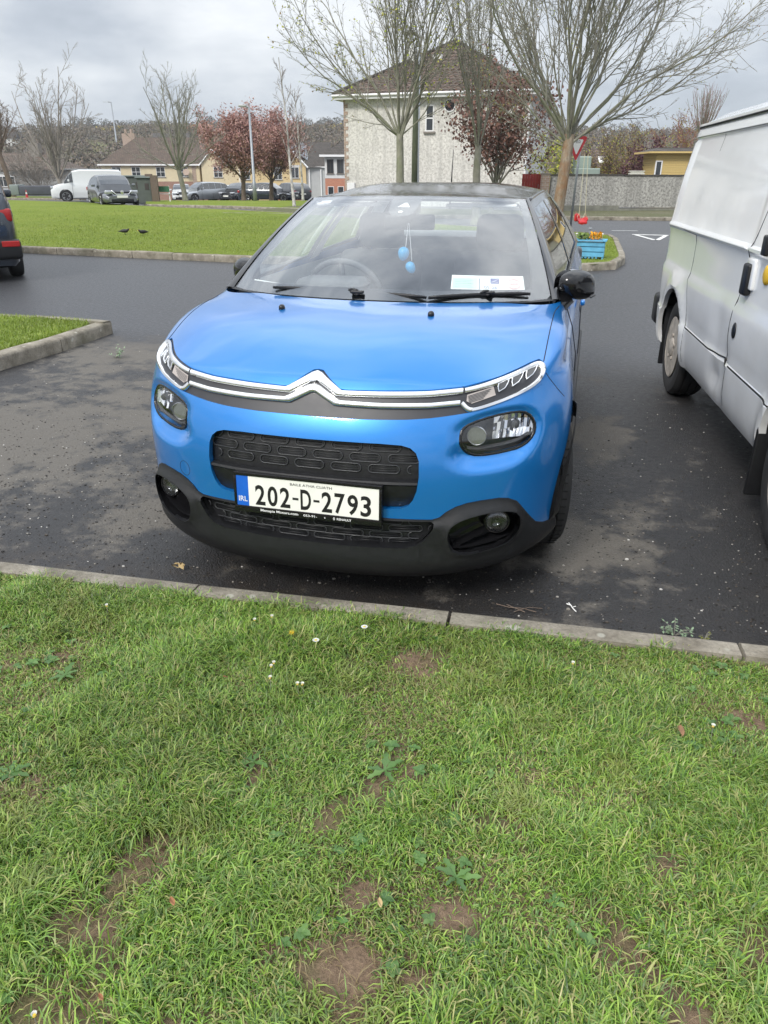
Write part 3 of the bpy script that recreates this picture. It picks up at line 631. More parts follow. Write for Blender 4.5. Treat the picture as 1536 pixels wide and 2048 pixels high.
def car_surface():
    rows = [ring(r) for r in range(len(ROWS))] + [crest()]
    # a fuller shoulder between the topmost ring and the crest comes from the subdivision
    V = []; F = []; idx = {}
    nc = len(rows[0])
    for r, P in enumerate(rows):
        for c, p in enumerate(P): idx[('r', r, c)] = len(V); V.append(p.copy())
    top = len(rows) - 1
    for r in range(top):
        for c in range(nc - 1): F.append((idx[('r', r, c)], idx[('r', r, c + 1)], idx[('r', r + 1, c + 1)], idx[('r', r + 1, c)]))
    K = rows[top]
    # hood: four-sided patch, front edge K[0..5], side edge K[5..8]
    cowl = [Vector((x, y, z)) for x, y, z in ((0, .765, 1.0), (.14, .770, 1.0), (.285, .790, 1.0), (.42, .835, .998), (.56, .905, .994))] + [K[8]]
    cen = [K[0], Vector((0, .34, .935)), Vector((0, .55, .978)), cowl[0]]
    H = {}
    for i in range(6):
        for j in range(4):
            u = i / 5; v = j / 3
            Su = lerp(K[i], cowl[i], v); Sv = lerp(cen[j], K[5 + j], u)
            B = lerp(lerp(K[0], K[5], u), lerp(cowl[0], cowl[5], u), v)
            p = Su + Sv - B
            if 0 < i < 5 and 0 < j < 3:
                p.z = lerp(cen[j].z, K[5 + j].z, (u) ** 2.6) + .004
            H[i, j] = p
    for i in range(6):
        for j in range(4):
            if j == 0: idx[('h', i, j)] = idx[('r', top, i)]
            elif i == 5: idx[('h', i, j)] = idx[('r', top, 5 + j)]
            else: idx[('h', i, j)] = len(V); V.append(H[i, j])
    for i in range(5):
        for j in range(3): F.append((idx[('h', i, j)], idx[('h', i + 1, j)], idx[('h', i + 1, j + 1)], idx[('h', i, j + 1)]))
    # mirror
    n = len(V); m = list(range(n)); 
    for i in range(n):
        if abs(V[i].x) > 1e-6: m[i] = len(V); V.append(Vector((-V[i].x, V[i].y, V[i].z)))
    F += [tuple(m[i] for i in f)[::-1] for f in F]
    tgt = np.array([tuple(v) for v in V]); ctl = tgt.copy()
    me = bpy.data.meshes.new('cage'); me.from_pydata(ctl.tolist(), [], F); ob = bpy.data.objects.new('cage', me); COL.objects.link(ob)
    sm = ob.modifiers.new('s', 'SUBSURF'); sm.levels = 2; sm.subdivision_type = 'CATMULL_CLARK'
    for it in range(5):
        if it == 4: sm.levels = 3
        me.vertices.foreach_set('co', ctl.ravel()); me.update(); bpy.context.view_layer.update()
        ev = bpy.data.meshes.new_from_object(ob.evaluated_get(bpy.context.evaluated_depsgraph_get()))
        if it < 4:
            co = np.empty(len(ev.vertices) * 3); ev.vertices.foreach_get('co', co); co = co.reshape(-1, 3)[:len(ctl)]
            ctl += (tgt - co) * .9; bpy.data.meshes.remove(ev)
    bpy.data.objects.remove(ob)
    return ev
body_me = car_surface()
# ------------------------------------------------------------ cutting tools
def seg_d(a, b, p, q):
    dx, dy = q[0] - p[0], q[1] - p[1]; L = dx * dx + dy * dy
    u = 0 if L == 0 else max(0, min(1, ((a - p[0]) * dx + (b - p[1]) * dy) / L))
    return math.hypot(a - p[0] - u * dx, b - p[1] - u * dy)
def cut_poly(bm, poly, ax, filt, thr=.02, closed=True):
    """cuts the mesh along a polygon seen along one axis; ax = the two axes of the polygon"""
    i, j = ax; k = 3 - i - j
    xs = [p[0] for p in poly]; ys = [p[1] for p in poly]
    def near(f):
        c = f.calc_center_median()
        return min(xs) - thr < c[i] < max(xs) + thr and min(ys) - thr < c[j] < max(ys) + thr and filt(c)
    cand = {f for f in bm.faces if near(f)}
    n = len(poly)
    for a in range(n if closed else n - 1):
        p, q = poly[a], poly[(a + 1) % n]
        if math.hypot(q[0] - p[0], q[1] - p[1]) < 1e-6: continue
        sel = []
        for f in cand:
            if not f.is_valid: continue
            c = f.calc_center_median()
            if seg_d(c[i], c[j], p, q) < thr: sel.append(f)
        if not sel: continue
        no = Vector((0, 0, 0)); no[i] = q[1] - p[1]; no[j] = -(q[0] - p[0]); no.normalize()
        co = Vector((0, 0, 0)); co[i], co[j] = p
        es = list({e for f in sel for e in f.edges}); vs = list({v for f in sel for v in f.verts})
        r = bmesh.ops.bisect_plane(bm, geom=vs + es + sel, dist=1e-5, plane_co=co, plane_no=no)
        cand |= {g for g in r['geom'] if isinstance(g, bmesh.types.BMFace)}
def take(bm, pred):
    """removes the faces that satisfy pred and returns them as a new bmesh"""
    fs = [f for f in bm.faces if pred(f)]
    nb = bmesh.new(); vm = {}
    for f in fs:
        vv = []
        for v in f.verts:
            if v not in vm: vm[v] = nb.verts.new(v.co); vm[v].normal = v.normal
            vv.append(vm[v])
        nb.faces.new(vv)
    # remember the smooth normals
    nrm = {nv: v.normal.copy() for v, nv in vm.items()}
    for nv, n_ in nrm.items(): nv.normal = n_
    bmesh.ops.delete(bm, geom=fs, context='FACES')
    return nb
def shift(nb, off):
    ns = {v: v.normal.copy() for v in nb.verts}
    for v in nb.verts:
        o = off(v) if callable(off) else off
        if isinstance(o, Vector): v.co += o
        else: v.co += ns[v] * o
def rim(bm, depth, sel=None, inward=0.0, steps=1):
    """extrudes boundary edges by a vector (walls of an opening or thickness of a panel)"""
    es = [e for e in bm.edges if e.is_boundary and (sel is None or sel((e.verts[0].co + e.verts[1].co) / 2))]
    r = bmesh.ops.extrude_edge_only(bm, edges=es)
    vs = [g for g in r['geom'] if isinstance(g, bmesh.types.BMVert)]
    if callable(depth):
        for v in vs: v.co += depth(v.co)
    else: bmesh.ops.translate(bm, vec=depth, verts=vs)
def bm_obj(bm, name, mat, parent, smooth=True, angle=40):
    bmesh.ops.remove_doubles(bm, verts=bm.verts[:], dist=1e-6)
    me = bpy.data.meshes.new(name); bm.to_mesh(me); bm.free()
    o = link_mesh(name, me, mat, parent, smooth)
    if smooth and angle: me.set_sharp_from_angle(angle=radians(angle))
    return o
def mir(poly): return [(-x, z) for x, z in poly][::-1]
def full(half):
    """half outline (x>=0, from x=0 round to x=0) -> closed symmetric polygon"""
    return half + [(-x, z) for x, z in half[::-1] if abs(x) > 1e-6]
# ------------------------------------------------------------ paint and other materials of cars
def paint(name, col, rough=.38, metal=.25, flake=True, dirt=.0):
    m, t, b, o = new_mat(name); co = objco(t)
    n = t.noise(co, 2200, 2); c = t.mix(1, col, t.ramp(n, [(.3, .88), (.7, 1.12)]), 'MULTIPLY') if flake else t.mix(0, col, col)
    if dirt:
        d = t.noise(co, 3.5, 7, .65); zz = t.node('ShaderNodeSeparateXYZ', {'Vector': co}).outputs[2]
        lo = t.ramp(zz, [(.0, 1.0), (.55, .55), (1.0, .15)])
        c = t.mix(t.math('MULTIPLY', t.math('MULTIPLY', t.ramp(d, [(.35, 0), (.7, 1)]), lo), dirt), c, (.22, .20, .165))
    w_ = t.noise(co, 5, 3)
    setin(t, b, Base_Color=c, Roughness=rough, Metallic=metal, Coat_Weight=1.0, Coat_Roughness=t.ramp(t.noise(co, 9, 6, .6), [(.35, .03), (.75, .16)]),
          Normal=t.bump(w_, .25, .0015))
    return m
M_blue = paint('blue_metallic_paint', (.007, .18, .54), .32, .38)
M_blk = simple('black_textured_plastic', (.0095, .0100, .0115), .46, var=.25, scale=60, bumpd=.0006, spec=.45)
M_gloss = simple('black_gloss_plastic', (.008, .008, .009), .12, spec=.5)
M_band = simple('charcoal_band_plastic', (.028, .029, .035), .45, var=.08)
M_chrome = simple('satin_chrome', (.80, .80, .80), .16, 1.0, var=.04)
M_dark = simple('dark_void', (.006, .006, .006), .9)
M_rubber = simple('tyre_rubber', (.020, .020, .021), .8, var=.3, scale=25, bumpd=.001)
M_roof = paint('dark_grey_roof_paint', (.022, .023, .026), .3, .3)
M_greyplast = simple('grey_cabin_trim', (.72, .73, .72), .8, var=.06)
M_dash = simple('dark_dashboard', (.15, .155, .16), .75, var=.15, scale=80, bumpd=.0008)
M_seat = simple('dark_seat_fabric', (.12, .124, .13), .95, var=.2, scale=150, bumpd=.001)
M_frit = simple('black_glass_border', (.008, .009, .010), .12)
def glass_mat(name, tint=(.94, .97, .96), k=1.9, rough=.015, base=.0):
    m, t, b, o = new_mat(name); t.n.remove(b)
    g = t.node('ShaderNodeNewGeometry'); dt = t.n.new('ShaderNodeVectorMath'); dt.operation = 'DOT_PRODUCT'; t.l.new(g.outputs['Normal'], dt.inputs[0]); t.l.new(g.outputs['Incoming'], dt.inputs[1])
    c = t.math('ABSOLUTE', dt.outputs['Value']); fr = t.math('ADD', t.math('MULTIPLY', t.math('POWER', t.math('SUBTRACT', 1.0, c), 5.0), .96), .042)
    fac = t.math('ADD', t.math('MULTIPLY', fr, k), base, True)
    tr = t.node('ShaderNodeBsdfTransparent', {'Color': (*tint, 1)}); gl = t.node('ShaderNodeBsdfGlossy', {'Roughness': rough, 'Color': (.95, .97, 1, 1)})
    mx = t.node('ShaderNodeMixShader', {0: fac}); t.l.new(tr.outputs[0], mx.inputs[1]); t.l.new(gl.outputs[0], mx.inputs[2]); t.l.new(mx.outputs[0], o.inputs[0])
    return m
M_glass = glass_mat('windscreen_glass', k=2.0, base=.085)
M_sglass = glass_mat('side_window_glass', (.84, .90, .88), 1.4, .015, .01)
M_lens = glass_mat('clear_lens', (.93, .94, .95), 1.2, .02, .02)
M_reflector = simple('lamp_reflector', (.85, .85, .86), .08, 1.0, var=.02)
M_softref = simple('diffusing_reflector', (.42, .43, .44), .35, .9, var=.1, scale=200)
M_lampgrey = simple('lamp_housing_grey', (.06, .062, .065), .35)
M_amber = simple('pale_amber_lens', (.40, .36, .34), .2)
# ------------------------------------------------------------ build the front
car = empty('parked_car', CAR, 0, 'bright blue hatchback with black roof and chrome chevron bars, nose to the near kerb', 'car')
HL = [(.499, .676), (.503, .699), (.530, .717), (.600, .735), (.672, .741), (.712, .729), (.737, .697), (.743, .660), (.728, .629), (.695, .607), (.650, .599), (.56, .595), (.522, .608), (.503, .640)]
HL = polysmooth(HL, 1)
BAND = full([(0, .862), (.018, .860), (.040, .847), (.092, .814), (.11, .812), (.229, .815), (.392, .820), (.5, .829), (.606, .849), (.66, .862), (.694, .871), (.722, .8755), (.738, .868), (.752, .848), (.738, .818), (.700, .799), (.647, .779), (.58, .760), (.526, .750), (.45, .741), (.403, .736), (.33, .731), (.20, .727), (0, .726)])
OPEN = full([(0, .655), (.15, .656), (.25, .656), (.32, .653), (.350, .645), (.370, .629), (.381, .603), (.384, .55), (.378, .500), (.366, .466), (.350, .445), (.325, .434), (.28, .431), (0, .431)])
CLAD = [(-.9, .26), (-.9, .10), (.9, .10), (.9, .26), (.82, .275), (.79, .290), (.765, .312), (.742, .352), (.712, .405), (.697, .428), (.67, .446), (.640, .454), (.583, .454), (.540, .449), (.505, .438), (.475, .421), (.455, .402), (.430, .394), (.27, .398), (-.27, .398), (-.430, .394), (-.455, .402), (-.475, .421), (-.505, .438), (-.540, .449), (-.583, .454), (-.640, .454), (-.67, .446), (-.697, .428), (-.712, .405), (-.742, .352), (-.765, .312), (-.79, .290), (-.82, .275)]
LOWG = full([(0, .392), (.27, .391), (.428, .388), (.436, .380), (.432, .362), (.418, .340), (.40, .318), (.378, .302), (.34, .292), (.15, .289), (0, .289)])
POD = polysmooth([(.478, .310), (.477, .350), (.492, .378), (.530, .400), (.600, .414), (.665, .408), (.695, .388), (.703, .350), (.695, .306), (.66, .276), (.56, .262), (.500, .266)], 1)
bm = bmesh.new(); bm.from_mesh(body_me); bm.normal_update()
BV = BVHTree.FromBMesh(bm)
def fy(x, z, d=0.0):
    h = BV.ray_cast(Vector((x, -1, z)), Vector((0, 1, 0)))
    return (h[0].y if h[0] else .5) + d
# recesses of the headlamps and a fuller lip
for v in bm.verts:
    if v.co.y > .9: continue
    x, z = abs(v.co.x), v.co.z
    if .42 < x < .82 and .54 < z < .80:
        d = polydist(x, z, HL) * (-1 if inpoly(x, z, HL) else 1)
        low = smooth01((.66 - z) / .06) * smooth01((.78 - x) / .12)
        dep = lerp(.016, .040, low); wdt = lerp(.026, .050, low)
        dd = dep * (1 - smooth01((d + .002) / wdt))
        v.co += Vector((-math.copysign(.25, v.co.x), 1, 0)) * dd
    if .12 < z < .30 and x < .7: v.co.y -= .006 * smooth01((.30 - z) / .07) * smooth01((z - .12) / .05)
front = lambda c: c.y < .95
for poly, ax in ((BAND, (0, 2)), (OPEN, (0, 2)), (LOWG, (0, 2))): cut_poly(bm, poly, ax, front)
for p in (HL, POD):
    cut_poly(bm, p, (0, 2), lambda c: c.y < .7 and c.x > 0); cut_poly(bm, mir(p), (0, 2), lambda c: c.y < .7 and c.x < 0)
cut_poly(bm, CLAD, (0, 2), lambda c: c.y < .62)
ARCH = [(.83 + .375 * cos(a), .315 + .375 * sin(a)) for a in np.linspace(0, 2 * pi, 40, endpoint=False)]
ARCHO = [(.83 + .425 * cos(a), .315 + .425 * sin(a)) for a in np.linspace(0, 2 * pi, 40, endpoint=False)]
ARCH2 = [(p[0] + 2.54, p[1]) for p in ARCH]; ARCHO2 = [(p[0] + 2.54, p[1]) for p in ARCHO]
for p in (ARCH, ARCHO, ARCH2, ARCHO2): cut_poly(bm, p, (1, 2), lambda c: abs(c.x) > .6, thr=.06)
cut_poly(bm, [(.9, .36), (3.6, .36)], (1, 2), lambda c: abs(c.x) > .6, thr=.06, closed=False)
HOODP = [(-.738, .440), (-.742, .67), (-.745, .90), (-.775, 1.2)]
for s in (1, -1): cut_poly(bm, [(x * -s, y) for x, y in HOODP], (0, 1), lambda c: c.z > .84 and c.y < 1.1, closed=False)
bm.normal_update()
fc = lambda f: f.calc_center_median()
def in_f(poly, ymax=.95):
    def p(f):
        c = fc(f); return c.y < ymax and inpoly(c.x, c.z, poly)
    return p
take(bm, lambda f: abs(fc(f).x) > .6 and (inpoly(fc(f).y, fc(f).z, ARCH) or inpoly(fc(f).y, fc(f).z, ARCH2))).free()
b_band = take(bm, in_f(BAND)); b_open = take(bm, in_f(OPEN)); b_lowg = take(bm, in_f(LOWG))
b_hl = {s: take(bm, in_f(HL if s > 0 else mir(HL), .7)) for s in (1, -1)}
b_pod = {s: take(bm, in_f(POD if s > 0 else mir(POD), .7)) for s in (1, -1)}
def is_clad(f):
    c = fc(f)
    if c.y < .62 and inpoly(c.x, c.z, CLAD): return True
    if abs(c.x) > .6 and (inpoly(c.y, c.z, ARCHO) or inpoly(c.y, c.z, ARCHO2)): return True
    return c.z < .36 and c.y > .9
b_clad = take(bm, is_clad)
def is_hood(f):
    c = fc(f); return c.y < 1.07 and c.z > .80 and abs(c.x) < (.738 if c.y < .45 else lerp(.738, .745, (c.y - .44) / .46) if c.y < .9 else lerp(.745, .775, (c.y - .9) / .3))
b_hood = take(bm, is_hood)
nearp = lambda poly, ax=(0, 2), d=.004: (lambda c: polydist(c[ax[0]], c[ax[1]], poly) < d and (c.y < .95 or ax != (0, 2)))
rim(bm, Vector((0, .03, 0)), nearp(OPEN)); rim(bm, Vector((0, .012, -.002)), nearp(BAND))
for s in (1, -1): rim(bm, Vector((-s * .012, .03, 0)), nearp(HL if s > 0 else mir(HL)))
rim(bm, Vector((0, .01, 0)), lambda c: c.y < .6 and polydist(c.x, c.z, CLAD) < .004)
body = bm_obj(bm, 'body', M_blue, car)
rim(b_hood, Vector((0, .006, -.012)), lambda c: c.y < .6)
hood = bm_obj(b_hood, 'bonnet', M_blue, car)
# black cladding: proud of the paint, with a lip round each fog lamp pod
def cl_off(v):
    x, z, y = v.co.x, v.co.z, v.co.y
    if y < .62:
        e = polydist(x, z, CLAD); o = .004 + .012 * smooth01(e / .03) - .012 * smooth01((.24 - z) / .08)
        if abs(x) > .42: o += .010 * (1 - smooth01(polydist(abs(x), z, POD) / .02))
        return o
    return .006 * smooth01((y - .40) / .2) if z > .4 else .008
b_clad.normal_update(); shift(b_clad, cl_off)
rim(b_clad, lambda c: Vector((0, .022, 0)) if c.y < .62 else Vector((-math.copysign(.016, c.x), 0, 0)))
bm_obj(b_clad, 'lower_cladding', M_blk, car)
# dark band, chrome bars
b_band.normal_update(); shift(b_band, -.006); band = bm_obj(b_band, 'grille_band', M_band, car)
def strip(path, name, mat, parent, hw=.010, e=.006, base=-.006, sub=1, hws=None, ysamp=None):
    """a rounded bar that follows the bumper surface along a path of (x,z)"""
    P = [Vector(p) for p in path]; n = len(P); vs = []; prof = [(-1, 0), (-.92, .7), (-.55, 1), (.55, 1), (.92, .7), (1, 0)]
    ys = ysamp or fy
    for i, p in enumerate(P):
        d1 = (P[i] - P[max(i - 1, 0)]); d2 = (P[min(i + 1, n - 1)] - P[i])
        d1 = d1.normalized() if d1.length > 1e-9 else d2.normalized(); d2 = d2.normalized() if d2.length > 1e-9 else d1
        t_ = (d1 + d2).normalized(); nrm = Vector((-t_.y, t_.x)); m = 1 / max(.6, nrm.dot(Vector((-d1.y, d1.x))))
        h = (hws[i] if hws else hw) * m
        y0 = ys(p.x, p.y); sl = (ys(p.x + .01, p.y) - ys(p.x - .01, p.y)) / .02; sz = (ys(p.x, p.y + .01) - ys(p.x, p.y - .01)) / .02
        sl = max(-1.5, min(1.5, sl)); sz = max(-1.5, min(1.5, sz))
        nv = Vector((sl, -1, sz)).normalized()
        for a, b in prof:
            q = p + nrm * h * a; y = y0 + sl * (q.x - p.x) + sz * (q.y - p.y)
            vs.append(Vector((q.x, y, q.y)) + nv * (base + (e - base) * b))
    k = len(prof); fs = [(i * k + j, i * k + j + 1, (i + 1) * k + j + 1, (i + 1) * k + j) for i in range(n - 1) for j in range(k - 1)]
    fs += [tuple(range(k)), tuple((n - 1) * k + j for j in range(k))[::-1]]
    return MB().add(vs, fs).build(name, mat, parent, angle=50, fix=True)
def dens(path, step=.02):
    out = []
    for a, b in zip(path[:-1], path[1:]):
        L = math.hypot(b[0] - a[0], b[1] - a[1]); n = max(1, int(L / step))
        out += [(lerp(a[0], b[0], i / n), lerp(a[1], b[1], i / n)) for i in range(n)]
    return out + [path[-1]]
u_half = [(0, .846), (.014, .843), (.086, .8035), (.10, .8005), (.23, .803), (.39, .8075), (.497, .816)]
l_half = [(0, .812), (.014, .809), (.082, .775), (.098, .7715), (.237, .7705), (.40, .774), (.492, .781)]
for h in (u_half, l_half):
    p = [(-x, z) for x, z in h[::-1]][:-1] + h
    hws = None
    p = dens(p, .02); strip(p, 'chrome_bar', M_chrome, car, hws=[.0125 if abs(x) < .09 else .0092 for x, z in p], e=.007)
lamp_loop = [(.503, .8165), (.55, .825), (.606, .838), (.660, .851), (.700, .8615), (.722, .8640), (.737, .8575), (.741, .842), (.732, .826), (.705, .809), (.647, .787), (.58, .768), (.535, .759), (.518, .7625), (.498, .780)]
lamp_loop = [(p.x, p.y) for p in catmull([Vector((a, b, 0)) for a, b in lamp_loop], 4)]
for s in (1, -1):
    led = strip([(s * x, z) for x, z in lamp_loop], 'chrome_lamp_surround', M_chrome, car, hw=.0078, e=.007)
    # daytime lamp between the bars: ribbed indicator and three light cells with pale rims
    ind = MB()
    A = [(.512, .803), (.592, .824), (.602, .797), (.530, .776), (.512, .784)]
    def pan(mb, poly, d, mi=0):
        c = (sum(p[0] for p in poly) / len(poly), sum(p[1] for p in poly) / len(poly)); pts = [c] + poly
        mb.add([(s * x, fy(s * x, z, d), z) for x, z in pts], [(0, i + 1, (i + 1) % len(poly) + 1) for i in range(len(poly))], mi)
    pan(ind, dens(A + A[:1], .01)[:-1], .003)
    for k in range(6):
        za = .800 - k * .0042; x1 = .585 - k * .004
        ind.tube([(s * x, fy(s * x, za + (x - .52) * .26, .001), za + (x - .52) * .26) for x in (.516 + k * .001, .55, x1)], .0011, 4, 1)
    ind.build('indicator', [M_amber, M_lampgrey], led)
    for k in range(3):
        x0 = .606 + k * .041; z0 = .838 + k * .011 - .003
        w_, h_ = .031, .027 - k * .002
        cell = [(x0, z0 - .004), (x0 + w_, z0 + w_ * .26 - .003), (x0 + w_ - .003, z0 - h_ * .55 + w_ * .26), (x0 + w_ - .010, z0 - h_ + w_ * .26 + .001), (x0 + .004, z0 - h_), (x0 + .0, z0 - h_ * .6)]
        c2 = dens(cell + cell[:1], .008)
        strip([(s * x, z) for x, z in c2[int(len(c2) * .33):]], 'light_cell_rim', M_reflector, led, hw=.0022, e=.004, base=-.004)
        mb = MB(); pan(mb, c2[:-1], .004); mb.build('light_cell', M_lampgrey2 if 'M_lampgrey2' in globals() else M_lampgrey, led)
# ------------------------------------------------------------ grilles
b_open.normal_update(); shift(b_open, Vector((0, .030, 0))); rim(b_open, Vector((0, -.004, 0)))
grille = bm_obj(b_open, 'upper_grille', M_blk, car)
def stadium(cx, cz, L, h, n=7):
    r = h / 2; P = [(cx + L / 2 - r + r * cos(a), cz + r * sin(a)) for a in np.linspace(-pi / 2, pi / 2, n)]
    return P + [(cx - L / 2 + r + r * cos(a), cz + r * sin(a)) for a in np.linspace(pi / 2, 3 * pi / 2, n)]
M_rimline = simple('moulded_rim_plastic', (.040, .042, .046), .32, var=.1)
def cells(name, rows, pitch, L, h, poly, ydep, parent, slats=3):
    mb = MB()
    for k, cz in enumerate(rows):
        for i in range(-5, 6):
            cx = (i + (.5 if k % 2 else 0)) * pitch
            P = [p for p in stadium(cx, cz, L, h) if inpoly(p[0], p[1], poly)]
            if len(P) < 5: continue
            whole = len(P) == 14
            pts = [(x, fy(x, z, ydep - .004), z) for x, z in P]
            mb.tube(pts + ([pts[0]] if whole else []), .0019, 5, 0, caps=False)
            x0, x1 = min(p[0] for p in P) + .004, max(p[0] for p in P) - .004
            for q in range(slats):
                z = cz + (q - (slats - 1) / 2) * h / (slats + .6); zz = [(lerp(x0, x1, u), z) for u in (0.08, .5, .92)]
                mb.tube([(x, fy(x, z_, ydep + .001), z_) for x, z_ in zz], .0026, 4, 1)
    return mb.build(name, [M_rimline, M_blk], parent, smooth=True)
cells('lozenge_mesh', [.637, .601, .565], .131, .106, .0275, OPEN, .030, grille)
led = MB()
for a, b, d0, d1 in ((.523, .529, .004, .004),):
    n = 24
    X = np.linspace(-.379, .379, n + 1)
    prof = [(.530, .028), (.528, .006), (.520, .003), (.513, .012), (.44, .016), (.434, .020)]
    vs = [(x, fy(x, z, d), z) for x in X for z, d in prof]; k = len(prof)
    led.add([( max(-.372, min(.372, v[0])) if v[2] < .47 else v[0], v[1], v[2]) for v in vs], [(i * k + j, (i + 1) * k + j, (i + 1) * k + j + 1, i * k + j + 1) for i in range(n) for j in range(k - 1)])
led.build('plate_panel', M_blk, grille, angle=35, fix=True)
b_lowg.normal_update(); shift(b_lowg, Vector((0, .034, 0))); rim(b_lowg, Vector((0, -.030, 0)))
lg = bm_obj(b_lowg, 'lower_grille', M_blk, car)
cells('lower_lozenge_mesh', [.375, .349, .323, .300], .135, .115, .022, LOWG, .030, lg, 2)
# inner blocker behind every opening
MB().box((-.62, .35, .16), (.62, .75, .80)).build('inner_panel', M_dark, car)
M_foglamp = simple('fog_reflector', (.88, .87, .78), .3, .55, var=.2, scale=60)
# ------------------------------------------------------------ headlamps and fog lamps
for s in (1, -1):
    b = b_hl[s]; b.normal_update()
    hb = b.copy(); lens_bv = BVHTree.FromBMesh(b)
    def ly(x, z, d=0.0, bv=lens_bv, s=s):
        for q in (0, .01, .02, .035, .05, .08):
            cx, cz = .62 * s, .668; xx = lerp(x, cx, q); zz = lerp(z, cz, q)
            h = bv.ray_cast(Vector((xx, -1, zz)), Vector((0, 1, 0)))
            if h[0]: return h[0].y + d
        return fy(x, z, d)
    shift(hb, Vector((0, .062, 0))); rim(hb, Vector((0, -.058, 0)))
    lamp = bm_obj(hb, 'headlight', M_lampgrey, car)
    shift(b, Vector((0, -.0005, 0))); bm_obj(b, 'lens', M_lens, lamp)
    hp = [(s * x, z) for x, z in HL] + [(s * HL[0][0], HL[0][1])]
    hc = (s * .622, .668); hp = [(lerp(x, hc[0], .045), lerp(z, hc[1], .06)) for x, z in hp]
    strip(hp, 'lamp_bezel', M_gloss, lamp, hw=.0045, e=.002, base=-.004, ysamp=ly)
    # round lamp
    c = Vector((s * .553, ly(s * .553, .668, .030), .668)); M = Matrix.Translation(c) @ Matrix.Rotation(radians(90), 4, 'X') @ Matrix.Rotation(radians(0), 4, 'Y')
    mb = MB(); mb.lathe([(.034, .012), (.032, .016), (.030, .008), (.024, -.008), (.012, -.018), (.001, -.022)], 20, 0, M); mb.lathe([(.010, -.02), (.010, .006), (.006, .010), (.001, .011)], 12, 1, M)
    mb.build('dipped_lamp', [M_softref, M_lampgrey], lamp, angle=40)
    # faceted main reflector
    mb = MB(); nx, nz = 12, 3; x0, x1 = .602, .728
    for i in range(nx):
        for j in range(nz):
            q0, q1 = i / nx, (i + 1) / nx; r0, r1 = j / nz, (j + 1) / nz
            def P(u, v, du=.0):
                x = lerp(x0, x1, u); zt = .727 + .004 * u; zb = .640 + .030 * (1 - u) * .4 ; z = lerp(zb, zt, v)
                return Vector((s * x, ly(s * x, z, .020 + .034 * (1 - (2 * u - 1) ** 2) * (1 - .5 * (2 * v - 1) ** 2)) + du, z))
            t1 = random.Random(i * 7 + j).uniform(-.004, .004) + (.0025 if i % 2 else -.0025)
            mb.add([P(q0, r0, t1), P(q1, r0, -t1), P(q1, r1, -t1), P(q0, r1, t1)], [(0, 1, 2, 3) if s > 0 else (3, 2, 1, 0)], 0)
    cc = Vector((s * .672, ly(s * .672, .688, .030), .688)); M = Matrix.Translation(cc) @ Matrix.Rotation(radians(90), 4, 'X')
    mb.lathe([(.013, -.02), (.013, .008), (.009, .012), (.001, .013)], 12, 1, M)
    mb.build('main_reflector', [M_reflector, M_lampgrey], lamp)
    # lip across the bottom of the lamp
    strip([(s * x, z) for x, z in dens([(.525, .625), (.56, .618), (.64, .624), (.69, .634), (.722, .655)], .015)], 'lamp_lip', M_lampgrey, lamp, hw=.004, e=.0, base=-.012, ysamp=lambda x, z, f=ly: f(x, z, .012))
    # fog lamp pod
    p = b_pod[s]; p.normal_update(); shift(p, Vector((-s * .01, .056, 0))); rim(p, Vector((s * .012, -.080, 0)))
    pod = bm_obj(p, 'fog_lamp_pod', M_gloss, car)
    yf = fy(s * .645, .360, .004)
    M = Matrix.Translation((s * .640, yf + .004, .358)) @ Matrix.Rotation(radians(90), 4, 'X') @ Matrix.Rotation(radians(s * 12), 4, 'Y')
    mb = MB(); mb.lathe([(.050, -.035), (.047, -.004), (.044, .003), (.040, .004), (.038, 0)], 28, 0, M); mb.build('fog_lamp_ring', M_gloss, pod, angle=40)
    mb = MB(); mb.lathe([(.038, .0), (.034, -.012), (.024, -.024), (.010, -.030), (.001, -.031)], 24, 0, M); mb.lathe([(.008, -.03), (.008, -.006), (.001, -.003)], 10, 1, M)
    fl = mb.build('fog_lamp', [M_foglamp, M_lampgrey], pod, smooth=True)
    mb = MB(); mb.lathe([(.0385, .001), (.036, .004), (.025, .0075), (.012, .0092), (.001, .0095)], 24, 0, M); mb.build('lens', M_lens, fl, smooth=True)
    # sill that runs from the lamp down and in to the corner of the pod
    a = [(.600, .335), (.560, .318), (.520, .296), (.496, .286)]
    mb = MB(); vs = []
    for x, z in a: vs += [(s * x, fy(s * x, z, .046), z + .004), (s * x, fy(s * x, z, .004), z - .010), (s * x, fy(s * x, z, .012), z - .016)]
    mb.add(vs, [(i * 3 + j, i * 3 + j + 1, i * 3 + j + 4, i * 3 + j + 3) for i in range(3) for j in range(2)])
    a = [(.500, .280), (.56, .276), (.64, .286), (.682, .300), (.692, .325)]; vs = []; n0 = len(a)
    for x, z in a: vs += [(s * x, fy(s * x, z, .050), z + .012), (s * x, fy(s * x, z, -.002), z + .002), (s * x, fy(s * x, z, .006), z - .004)]
    mb.add(vs, [(i * 3 + j, i * 3 + j + 1, i * 3 + j + 4, i * 3 + j + 3) for i in range(n0 - 1) for j in range(2)])
    mb.build('pod_sill', M_gloss, pod, angle=30, fix=True)
# towing eye cover
cap = dens([(.512 * -1 + .026 * cos(a), .478 + .028 * sin(a)) for a in np.linspace(0, 2 * pi, 28)], 1)
def ribbon(path, name, parent, w_=.0016, mat=None, ys=None): return strip(path, name, mat or M_dark, parent, hw=w_, e=.0006, base=-.002, ysamp=ys)
BVb = BV
ribbon(cap, 'towing_eye_seam', car, .0010)
for s in (1, -1): ribbon([(s * x, z) for x, z in dens([(.752, .838), (.778, .803), (.80, .772), (.822, .742)], .01)], 'bumper_seam', car, .0013)
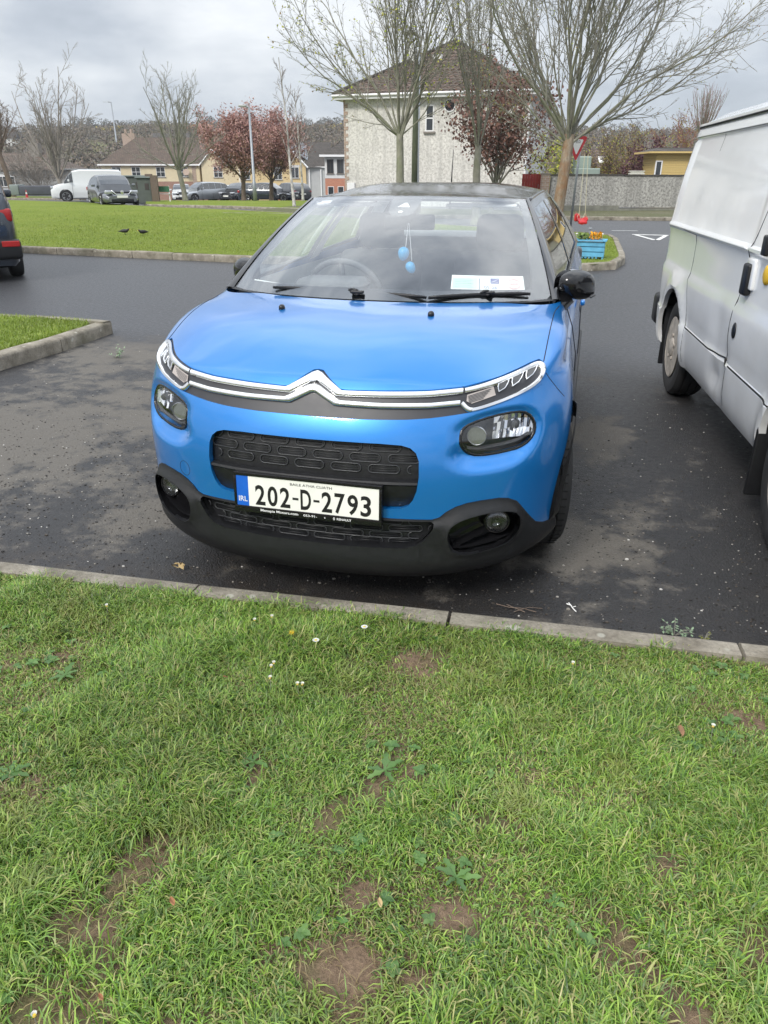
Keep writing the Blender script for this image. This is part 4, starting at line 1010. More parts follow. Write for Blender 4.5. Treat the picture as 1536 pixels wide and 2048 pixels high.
# bonnet shut lines
def zy(x, y, d=0.0):
    h = BV.ray_cast(Vector((x, y, 3)), Vector((0, 0, -1))); return (h[0].z if h[0] else 1) + d
for s in (1, -1):
    mb = MB(); pts = [Vector(p) for p in [(.7385, .455, 0), (.7405, .56, 0), (.742, .67, 0), (.7435, .79, 0), (.745, .90, 0), (.757, 1.0, 0)]]
    mb.tube([(s * p.x, p.y, zy(s * p.x, p.y, -.0006)) for p in catmull(pts, 4)], .0020, 6); mb.build('bonnet_seam', M_dark, car)
# washer jets on the bonnet
for s in (1, -1):
    x, y = s * .301, .595; z = zy(x, y)
    mb = MB(); mb.lathe([(.0125, -.004), (.0125, .006), (.011, .012), (.006, .017), (.001, .018)], 14, 0, Matrix.Translation((x, y, z)) @ Matrix.Diagonal((1, 1.2, 1, 1)))
    mb.build('washer_jet', M_gloss, car, smooth=True)
# ------------------------------------------------------------ number plate
M_plate = simple('plate_white', (.80, .80, .74), .35, var=.03); M_pblue = simple('plate_blue', (.01, .12, .55), .35, var=.04)
M_ink = simple('plate_ink', (.012, .012, .013), .4); M_white = simple('white_print', (.8, .8, .8), .5)
PL = empty('number_plate', parent=car); PZ = .4565; PY = -.004
PT = Matrix.Translation((0, PY, PZ)) @ Matrix.Rotation(radians(90 - 3), 4, 'X')
mb = MB()
mb.rbox((-.270, -.0785, -.020), (.270, .0675, .0035), .003, M=PT); 
for a, b in (((-.270, .0560, .0035), (.270, .0675, .0075)), ((-.270, -.0785, .0035), (.270, -.0560, .0075)), ((-.270, -.0560, .0035), (-.2605, .0560, .0075)), ((.2605, -.0560, .0035), (.270, .0560, .0075))): mb.rbox(a, b, .0012, M=PT, seg=2)
mb.box((-.20, -.05, -.05), (.20, .05, -.01), M=PT)
mb.build('plate_holder', M_gloss, PL, angle=40)
MB().box((-.2150, -.0555, .0036), (.260, .0555, .0050), M=PT).build('plate_face', M_plate, PL)
MB().box((-.260, -.0555, .0036), (-.2150, .0555, .0050), M=PT).build('plate_band', M_pblue, PL)
def ptext(body, cx, cz, w_, h_, mat, bold=0, z=.0053, name='lettering'):
    return text_fit(name, body, w_, h_, mat, PL, PT @ Matrix.Translation((cx, cz, z)), bold, 0)
x = -.190
for ch, w_ in zip('202-D-2793', (.0375, .0375, .0375, .022, .0385, .022, .0375, .0375, .0375, .0375)):
    h_ = .0085 if ch == '-' else .075
    g_ = .0075
    ptext(ch, x + w_ / 2, -.011, w_, h_, M_ink, 0 if ch == '-' else .022, name='plate_character'); x += w_ + g_ + (.0 if ch == '-' else .0015)
ptext('BAILE ÁTHA CLIATH', .018, .0425, .152, .0115, M_ink, .012)
ptext('IRL', -.2370, -.030, .033, .019, M_white, .008)
ptext('Menapia Motors.com', -.101, -.0675, .141, .0120, M_white, .016, .0078)
ptext('053-91-', .014, -.0675, .050, .0085, M_white, .012, .0078)
ptext("4", .067, -.0680, .0045, .0070, M_white, .012, .0078)
ptext('RENAULT', .137, -.0675, .052, .0080, M_white, .014, .0078)
dm = MB(); q = [(0, .0062), (.0042, 0), (0, -.0062), (-.0042, 0)]; qi = [(x_ * .45, y_ * .5) for x_, y_ in q]
dm.add([PT @ Vector((.101 + a, -.0675 + b, .0078)) for a, b in q + qi], [(i, (i + 1) % 4, 4 + (i + 1) % 4, 4 + i) for i in range(4)])
dm.build('diamond_emblem', M_white, PL)
# ------------------------------------------------------------ wheels
def wheel(parent, loc, r=.315, wd=.20, rimr=.205, side=1, steer=0, mat_rim=None, tread=True, spokes=5, name='wheel', hub=True):
    e = empty(name, loc, 0, parent=parent); e.rotation_euler = (0, 0, steer)
    Ry = Matrix.Rotation(radians(90), 4, 'Y')
    h = wd / 2
    prof = [(rimr - .005, -h * .80), (rimr + .02, -h * .98), (r - .055, -h * 1.06), (r - .02, -h * .98), (r - .006, -h * .80)]
    if tread:
        for g in (-.5, 0, .5): prof += [(r, h * (g - .22)), (r, h * (g - .05)), (r - .008, h * (g - .045)), (r - .008, h * (g + .045)), (r, h * (g + .05)), (r, h * (g + .2))]
    else: prof += [(r, -h * .6), (r, h * .6)]
    prof += [(r - .006, h * .80), (r - .02, h * .98), (r - .055, h * 1.06), (rimr + .02, h * .98), (rimr - .005, h * .80)]
    tb = MB(); tb.lathe(prof, 72 if tread else 28, 0, Ry)
    if tread:
        for k in range(60):
            a = 2 * pi * k / 60
            for sgn in (-1, 1):
                Mx = Matrix.Rotation(a, 4, 'X'); tb.box((sgn * h * .62 - .018 * 1, -.0022, r - .001), (sgn * h * .62 + .018, .0022, r + .0012), 1, Mx)
    tb.build('tyre', [M_rubber, M_dark], e, angle=35)
    rb = MB(); S_ = side
    rb.lathe([(rimr, -h * .8), (rimr - .012, -h * .6), (rimr - .02, 0), (rimr - .012, h * .6), (rimr, h * .8), (rimr + .004, h * .86), (rimr - .012, h * .86), (rimr - .03, h * .5), (rimr - .035, -h * .5)], 40 if tread else 20, 0, Ry @ Matrix.Scale(S_, 4, (0, 0, 1)))
    rb.lathe([(.001, S_ * h * .5), (.05, S_ * h * .55), (.065, S_ * h * .45), (.065, 0)], 20, 0, Ry)
    for k in range(spokes):
        a = 2 * pi * k / spokes
        for da in (-.16, .16):
            p0 = Vector((S_ * h * .5, cos(a + da * .5) * .05, sin(a + da * .5) * .05)); p1 = Vector((S_ * h * .72, cos(a + da) * (rimr - .015), sin(a + da) * (rimr - .015)))
            rb.tube([p0, p0.lerp(p1, .5) + Vector((S_ * .01, 0, 0)), p1], [.018, .014, .013], 6)
    rb.build('rim', mat_rim or M_alloy, e, angle=40)
    db = MB(); db.lathe([(.001, -S_ * .01), (rimr - .03, -S_ * .01), (rimr - .03, -S_ * .03), (.001, -S_ * .03)], 20, 0, Ry); db.build('brake_disc', M_lampgrey, e)
    return e
M_alloy = simple('wheel_alloy', (.45, .46, .47), .3, .8)
for sx in (1, -1):
    for y in (.83, 3.37): wheel(car, (sx * .728, y, .315), side=sx, tread=(y < 1), steer=(radians(12) if y < 1 else 0))
# wheel wells and floor
mb = MB(); mb.box((-.62, .62, .20), (.62, 3.7, .60)); mb.box((-.72, 1.3, .20), (.72, 2.9, .42)); mb.build('underbody', M_dark, car)
# ------------------------------------------------------------ greenhouse
def Wp(u, v, d=0.0):
    a = abs(u); x = lerp(.722, .532, v) * u; y = lerp(.78 + .27 * a ** 2.2, 1.50 + .16 * a ** 2.4, v); z = lerp(1.003 - .012 * u * u, 1.376 - .015 * u * u, v)
    b = .022 * 4 * v * (1 - v); n = Vector((.22 * u, -.5, .83)).normalized()
    return Vector((x, y, z)) + n * (b + d)
MB().grid(lambda a, b: Wp(lerp(-1, 1, a), b), 40, 20).build('windscreen', M_glass, car, smooth=True)
ft = MB(); dI = -.003
UL = .915
def wg(u0, u1, v0, v1, nu, nv, d=dI, mb=ft, mi=0): mb.grid(lambda a, b: Wp(lerp(u0, u1, a), lerp(v0, v1, b), d), nu, nv, mi)
wg(-1, 1, 0, .085, 30, 2)
for s in (1, -1):
    ft.grid(lambda a, b: Wp(s * lerp(lerp(.905, .945, b), 1, a), lerp(.085, .97, b), dI), 2, 12, 0)
    q = [(.905, .085), (.86, .085), (.885, .092), (.898, .105), (.906, .13)]
    ft.add([Wp(s * a, b, dI) for a, b in q], [(0, 1, 2, 3, 4)])
wg(-1, 1, .968, 1, 30, 1)
ft.build('glass_border', M_frit, car, smooth=True)
# camera housing at the top of the windscreen
sb = MB(); q = [(-.135, .97), (-.125, .88), (-.105, .80), (-.07, .765), (.0, .755), (.065, .765), (.10, .80), (.12, .88), (.13, .97)]
sb.add([Wp(a, b, -.004) for a, b in q] , [tuple(range(len(q)))])
sb.box((-.045, 1.45, 1.30), (.045, 1.56, 1.345), 0)
cs = sb.build('camera_housing', M_frit, car)
t2 = MB(); t2.add([Wp(a, b, -.0025) for a, b in ((-.055, .86), (.052, .86), (.018, .915), (-.006, .915))], [(0, 1, 2, 3)]); t2.build('camera_window', M_greyplast, cs)
t2 = MB(); t2.add([Wp(-.01 + .022 * cos(a), .805 + .012 * sin(a), -.0025) for a in np.linspace(0, 2 * pi, 14, endpoint=False)], [tuple(range(14))]); t2.build('light_sensor', M_greyplast, cs)
# A pillars
Lb = lambda y: lerp(.985, 1.052, smooth01((y - 1.05) / 2.2))
def rail(y):
    k = (y - 1.66) / 1.6
    return Vector((.540 + .004 * sin(pi * max(0, min(1, k))) - .03 * max(0, k - .8), y, 1.350 + .026 * sin(pi * max(0, min(1, k * .8)))))
def Sd(q, tt, s, d=0.0):
    """side of the cabin: q along the car, tt up"""
    yb = lerp(1.05, 3.50, q); yt = lerp(1.70, 3.28, q)
    b = Vector((.757, yb, Lb(yb))); r = rail(yt); p = b.lerp(r, tt); p.x += .018 * 4 * tt * (1 - tt) + d
    return Vector((p.x * s, p.y, p.z))
for s in (1, -1):
    mb = MB()
    def ap(a, b):
        w0 = Wp(s * 1.0, b); s0 = Sd(.0, b, s); p = w0.lerp(s0, a); n = Vector((.6 * s, -.5, .5)).normalized(); return p + n * (.016 * 4 * a * (1 - a) * .8 + .004)
    mb.grid(ap, 6, 16, 0, flip=(s < 0)); mb.build('front_pillar', M_roof, car, smooth=True, fix=False)
    tr = MB(); tr.grid(lambda a, b: (Wp(s * 1.0, b, -.03).lerp(Sd(.02, b, s, -.05), a * 1.0 - .5) if a < .5 else Sd(.02, b, s, -.045)) , 4, 10); tr.build('pillar_trim', M_greyplast, car, smooth=True)
    # body side above the belt: pillars as one sheet with window openings
    pil = MB()
    def band(q0, q1, t0, t1, n=3, m=4, d=0.0): pil.grid(lambda a, b: Sd(lerp(q0, q1, a), lerp(t0, t1, b), s, d), n, m, 0, flip=(s < 0))
    band(0, 1, -.02, .05, 24, 1, .004); band(0, 1, .90, 1.0, 24, 1, .004)
    band(.0, .045, .05, .90, 1, 5, .004); band(.43, .475, .05, .90, 1, 5, .004); band(.83, 1.0, .05, .90, 3, 5, .004)
    pil.build('side_pillars', M_roof, car, angle=50)
    for q0, q1 in ((.045, .43), (.475, .83)):
        g = MB(); g.grid(lambda a, b: Sd(lerp(q0, q1, a), lerp(.05, .90, b), s, .001), 8, 6, 0, flip=(s < 0)); g.build('side_window', M_sglass, car, smooth=True)
    g = MB(); g.tube([Sd(q, .03, s, .010) for q in np.linspace(0.02, .9, 12)], .007, 6); g.build('window_trim', M_gloss, car, smooth=True)
# roof
def Rf(a, b):
    u = lerp(-1, 1, a); ua = abs(u)
    f = Wp(u, 1.0); y = lerp(f.y, 3.34 - .06 * ua ** 2, b)
    hw = lerp(.532, rail(max(1.66, y)).x, smooth01(b * 8)); zc = 1.376 + .050 * sin(pi * min(1, (b * 1.10) ** .62 * .86)); ze = rail(max(1.66, y)).z
    z = lerp(f.z, ze, smooth01(b * 10)); zc = lerp(f.z, zc, smooth01(b * 3 + .0)) if b < .34 else zc
    z = zc - (zc - (z if ua > 0 else z)) * ua ** 4 if b > 0 else f.z
    return Vector((hw * u, y, z + (.004 if b > 0 else 0)))
MB().grid(Rf, 30, 30).build('roof', M_roof, car, smooth=True)
for s in (1, -1):
  mb = MB(); mb.tube([rail(y) * 1.0 if s > 0 else Vector((-rail(y).x, y, rail(y).z)) for y in np.linspace(1.72, 3.2, 10)], .010, 8)
  mb.build('roof_rail', M_roof, car, smooth=True)
def Rg(a, b): u = lerp(-1, 1, a); return Vector((lerp(.60, .52, b) * u, lerp(3.72, 3.33, b) - .05 * u * u, lerp(1.04, 1.36, b)))
MB().grid(Rg, 8, 6, flip=True).build('rear_window', M_sglass, car, smooth=True)
mb = MB()
for s in (1, -1):
    mb.grid(lambda a, b: Rg(0.5 + .5 * s, b).lerp(Sd(1, b, s), a), 3, 5)
mb.grid(lambda a, b: Rg(a, .0).lerp(Vector((lerp(-.66, .66, a), 3.78, 1.05)), b), 8, 1)
mb.build('rear_pillars', M_roof, car, smooth=True)
# ------------------------------------------------------------ cabin
mb = MB()
mb.grid(lambda a, b: Vector((lerp(-.70, .70, a), lerp(.80 + .25 * abs(2 * a - 1) ** 2, 1.38, b), lerp(.985, .962, b) + .012 * sin(b * pi))), 12, 6)
mb.grid(lambda a, b: Vector((lerp(-.70, .70, a), lerp(1.38, 1.46, b), lerp(.962, .60, b))), 4, 3)
dash = mb.build('dashboard', M_dash, car, smooth=True)
mb = MB(); mb.rbox((-.50, 1.22, .955), (-.16, 1.42, 1.02), .04); mb.build('instrument_hood', M_dash, dash, smooth=True)
M = Matrix.Translation((-.315, 1.47, .925)) @ Matrix.Rotation(radians(-66), 4, 'X')
mb = MB()
ring_ = [M @ Vector((.185 * cos(a), .175 * sin(a), 0)) for a in np.linspace(0, 2 * pi, 40)]
mb.tube(ring_, .015, 8, caps=False); mb.lathe([(.07, -.02), (.065, .02), (.001, .03)], 16, 0, M)
for a in (0, pi, -pi / 2): mb.tube([M @ Vector((.05 * cos(a), .05 * sin(a), 0)), M @ Vector((.18 * cos(a), .17 * sin(a), 0))], .014, 6)
mb.build('steering_wheel', M_dash, car, smooth=True)
for x in (-.35, .35):
    mb = MB(); mb.rbox((x - .25, 1.65, .35), (x + .25, 2.15, .58), .06); mb.rbox((-.25, -.07, 0), (.25, .07, .60), .06, M=Matrix.Translation((x, 2.16, .48)) @ Matrix.Rotation(radians(-14), 4, 'X'))
    seat = mb.build('front_seat', M_seat, car, smooth=True)
    mb = MB(); mb.rbox((x - .135, 2.25, 1.07), (x + .135, 2.36, 1.265), .05); mb.tube([(x - .05, 2.30, 1.0), (x - .05, 2.31, 1.1)], .007); mb.tube([(x + .05, 2.30, 1.0), (x + .05, 2.31, 1.1)], .007)
    mb.build('headrest', M_seat, seat, smooth=True)
mb = MB(); mb.rbox((-.62, 2.75, .35), (.62, 3.15, .60), .06); mb.rbox((-.62, -.06, 0), (.62, .06, .50), .05, M=Matrix.Translation((0, 3.12, .52)) @ Matrix.Rotation(radians(-16), 4, 'X')); mb.build('rear_seat', M_seat, car, smooth=True)
for s in (1, -1):
    mb = MB(); mb.grid(lambda a, b: Vector((s * lerp(.715, .725, b), lerp(1.1, 3.4, a), lerp(.40, 1.0, b))), 6, 2)
    mb.build('door_trim', M_greyplast, car)
mb = MB(); mb.grid(lambda a, b: Rf(lerp(.06, .94, a), lerp(.03, .97, b)) - Vector((0, 0, .028)), 10, 10); mb.build('headlining', M_greyplast, car, smooth=True)
for s in (1, -1):
    mb = MB(); mb.grid(lambda a, b: Sd(lerp(.42, .485, a), b, s, -.03), 2, 6); mb.grid(lambda a, b: Sd(lerp(.82, 1.0, a), b, s, -.03), 2, 6)
    mb.tube([Sd(q, .93, s, -.04) for q in np.linspace(0.02, .95, 8)], .02, 6)
    mb.build('cabin_trim', M_greyplast, car, smooth=True)
mb = MB(); mb.rbox((-.125, 1.50, 1.225), (.125, 1.53, 1.295), .014); mb.tube([(0, 1.52, 1.29), (0, 1.55, 1.35)], .012); mb.build('rear_view_mirror', M_blk, car, smooth=True)
for s in (-1, 1):
  mb = MB(); mb.rbox((s * .33 - .17, 1.60, 1.325), (s * .33 + .17, 1.72, 1.340), .006)
  mb.build('sun_visor', M_greyplast, car, smooth=True)
# scuttle and wipers
mb = MB(); mb.grid(lambda a, b: Vector((lerp(-.74, .74, a), lerp(.775 + .27 * abs(2 * a - 1) ** 2.2, .83 + .27 * abs(2 * a - 1) ** 2.2, b), lerp(.990, 1.012 - .01 * abs(2 * a - 1), b))), 24, 2); mb.build('scuttle', M_blk, car, smooth=True)
def wiper(pv, tip0, tip1, name='wiper'):
    mb = MB(); pv, a, b = Vector(pv), Vector(tip0), Vector(tip1)
    up = Vector((0, -.35, 1)).normalized()
    mid = a.lerp(b, .5)
    mb.tube([pv, pv + up * .006], [.015, .012], 12)
    mb.rbox((-.028, -.011, -.006), (.028, .011, .006), .005, M=Matrix.Translation(pv + up * .008))
    arm = [pv + up * .012, pv.lerp(mid, .5) + up * .018, mid + up * .010]
    mb.tube(arm, [.008, .0065, .0055], 6)
    n = 10; pts = [a.lerp(b, i / n) for i in range(n + 1)]
    mb.tube([p + up * (.004 + .004 * sin(pi * i / n)) for i, p in enumerate(pts)], [.004] + [.0075] * (n - 1) + [.004], 6)
    mb.tube([p for p in pts], .004, 4)
    return mb.build(name, M_blk, car, smooth=True)
def onW(u, v, d=.010): return Wp(u, v, d)
wiper(onW(-.07, .035, .004), onW(-.64, .030), onW(.33, .012)); wiper(onW(.66, .050, .004), onW(.34, .010), onW(.885, .035))
# door mirrors
def mirror(c, s, fold=0.0):
    r = empty('door_mirror', c, fold, parent=car)
    bm_ = bmesh.new(); bmesh.ops.create_uvsphere(bm_, u_segments=32, v_segments=20, radius=1)
    for v in bm_.verts:
        x, y, z = v.co; fl = .55 if y > 0 else .75
        k = 1 + .10 * x * s; v.co = Vector((math.copysign(abs(x) ** .85, x) * .100, y * .080 * fl, math.copysign(abs(z) ** .85, z) * .060 * k + .012 * (-x * s)))
    o = bm_obj(bm_, 'mirror_shell', M_gloss, r, angle=None)
    mb = MB(); mb.add([Vector((s * .0 + .088 * math.copysign(abs(cos(a)) ** .7, cos(a)), .046, .058 * math.copysign(abs(sin(a)) ** .7, sin(a)))) for a in np.linspace(0, 2 * pi, 28, endpoint=False)], [tuple(range(28))]); mb.build('mirror_glass', M_reflector, r)
    mb = MB(); mb.tube([(-s * .04, .01, -.05), (-s * .085, .02, -.10), (-s * .12, .03, -.145)], [.035, .028, .034], 10); mb.build('mirror_arm', M_gloss, r, smooth=True)
    mb = MB(); mb.tube([(s * .02, -.065, -.044), (s * .06, -.052, -.040), (s * .093, -.02, -.030)], .006, 6); mb.build('mirror_indicator', M_lampgrey, r, smooth=True)
mirror((.815, 1.13, 1.045), 1, radians(52)); mirror((-.77, 1.30, 1.04), -1, radians(-52))
# door seams, handles
for s in (1, -1):
    for y in (1.16, 2.22):
      mb = MB(); mb.tube([(s * sx_, yy, z) for sx_, yy, z in [(.849, y + .05, .38), (.849, y, .6), (.842, y, .75), (.815, y, .87), (.775, y + .02, .965)]], .002, 4)
      mb.build('door_seam', M_dark, car)
    mb = MB()
    for y in (2.0, 2.95): mb.rbox((s * .848 - .012, y - .09, .84), (s * .848 + .012, y + .09, .868), .01)
    mb.build('door_handle', M_blue, car, smooth=True)
    mb = MB(); mb.rbox((s * .846 - .012, 1.25, .40), (s * .846 + .016, 3.0, .52), .012); mb.build('door_bump_strip', M_blk, car, smooth=True)
    mb = MB(); mb.rbox((s * .70 - .1, 3.72, .78), (s * .70 + .1, 3.86, .98), .03); mb.build('rear_lamp', M_redlens if 'M_redlens' in globals() else M_lampgrey, car, smooth=True)
mb = MB(); mb.box((-.66, 3.20, .98), (.66, 3.86, 1.075)); mb.box((-.70, 3.775, .4), (.70, 3.83, 1.07)); mb.build('parcel_shelf', M_dash, car)
# ------------------------------------------------------------ things in the windscreen
M_paper = simple('printed_paper', (.78, .82, .80), .6, var=.04)
M_pgreen = simple('mint_paper', (.50, .68, .58), .6, var=.04); M_navy = simple('navy_print', (.02, .04, .22), .6); M_redp = simple('red_print', (.60, .12, .12), .6); M_greyp = simple('grey_print', (.25, .28, .32), .6)
def onglass(u, v, d): return Wp(u, v, d)
SH = empty('disc_holder', (CAR[0], CAR[1], 0), 0, 'clear strip holding paper motoring discs, low in the windscreen beside the passenger side pillar', 'windscreen discs')
U0, U1, V0, V1 = .455, .865, .105, .215
mb = MB()
def skew(a, b): return lerp(U0, U1, a), lerp(V0, V1, b) - .012 * a + .0
def gp(a, b, d): u, v = skew(a, b); return Wp(u, v, d)
mb.grid(lambda a, b: gp(a, b, -.006), 10, 4); mb.build('paper', M_paper, SH)
mb = MB(); mb.grid(lambda a, b: gp(lerp(.02, .36, a), lerp(.05, .80, b), -.0055), 4, 2); mb.build('green_disc', M_pgreen, SH)
mb = MB(); mb.grid(lambda a, b: gp(lerp(.38, .40, a), lerp(.02, .80, b), -.0053), 1, 2)
for k in range(5): mb.grid(lambda a, b: gp(lerp(.05, .30 - .03 * (k % 2), a), lerp(.14 + k * .12, .165 + k * .12, b), -.0050), 1, 1)
for k in range(5): mb.grid(lambda a, b: gp(lerp(.42, .52, a), lerp(.30 + k * .1, .325 + k * .1, b), -.0050), 1, 1)
mb.build('print_lines', M_greyp, SH)
mb = MB(); mb.grid(lambda a, b: gp(lerp(.54, .66, a), lerp(.42, .80, b), -.0050), 1, 1); bl = mb.build('blue_logo', M_navy, SH)
mb = MB(); mb.tube([gp(.555, .5, -.0045), gp(.65, .74, -.0045)], .0008, 4); mb.tube([gp(.56, .56, -.0045), gp(.60, .54, -.0045), gp(.645, .5, -.0045)], .0008, 4); mb.build('logo_stroke', M_white, bl)
mb = MB()
for rr in (1, .82): mb.tube([gp(.86 + .105 * rr * cos(a), .40 + .36 * rr * sin(a), -.0050) for a in np.linspace(0, 2 * pi, 30)], .0009, 4, caps=False)
for k in (0, 1): mb.grid(lambda a, b: gp(lerp(.80, .92, a), lerp(.36 + k * .10, .40 + k * .10, b), -.0050), 1, 1)
mb.build('red_stamp', M_redp, SH)
def gtext(body, a, b, w_, h_, mat):
    c = gp(a, b, -.0045); tx = (gp(a + .05, b, -.0045) - c).normalized(); tz = (gp(a, b + .1, -.0045) - c); tz = (tz - tx * tz.dot(tx)).normalized(); n_ = tx.cross(tz)
    M = Matrix((( tx.x, tz.x, n_.x, c.x), (tx.y, tz.y, n_.y, c.y), (tx.z, tz.z, n_.z, c.z), (0, 0, 0, 1)))
    return text_fit('lettering', body, w_, h_, mat, SH, M, .004, .0006)
gtext('05 26', .54, .14, .055, .016, M_navy); gtext('www.menapiamotors.com', .50, .92, .11, .008, M_greyp)
OR = empty('hanging_ornament', (CAR[0], CAR[1], 0), 0, 'two small blue ornaments hanging on strings behind the middle of the windscreen', 'ornament')
M_ob = simple('sky_blue_toy', (.03, .32, .62), .35, var=.1)
mb = MB(); mb.tube([(0.012, 1.44, 1.26), (.02, 1.36, 1.16)], .0012, 4); mb.tube([(0.016, 1.44, 1.26), (.05, 1.36, 1.10)], .0012, 4); mb.build('string', M_white, OR)
def egg(c, rx, rz, tilt):
    b_ = bmesh.new(); bmesh.ops.create_uvsphere(b_, u_segments=18, v_segments=12, radius=1)
    for v in b_.verts: v.co = Matrix.Rotation(tilt, 3, 'Y') @ Vector((v.co.x * rx * (1 + .15 * v.co.z), v.co.y * rx, v.co.z * rz)) + Vector(c)
    return bm_obj(b_, 'blue_figure', M_ob, OR, angle=None)
egg((.012, 1.35, 1.130), .026, .032, .1); egg((.052, 1.33, 1.072), .022, .028, -.5)
for o_ in list(SH.children) + list(OR.children): pass
mb = MB(); mb.grid(lambda a, b: Wp(lerp(-.88, -.62, a), lerp(.098, .108 - .01 * a, b), -.010), 6, 1)
o = mb.build('paper_slip', M_paper, None); o.location = CAR; tag(o, 'narrow torn white paper slip lying low inside the windscreen, driver side', 'paper')
mb = MB(); mb.grid(lambda a, b: Wp(lerp(-.86, -.74, a), lerp(.925, .962, b), -.005), 3, 1); mb.build('toll_tag', M_greyplast, car)
# ------------------------------------------------------------ white panel van on the right
VA = radians(5.41)
van = empty('panel_van', (.66, 5.18, 0), VA, 'scuffed white panel van with dented sliding door, parked right of the blue car', 'van')
M_van = paint('white_van_paint', (.84, .85, .85), .32, 0, flake=False, dirt=.32)
SEC = [(.075, .27), (.035, .30), (.020, .335), (.006, .40), (0, .47), (-.002, .55), (.006, .565), (.006, .60), (0, .66), (-.004, .76), (-.002, .84), (.010, .875), (.014, .95), (.012, 1.08), (.006, 1.115), (-.006, 1.128), (-.006, 1.142), (.022, 1.155), (.030, 1.20), (.042, 1.32), (.062, 1.45), (.088, 1.58), (.108, 1.67), (.112, 1.695), (.098, 1.710), (.108, 1.745), (.118, 1.765), (.104, 1.775), (.104, 1.788), (.150, 1.800), (.28, 1.86), (.6, 1.915), (.985, 1.935)]
SEC2 = []
for a, b in zip(SEC[:-1], SEC[1:]):
    n = 2 if abs(b[1] - a[1]) > .06 or abs(b[0] - a[0]) > .1 else 1
    SEC2 += [(lerp(a[0], b[0], i / n), lerp(a[1], b[1], i / n)) for i in range(n)]
SEC2.append(SEC[-1])
YS = [1.22, 1.215, 1.20, 1.17, 1.12, 1.05] + list(np.arange(.98, -2.0, -.055)) + list(np.arange(-2.0, -3.0, -.08)) + [-3.0, -3.05, -3.08]
def vtop(y): return 1.95 if y > -1.35 else lerp(1.90, 1.14, smooth01((-1.35 - y) / .95)) if y > -2.3 else lerp(1.14, .92, (-2.3 - y) / .8)
def vpt(x, z, y):
    zz = min(z, vtop(y) - .0 + .02 * (x / .985)); r = 0
    rec = smooth01((y + 1.03 - .0) / .03) if y < 0 else smooth01((1.04 - y) / .05)        # pressed panel above the ledge
    if 1.15 < z < 1.69 and x < .2: x = x - .016 * (1 - rec)
    if y > 1.05: r = .10 * (1 - sqrt(max(0, 1 - ((y - 1.05) / .17) ** 2)))
    if y < -2.2: r = .45 * ((-2.2 - y) / .88) ** 2.4
    x = lerp(x, .985, r / .985) if x < .985 else x
    # dents in the sliding door
    d1 = math.exp(-((y + .80) / .10) ** 2 - ((z - .44) / .07) ** 2); d2 = math.exp(-((y + .93) / .05) ** 2 - ((z - .50) / .16) ** 2); d3 = math.exp(-((y + .72) / .12) ** 2 - ((z - .72) / .12) ** 2)
    if x < .3: x += .030 * d1 + .022 * d2 + .012 * d3 - .010 * math.exp(-((y + .88) / .04) ** 2 - ((z - .40) / .05) ** 2)
    return Vector((x, y, zz))
bmv = bmesh.new(); rows = [[bmv.verts.new(vpt(x, z, y)) for x, z in SEC2] + [bmv.verts.new(Vector((1.97 - vpt(x, z, y).x, y, vpt(x, z, y).z))) for x, z in SEC2[:-1][::-1]] for y in YS]
for a, b in zip(rows[:-1], rows[1:]):
    for i in range(len(a) - 1): bmv.faces.new((a[i], a[i + 1], b[i + 1], b[i]))
bmv.faces.new(rows[0][::-1]); bmv.faces.new(rows[-1])
bmesh.ops.recalc_face_normals(bmv, faces=bmv.faces[:])
VAR1 = [(.50 + .405 * cos(a), .335 + .405 * sin(a)) for a in np.linspace(0, 2 * pi, 40, endpoint=False)]; VAR2 = [(y - 2.64, z) for y, z in VAR1]
for v in bmv.verts:                                                     # swage round each arch
    if v.co.x < .3:
        for cy in (.50, -2.14):
            d = math.hypot(v.co.y - cy, v.co.z - .335)
            if .38 < d < .52: v.co.x -= .022 * smooth01(1 - abs(d - .43) / .09)
for p in (VAR1, VAR2): cut_poly(bmv, p, (1, 2), lambda c: abs(c.x - .985) > .7, thr=.05)
WIN = [(-1.28, 1.20), (-1.27, 1.50), (-1.33, 1.66), (-1.50, 1.70), (-1.72, 1.58), (-2.12, 1.26), (-2.10, 1.17), (-1.40, 1.14)]
cut_poly(bmv, WIN, (1, 2), lambda c: abs(c.x - .985) > .7, thr=.05)
WSC = [(.20, -1.52), (1.77, -1.52), (1.85, -2.2), (.12, -2.2)]
bmv.normal_update()
take(bmv, lambda f: abs(fc(f).x - .985) > .55 and (inpoly(fc(f).y, fc(f).z, VAR1) or inpoly(fc(f).y, fc(f).z, VAR2))).free()
vw = take(bmv, lambda f: abs(fc(f).x - .985) > .6 and inpoly(fc(f).y, fc(f).z, WIN))
vws = take(bmv, lambda f: inpoly(fc(f).x, fc(f).y, WSC) and fc(f).z > 1.1)
rim(bmv, lambda c: Vector((.03 if c.x < .98 else -.03, 0, 0)), lambda c: polydist(c.y, c.z, VAR1) < .01 or polydist(c.y, c.z, VAR2) < .01)
BVV = BVHTree.FromBMesh(bmv)
bm_obj(bmv, 'body', M_van, van, angle=28)
shift(vw, lambda v: Vector((.006 if v.co.x < .98 else -.006, 0, 0)))
for s_, nm in ((0, 'cab_window'), (1, 'cab_window')):
    part = vw.copy(); bmesh.ops.delete(part, geom=[f for f in part.faces if (fc(f).x > .98) != bool(s_)], context='FACES'); bm_obj(part, nm, M_win, van)
vw.free(); bm_obj(vws, 'windscreen', M_win, van)
def vx(y, z, d=0.0):
    h = BVV.ray_cast(Vector((-1, y, z)), Vector((1, 0, 0))); return (h[0].x if h[0] else .03) + d
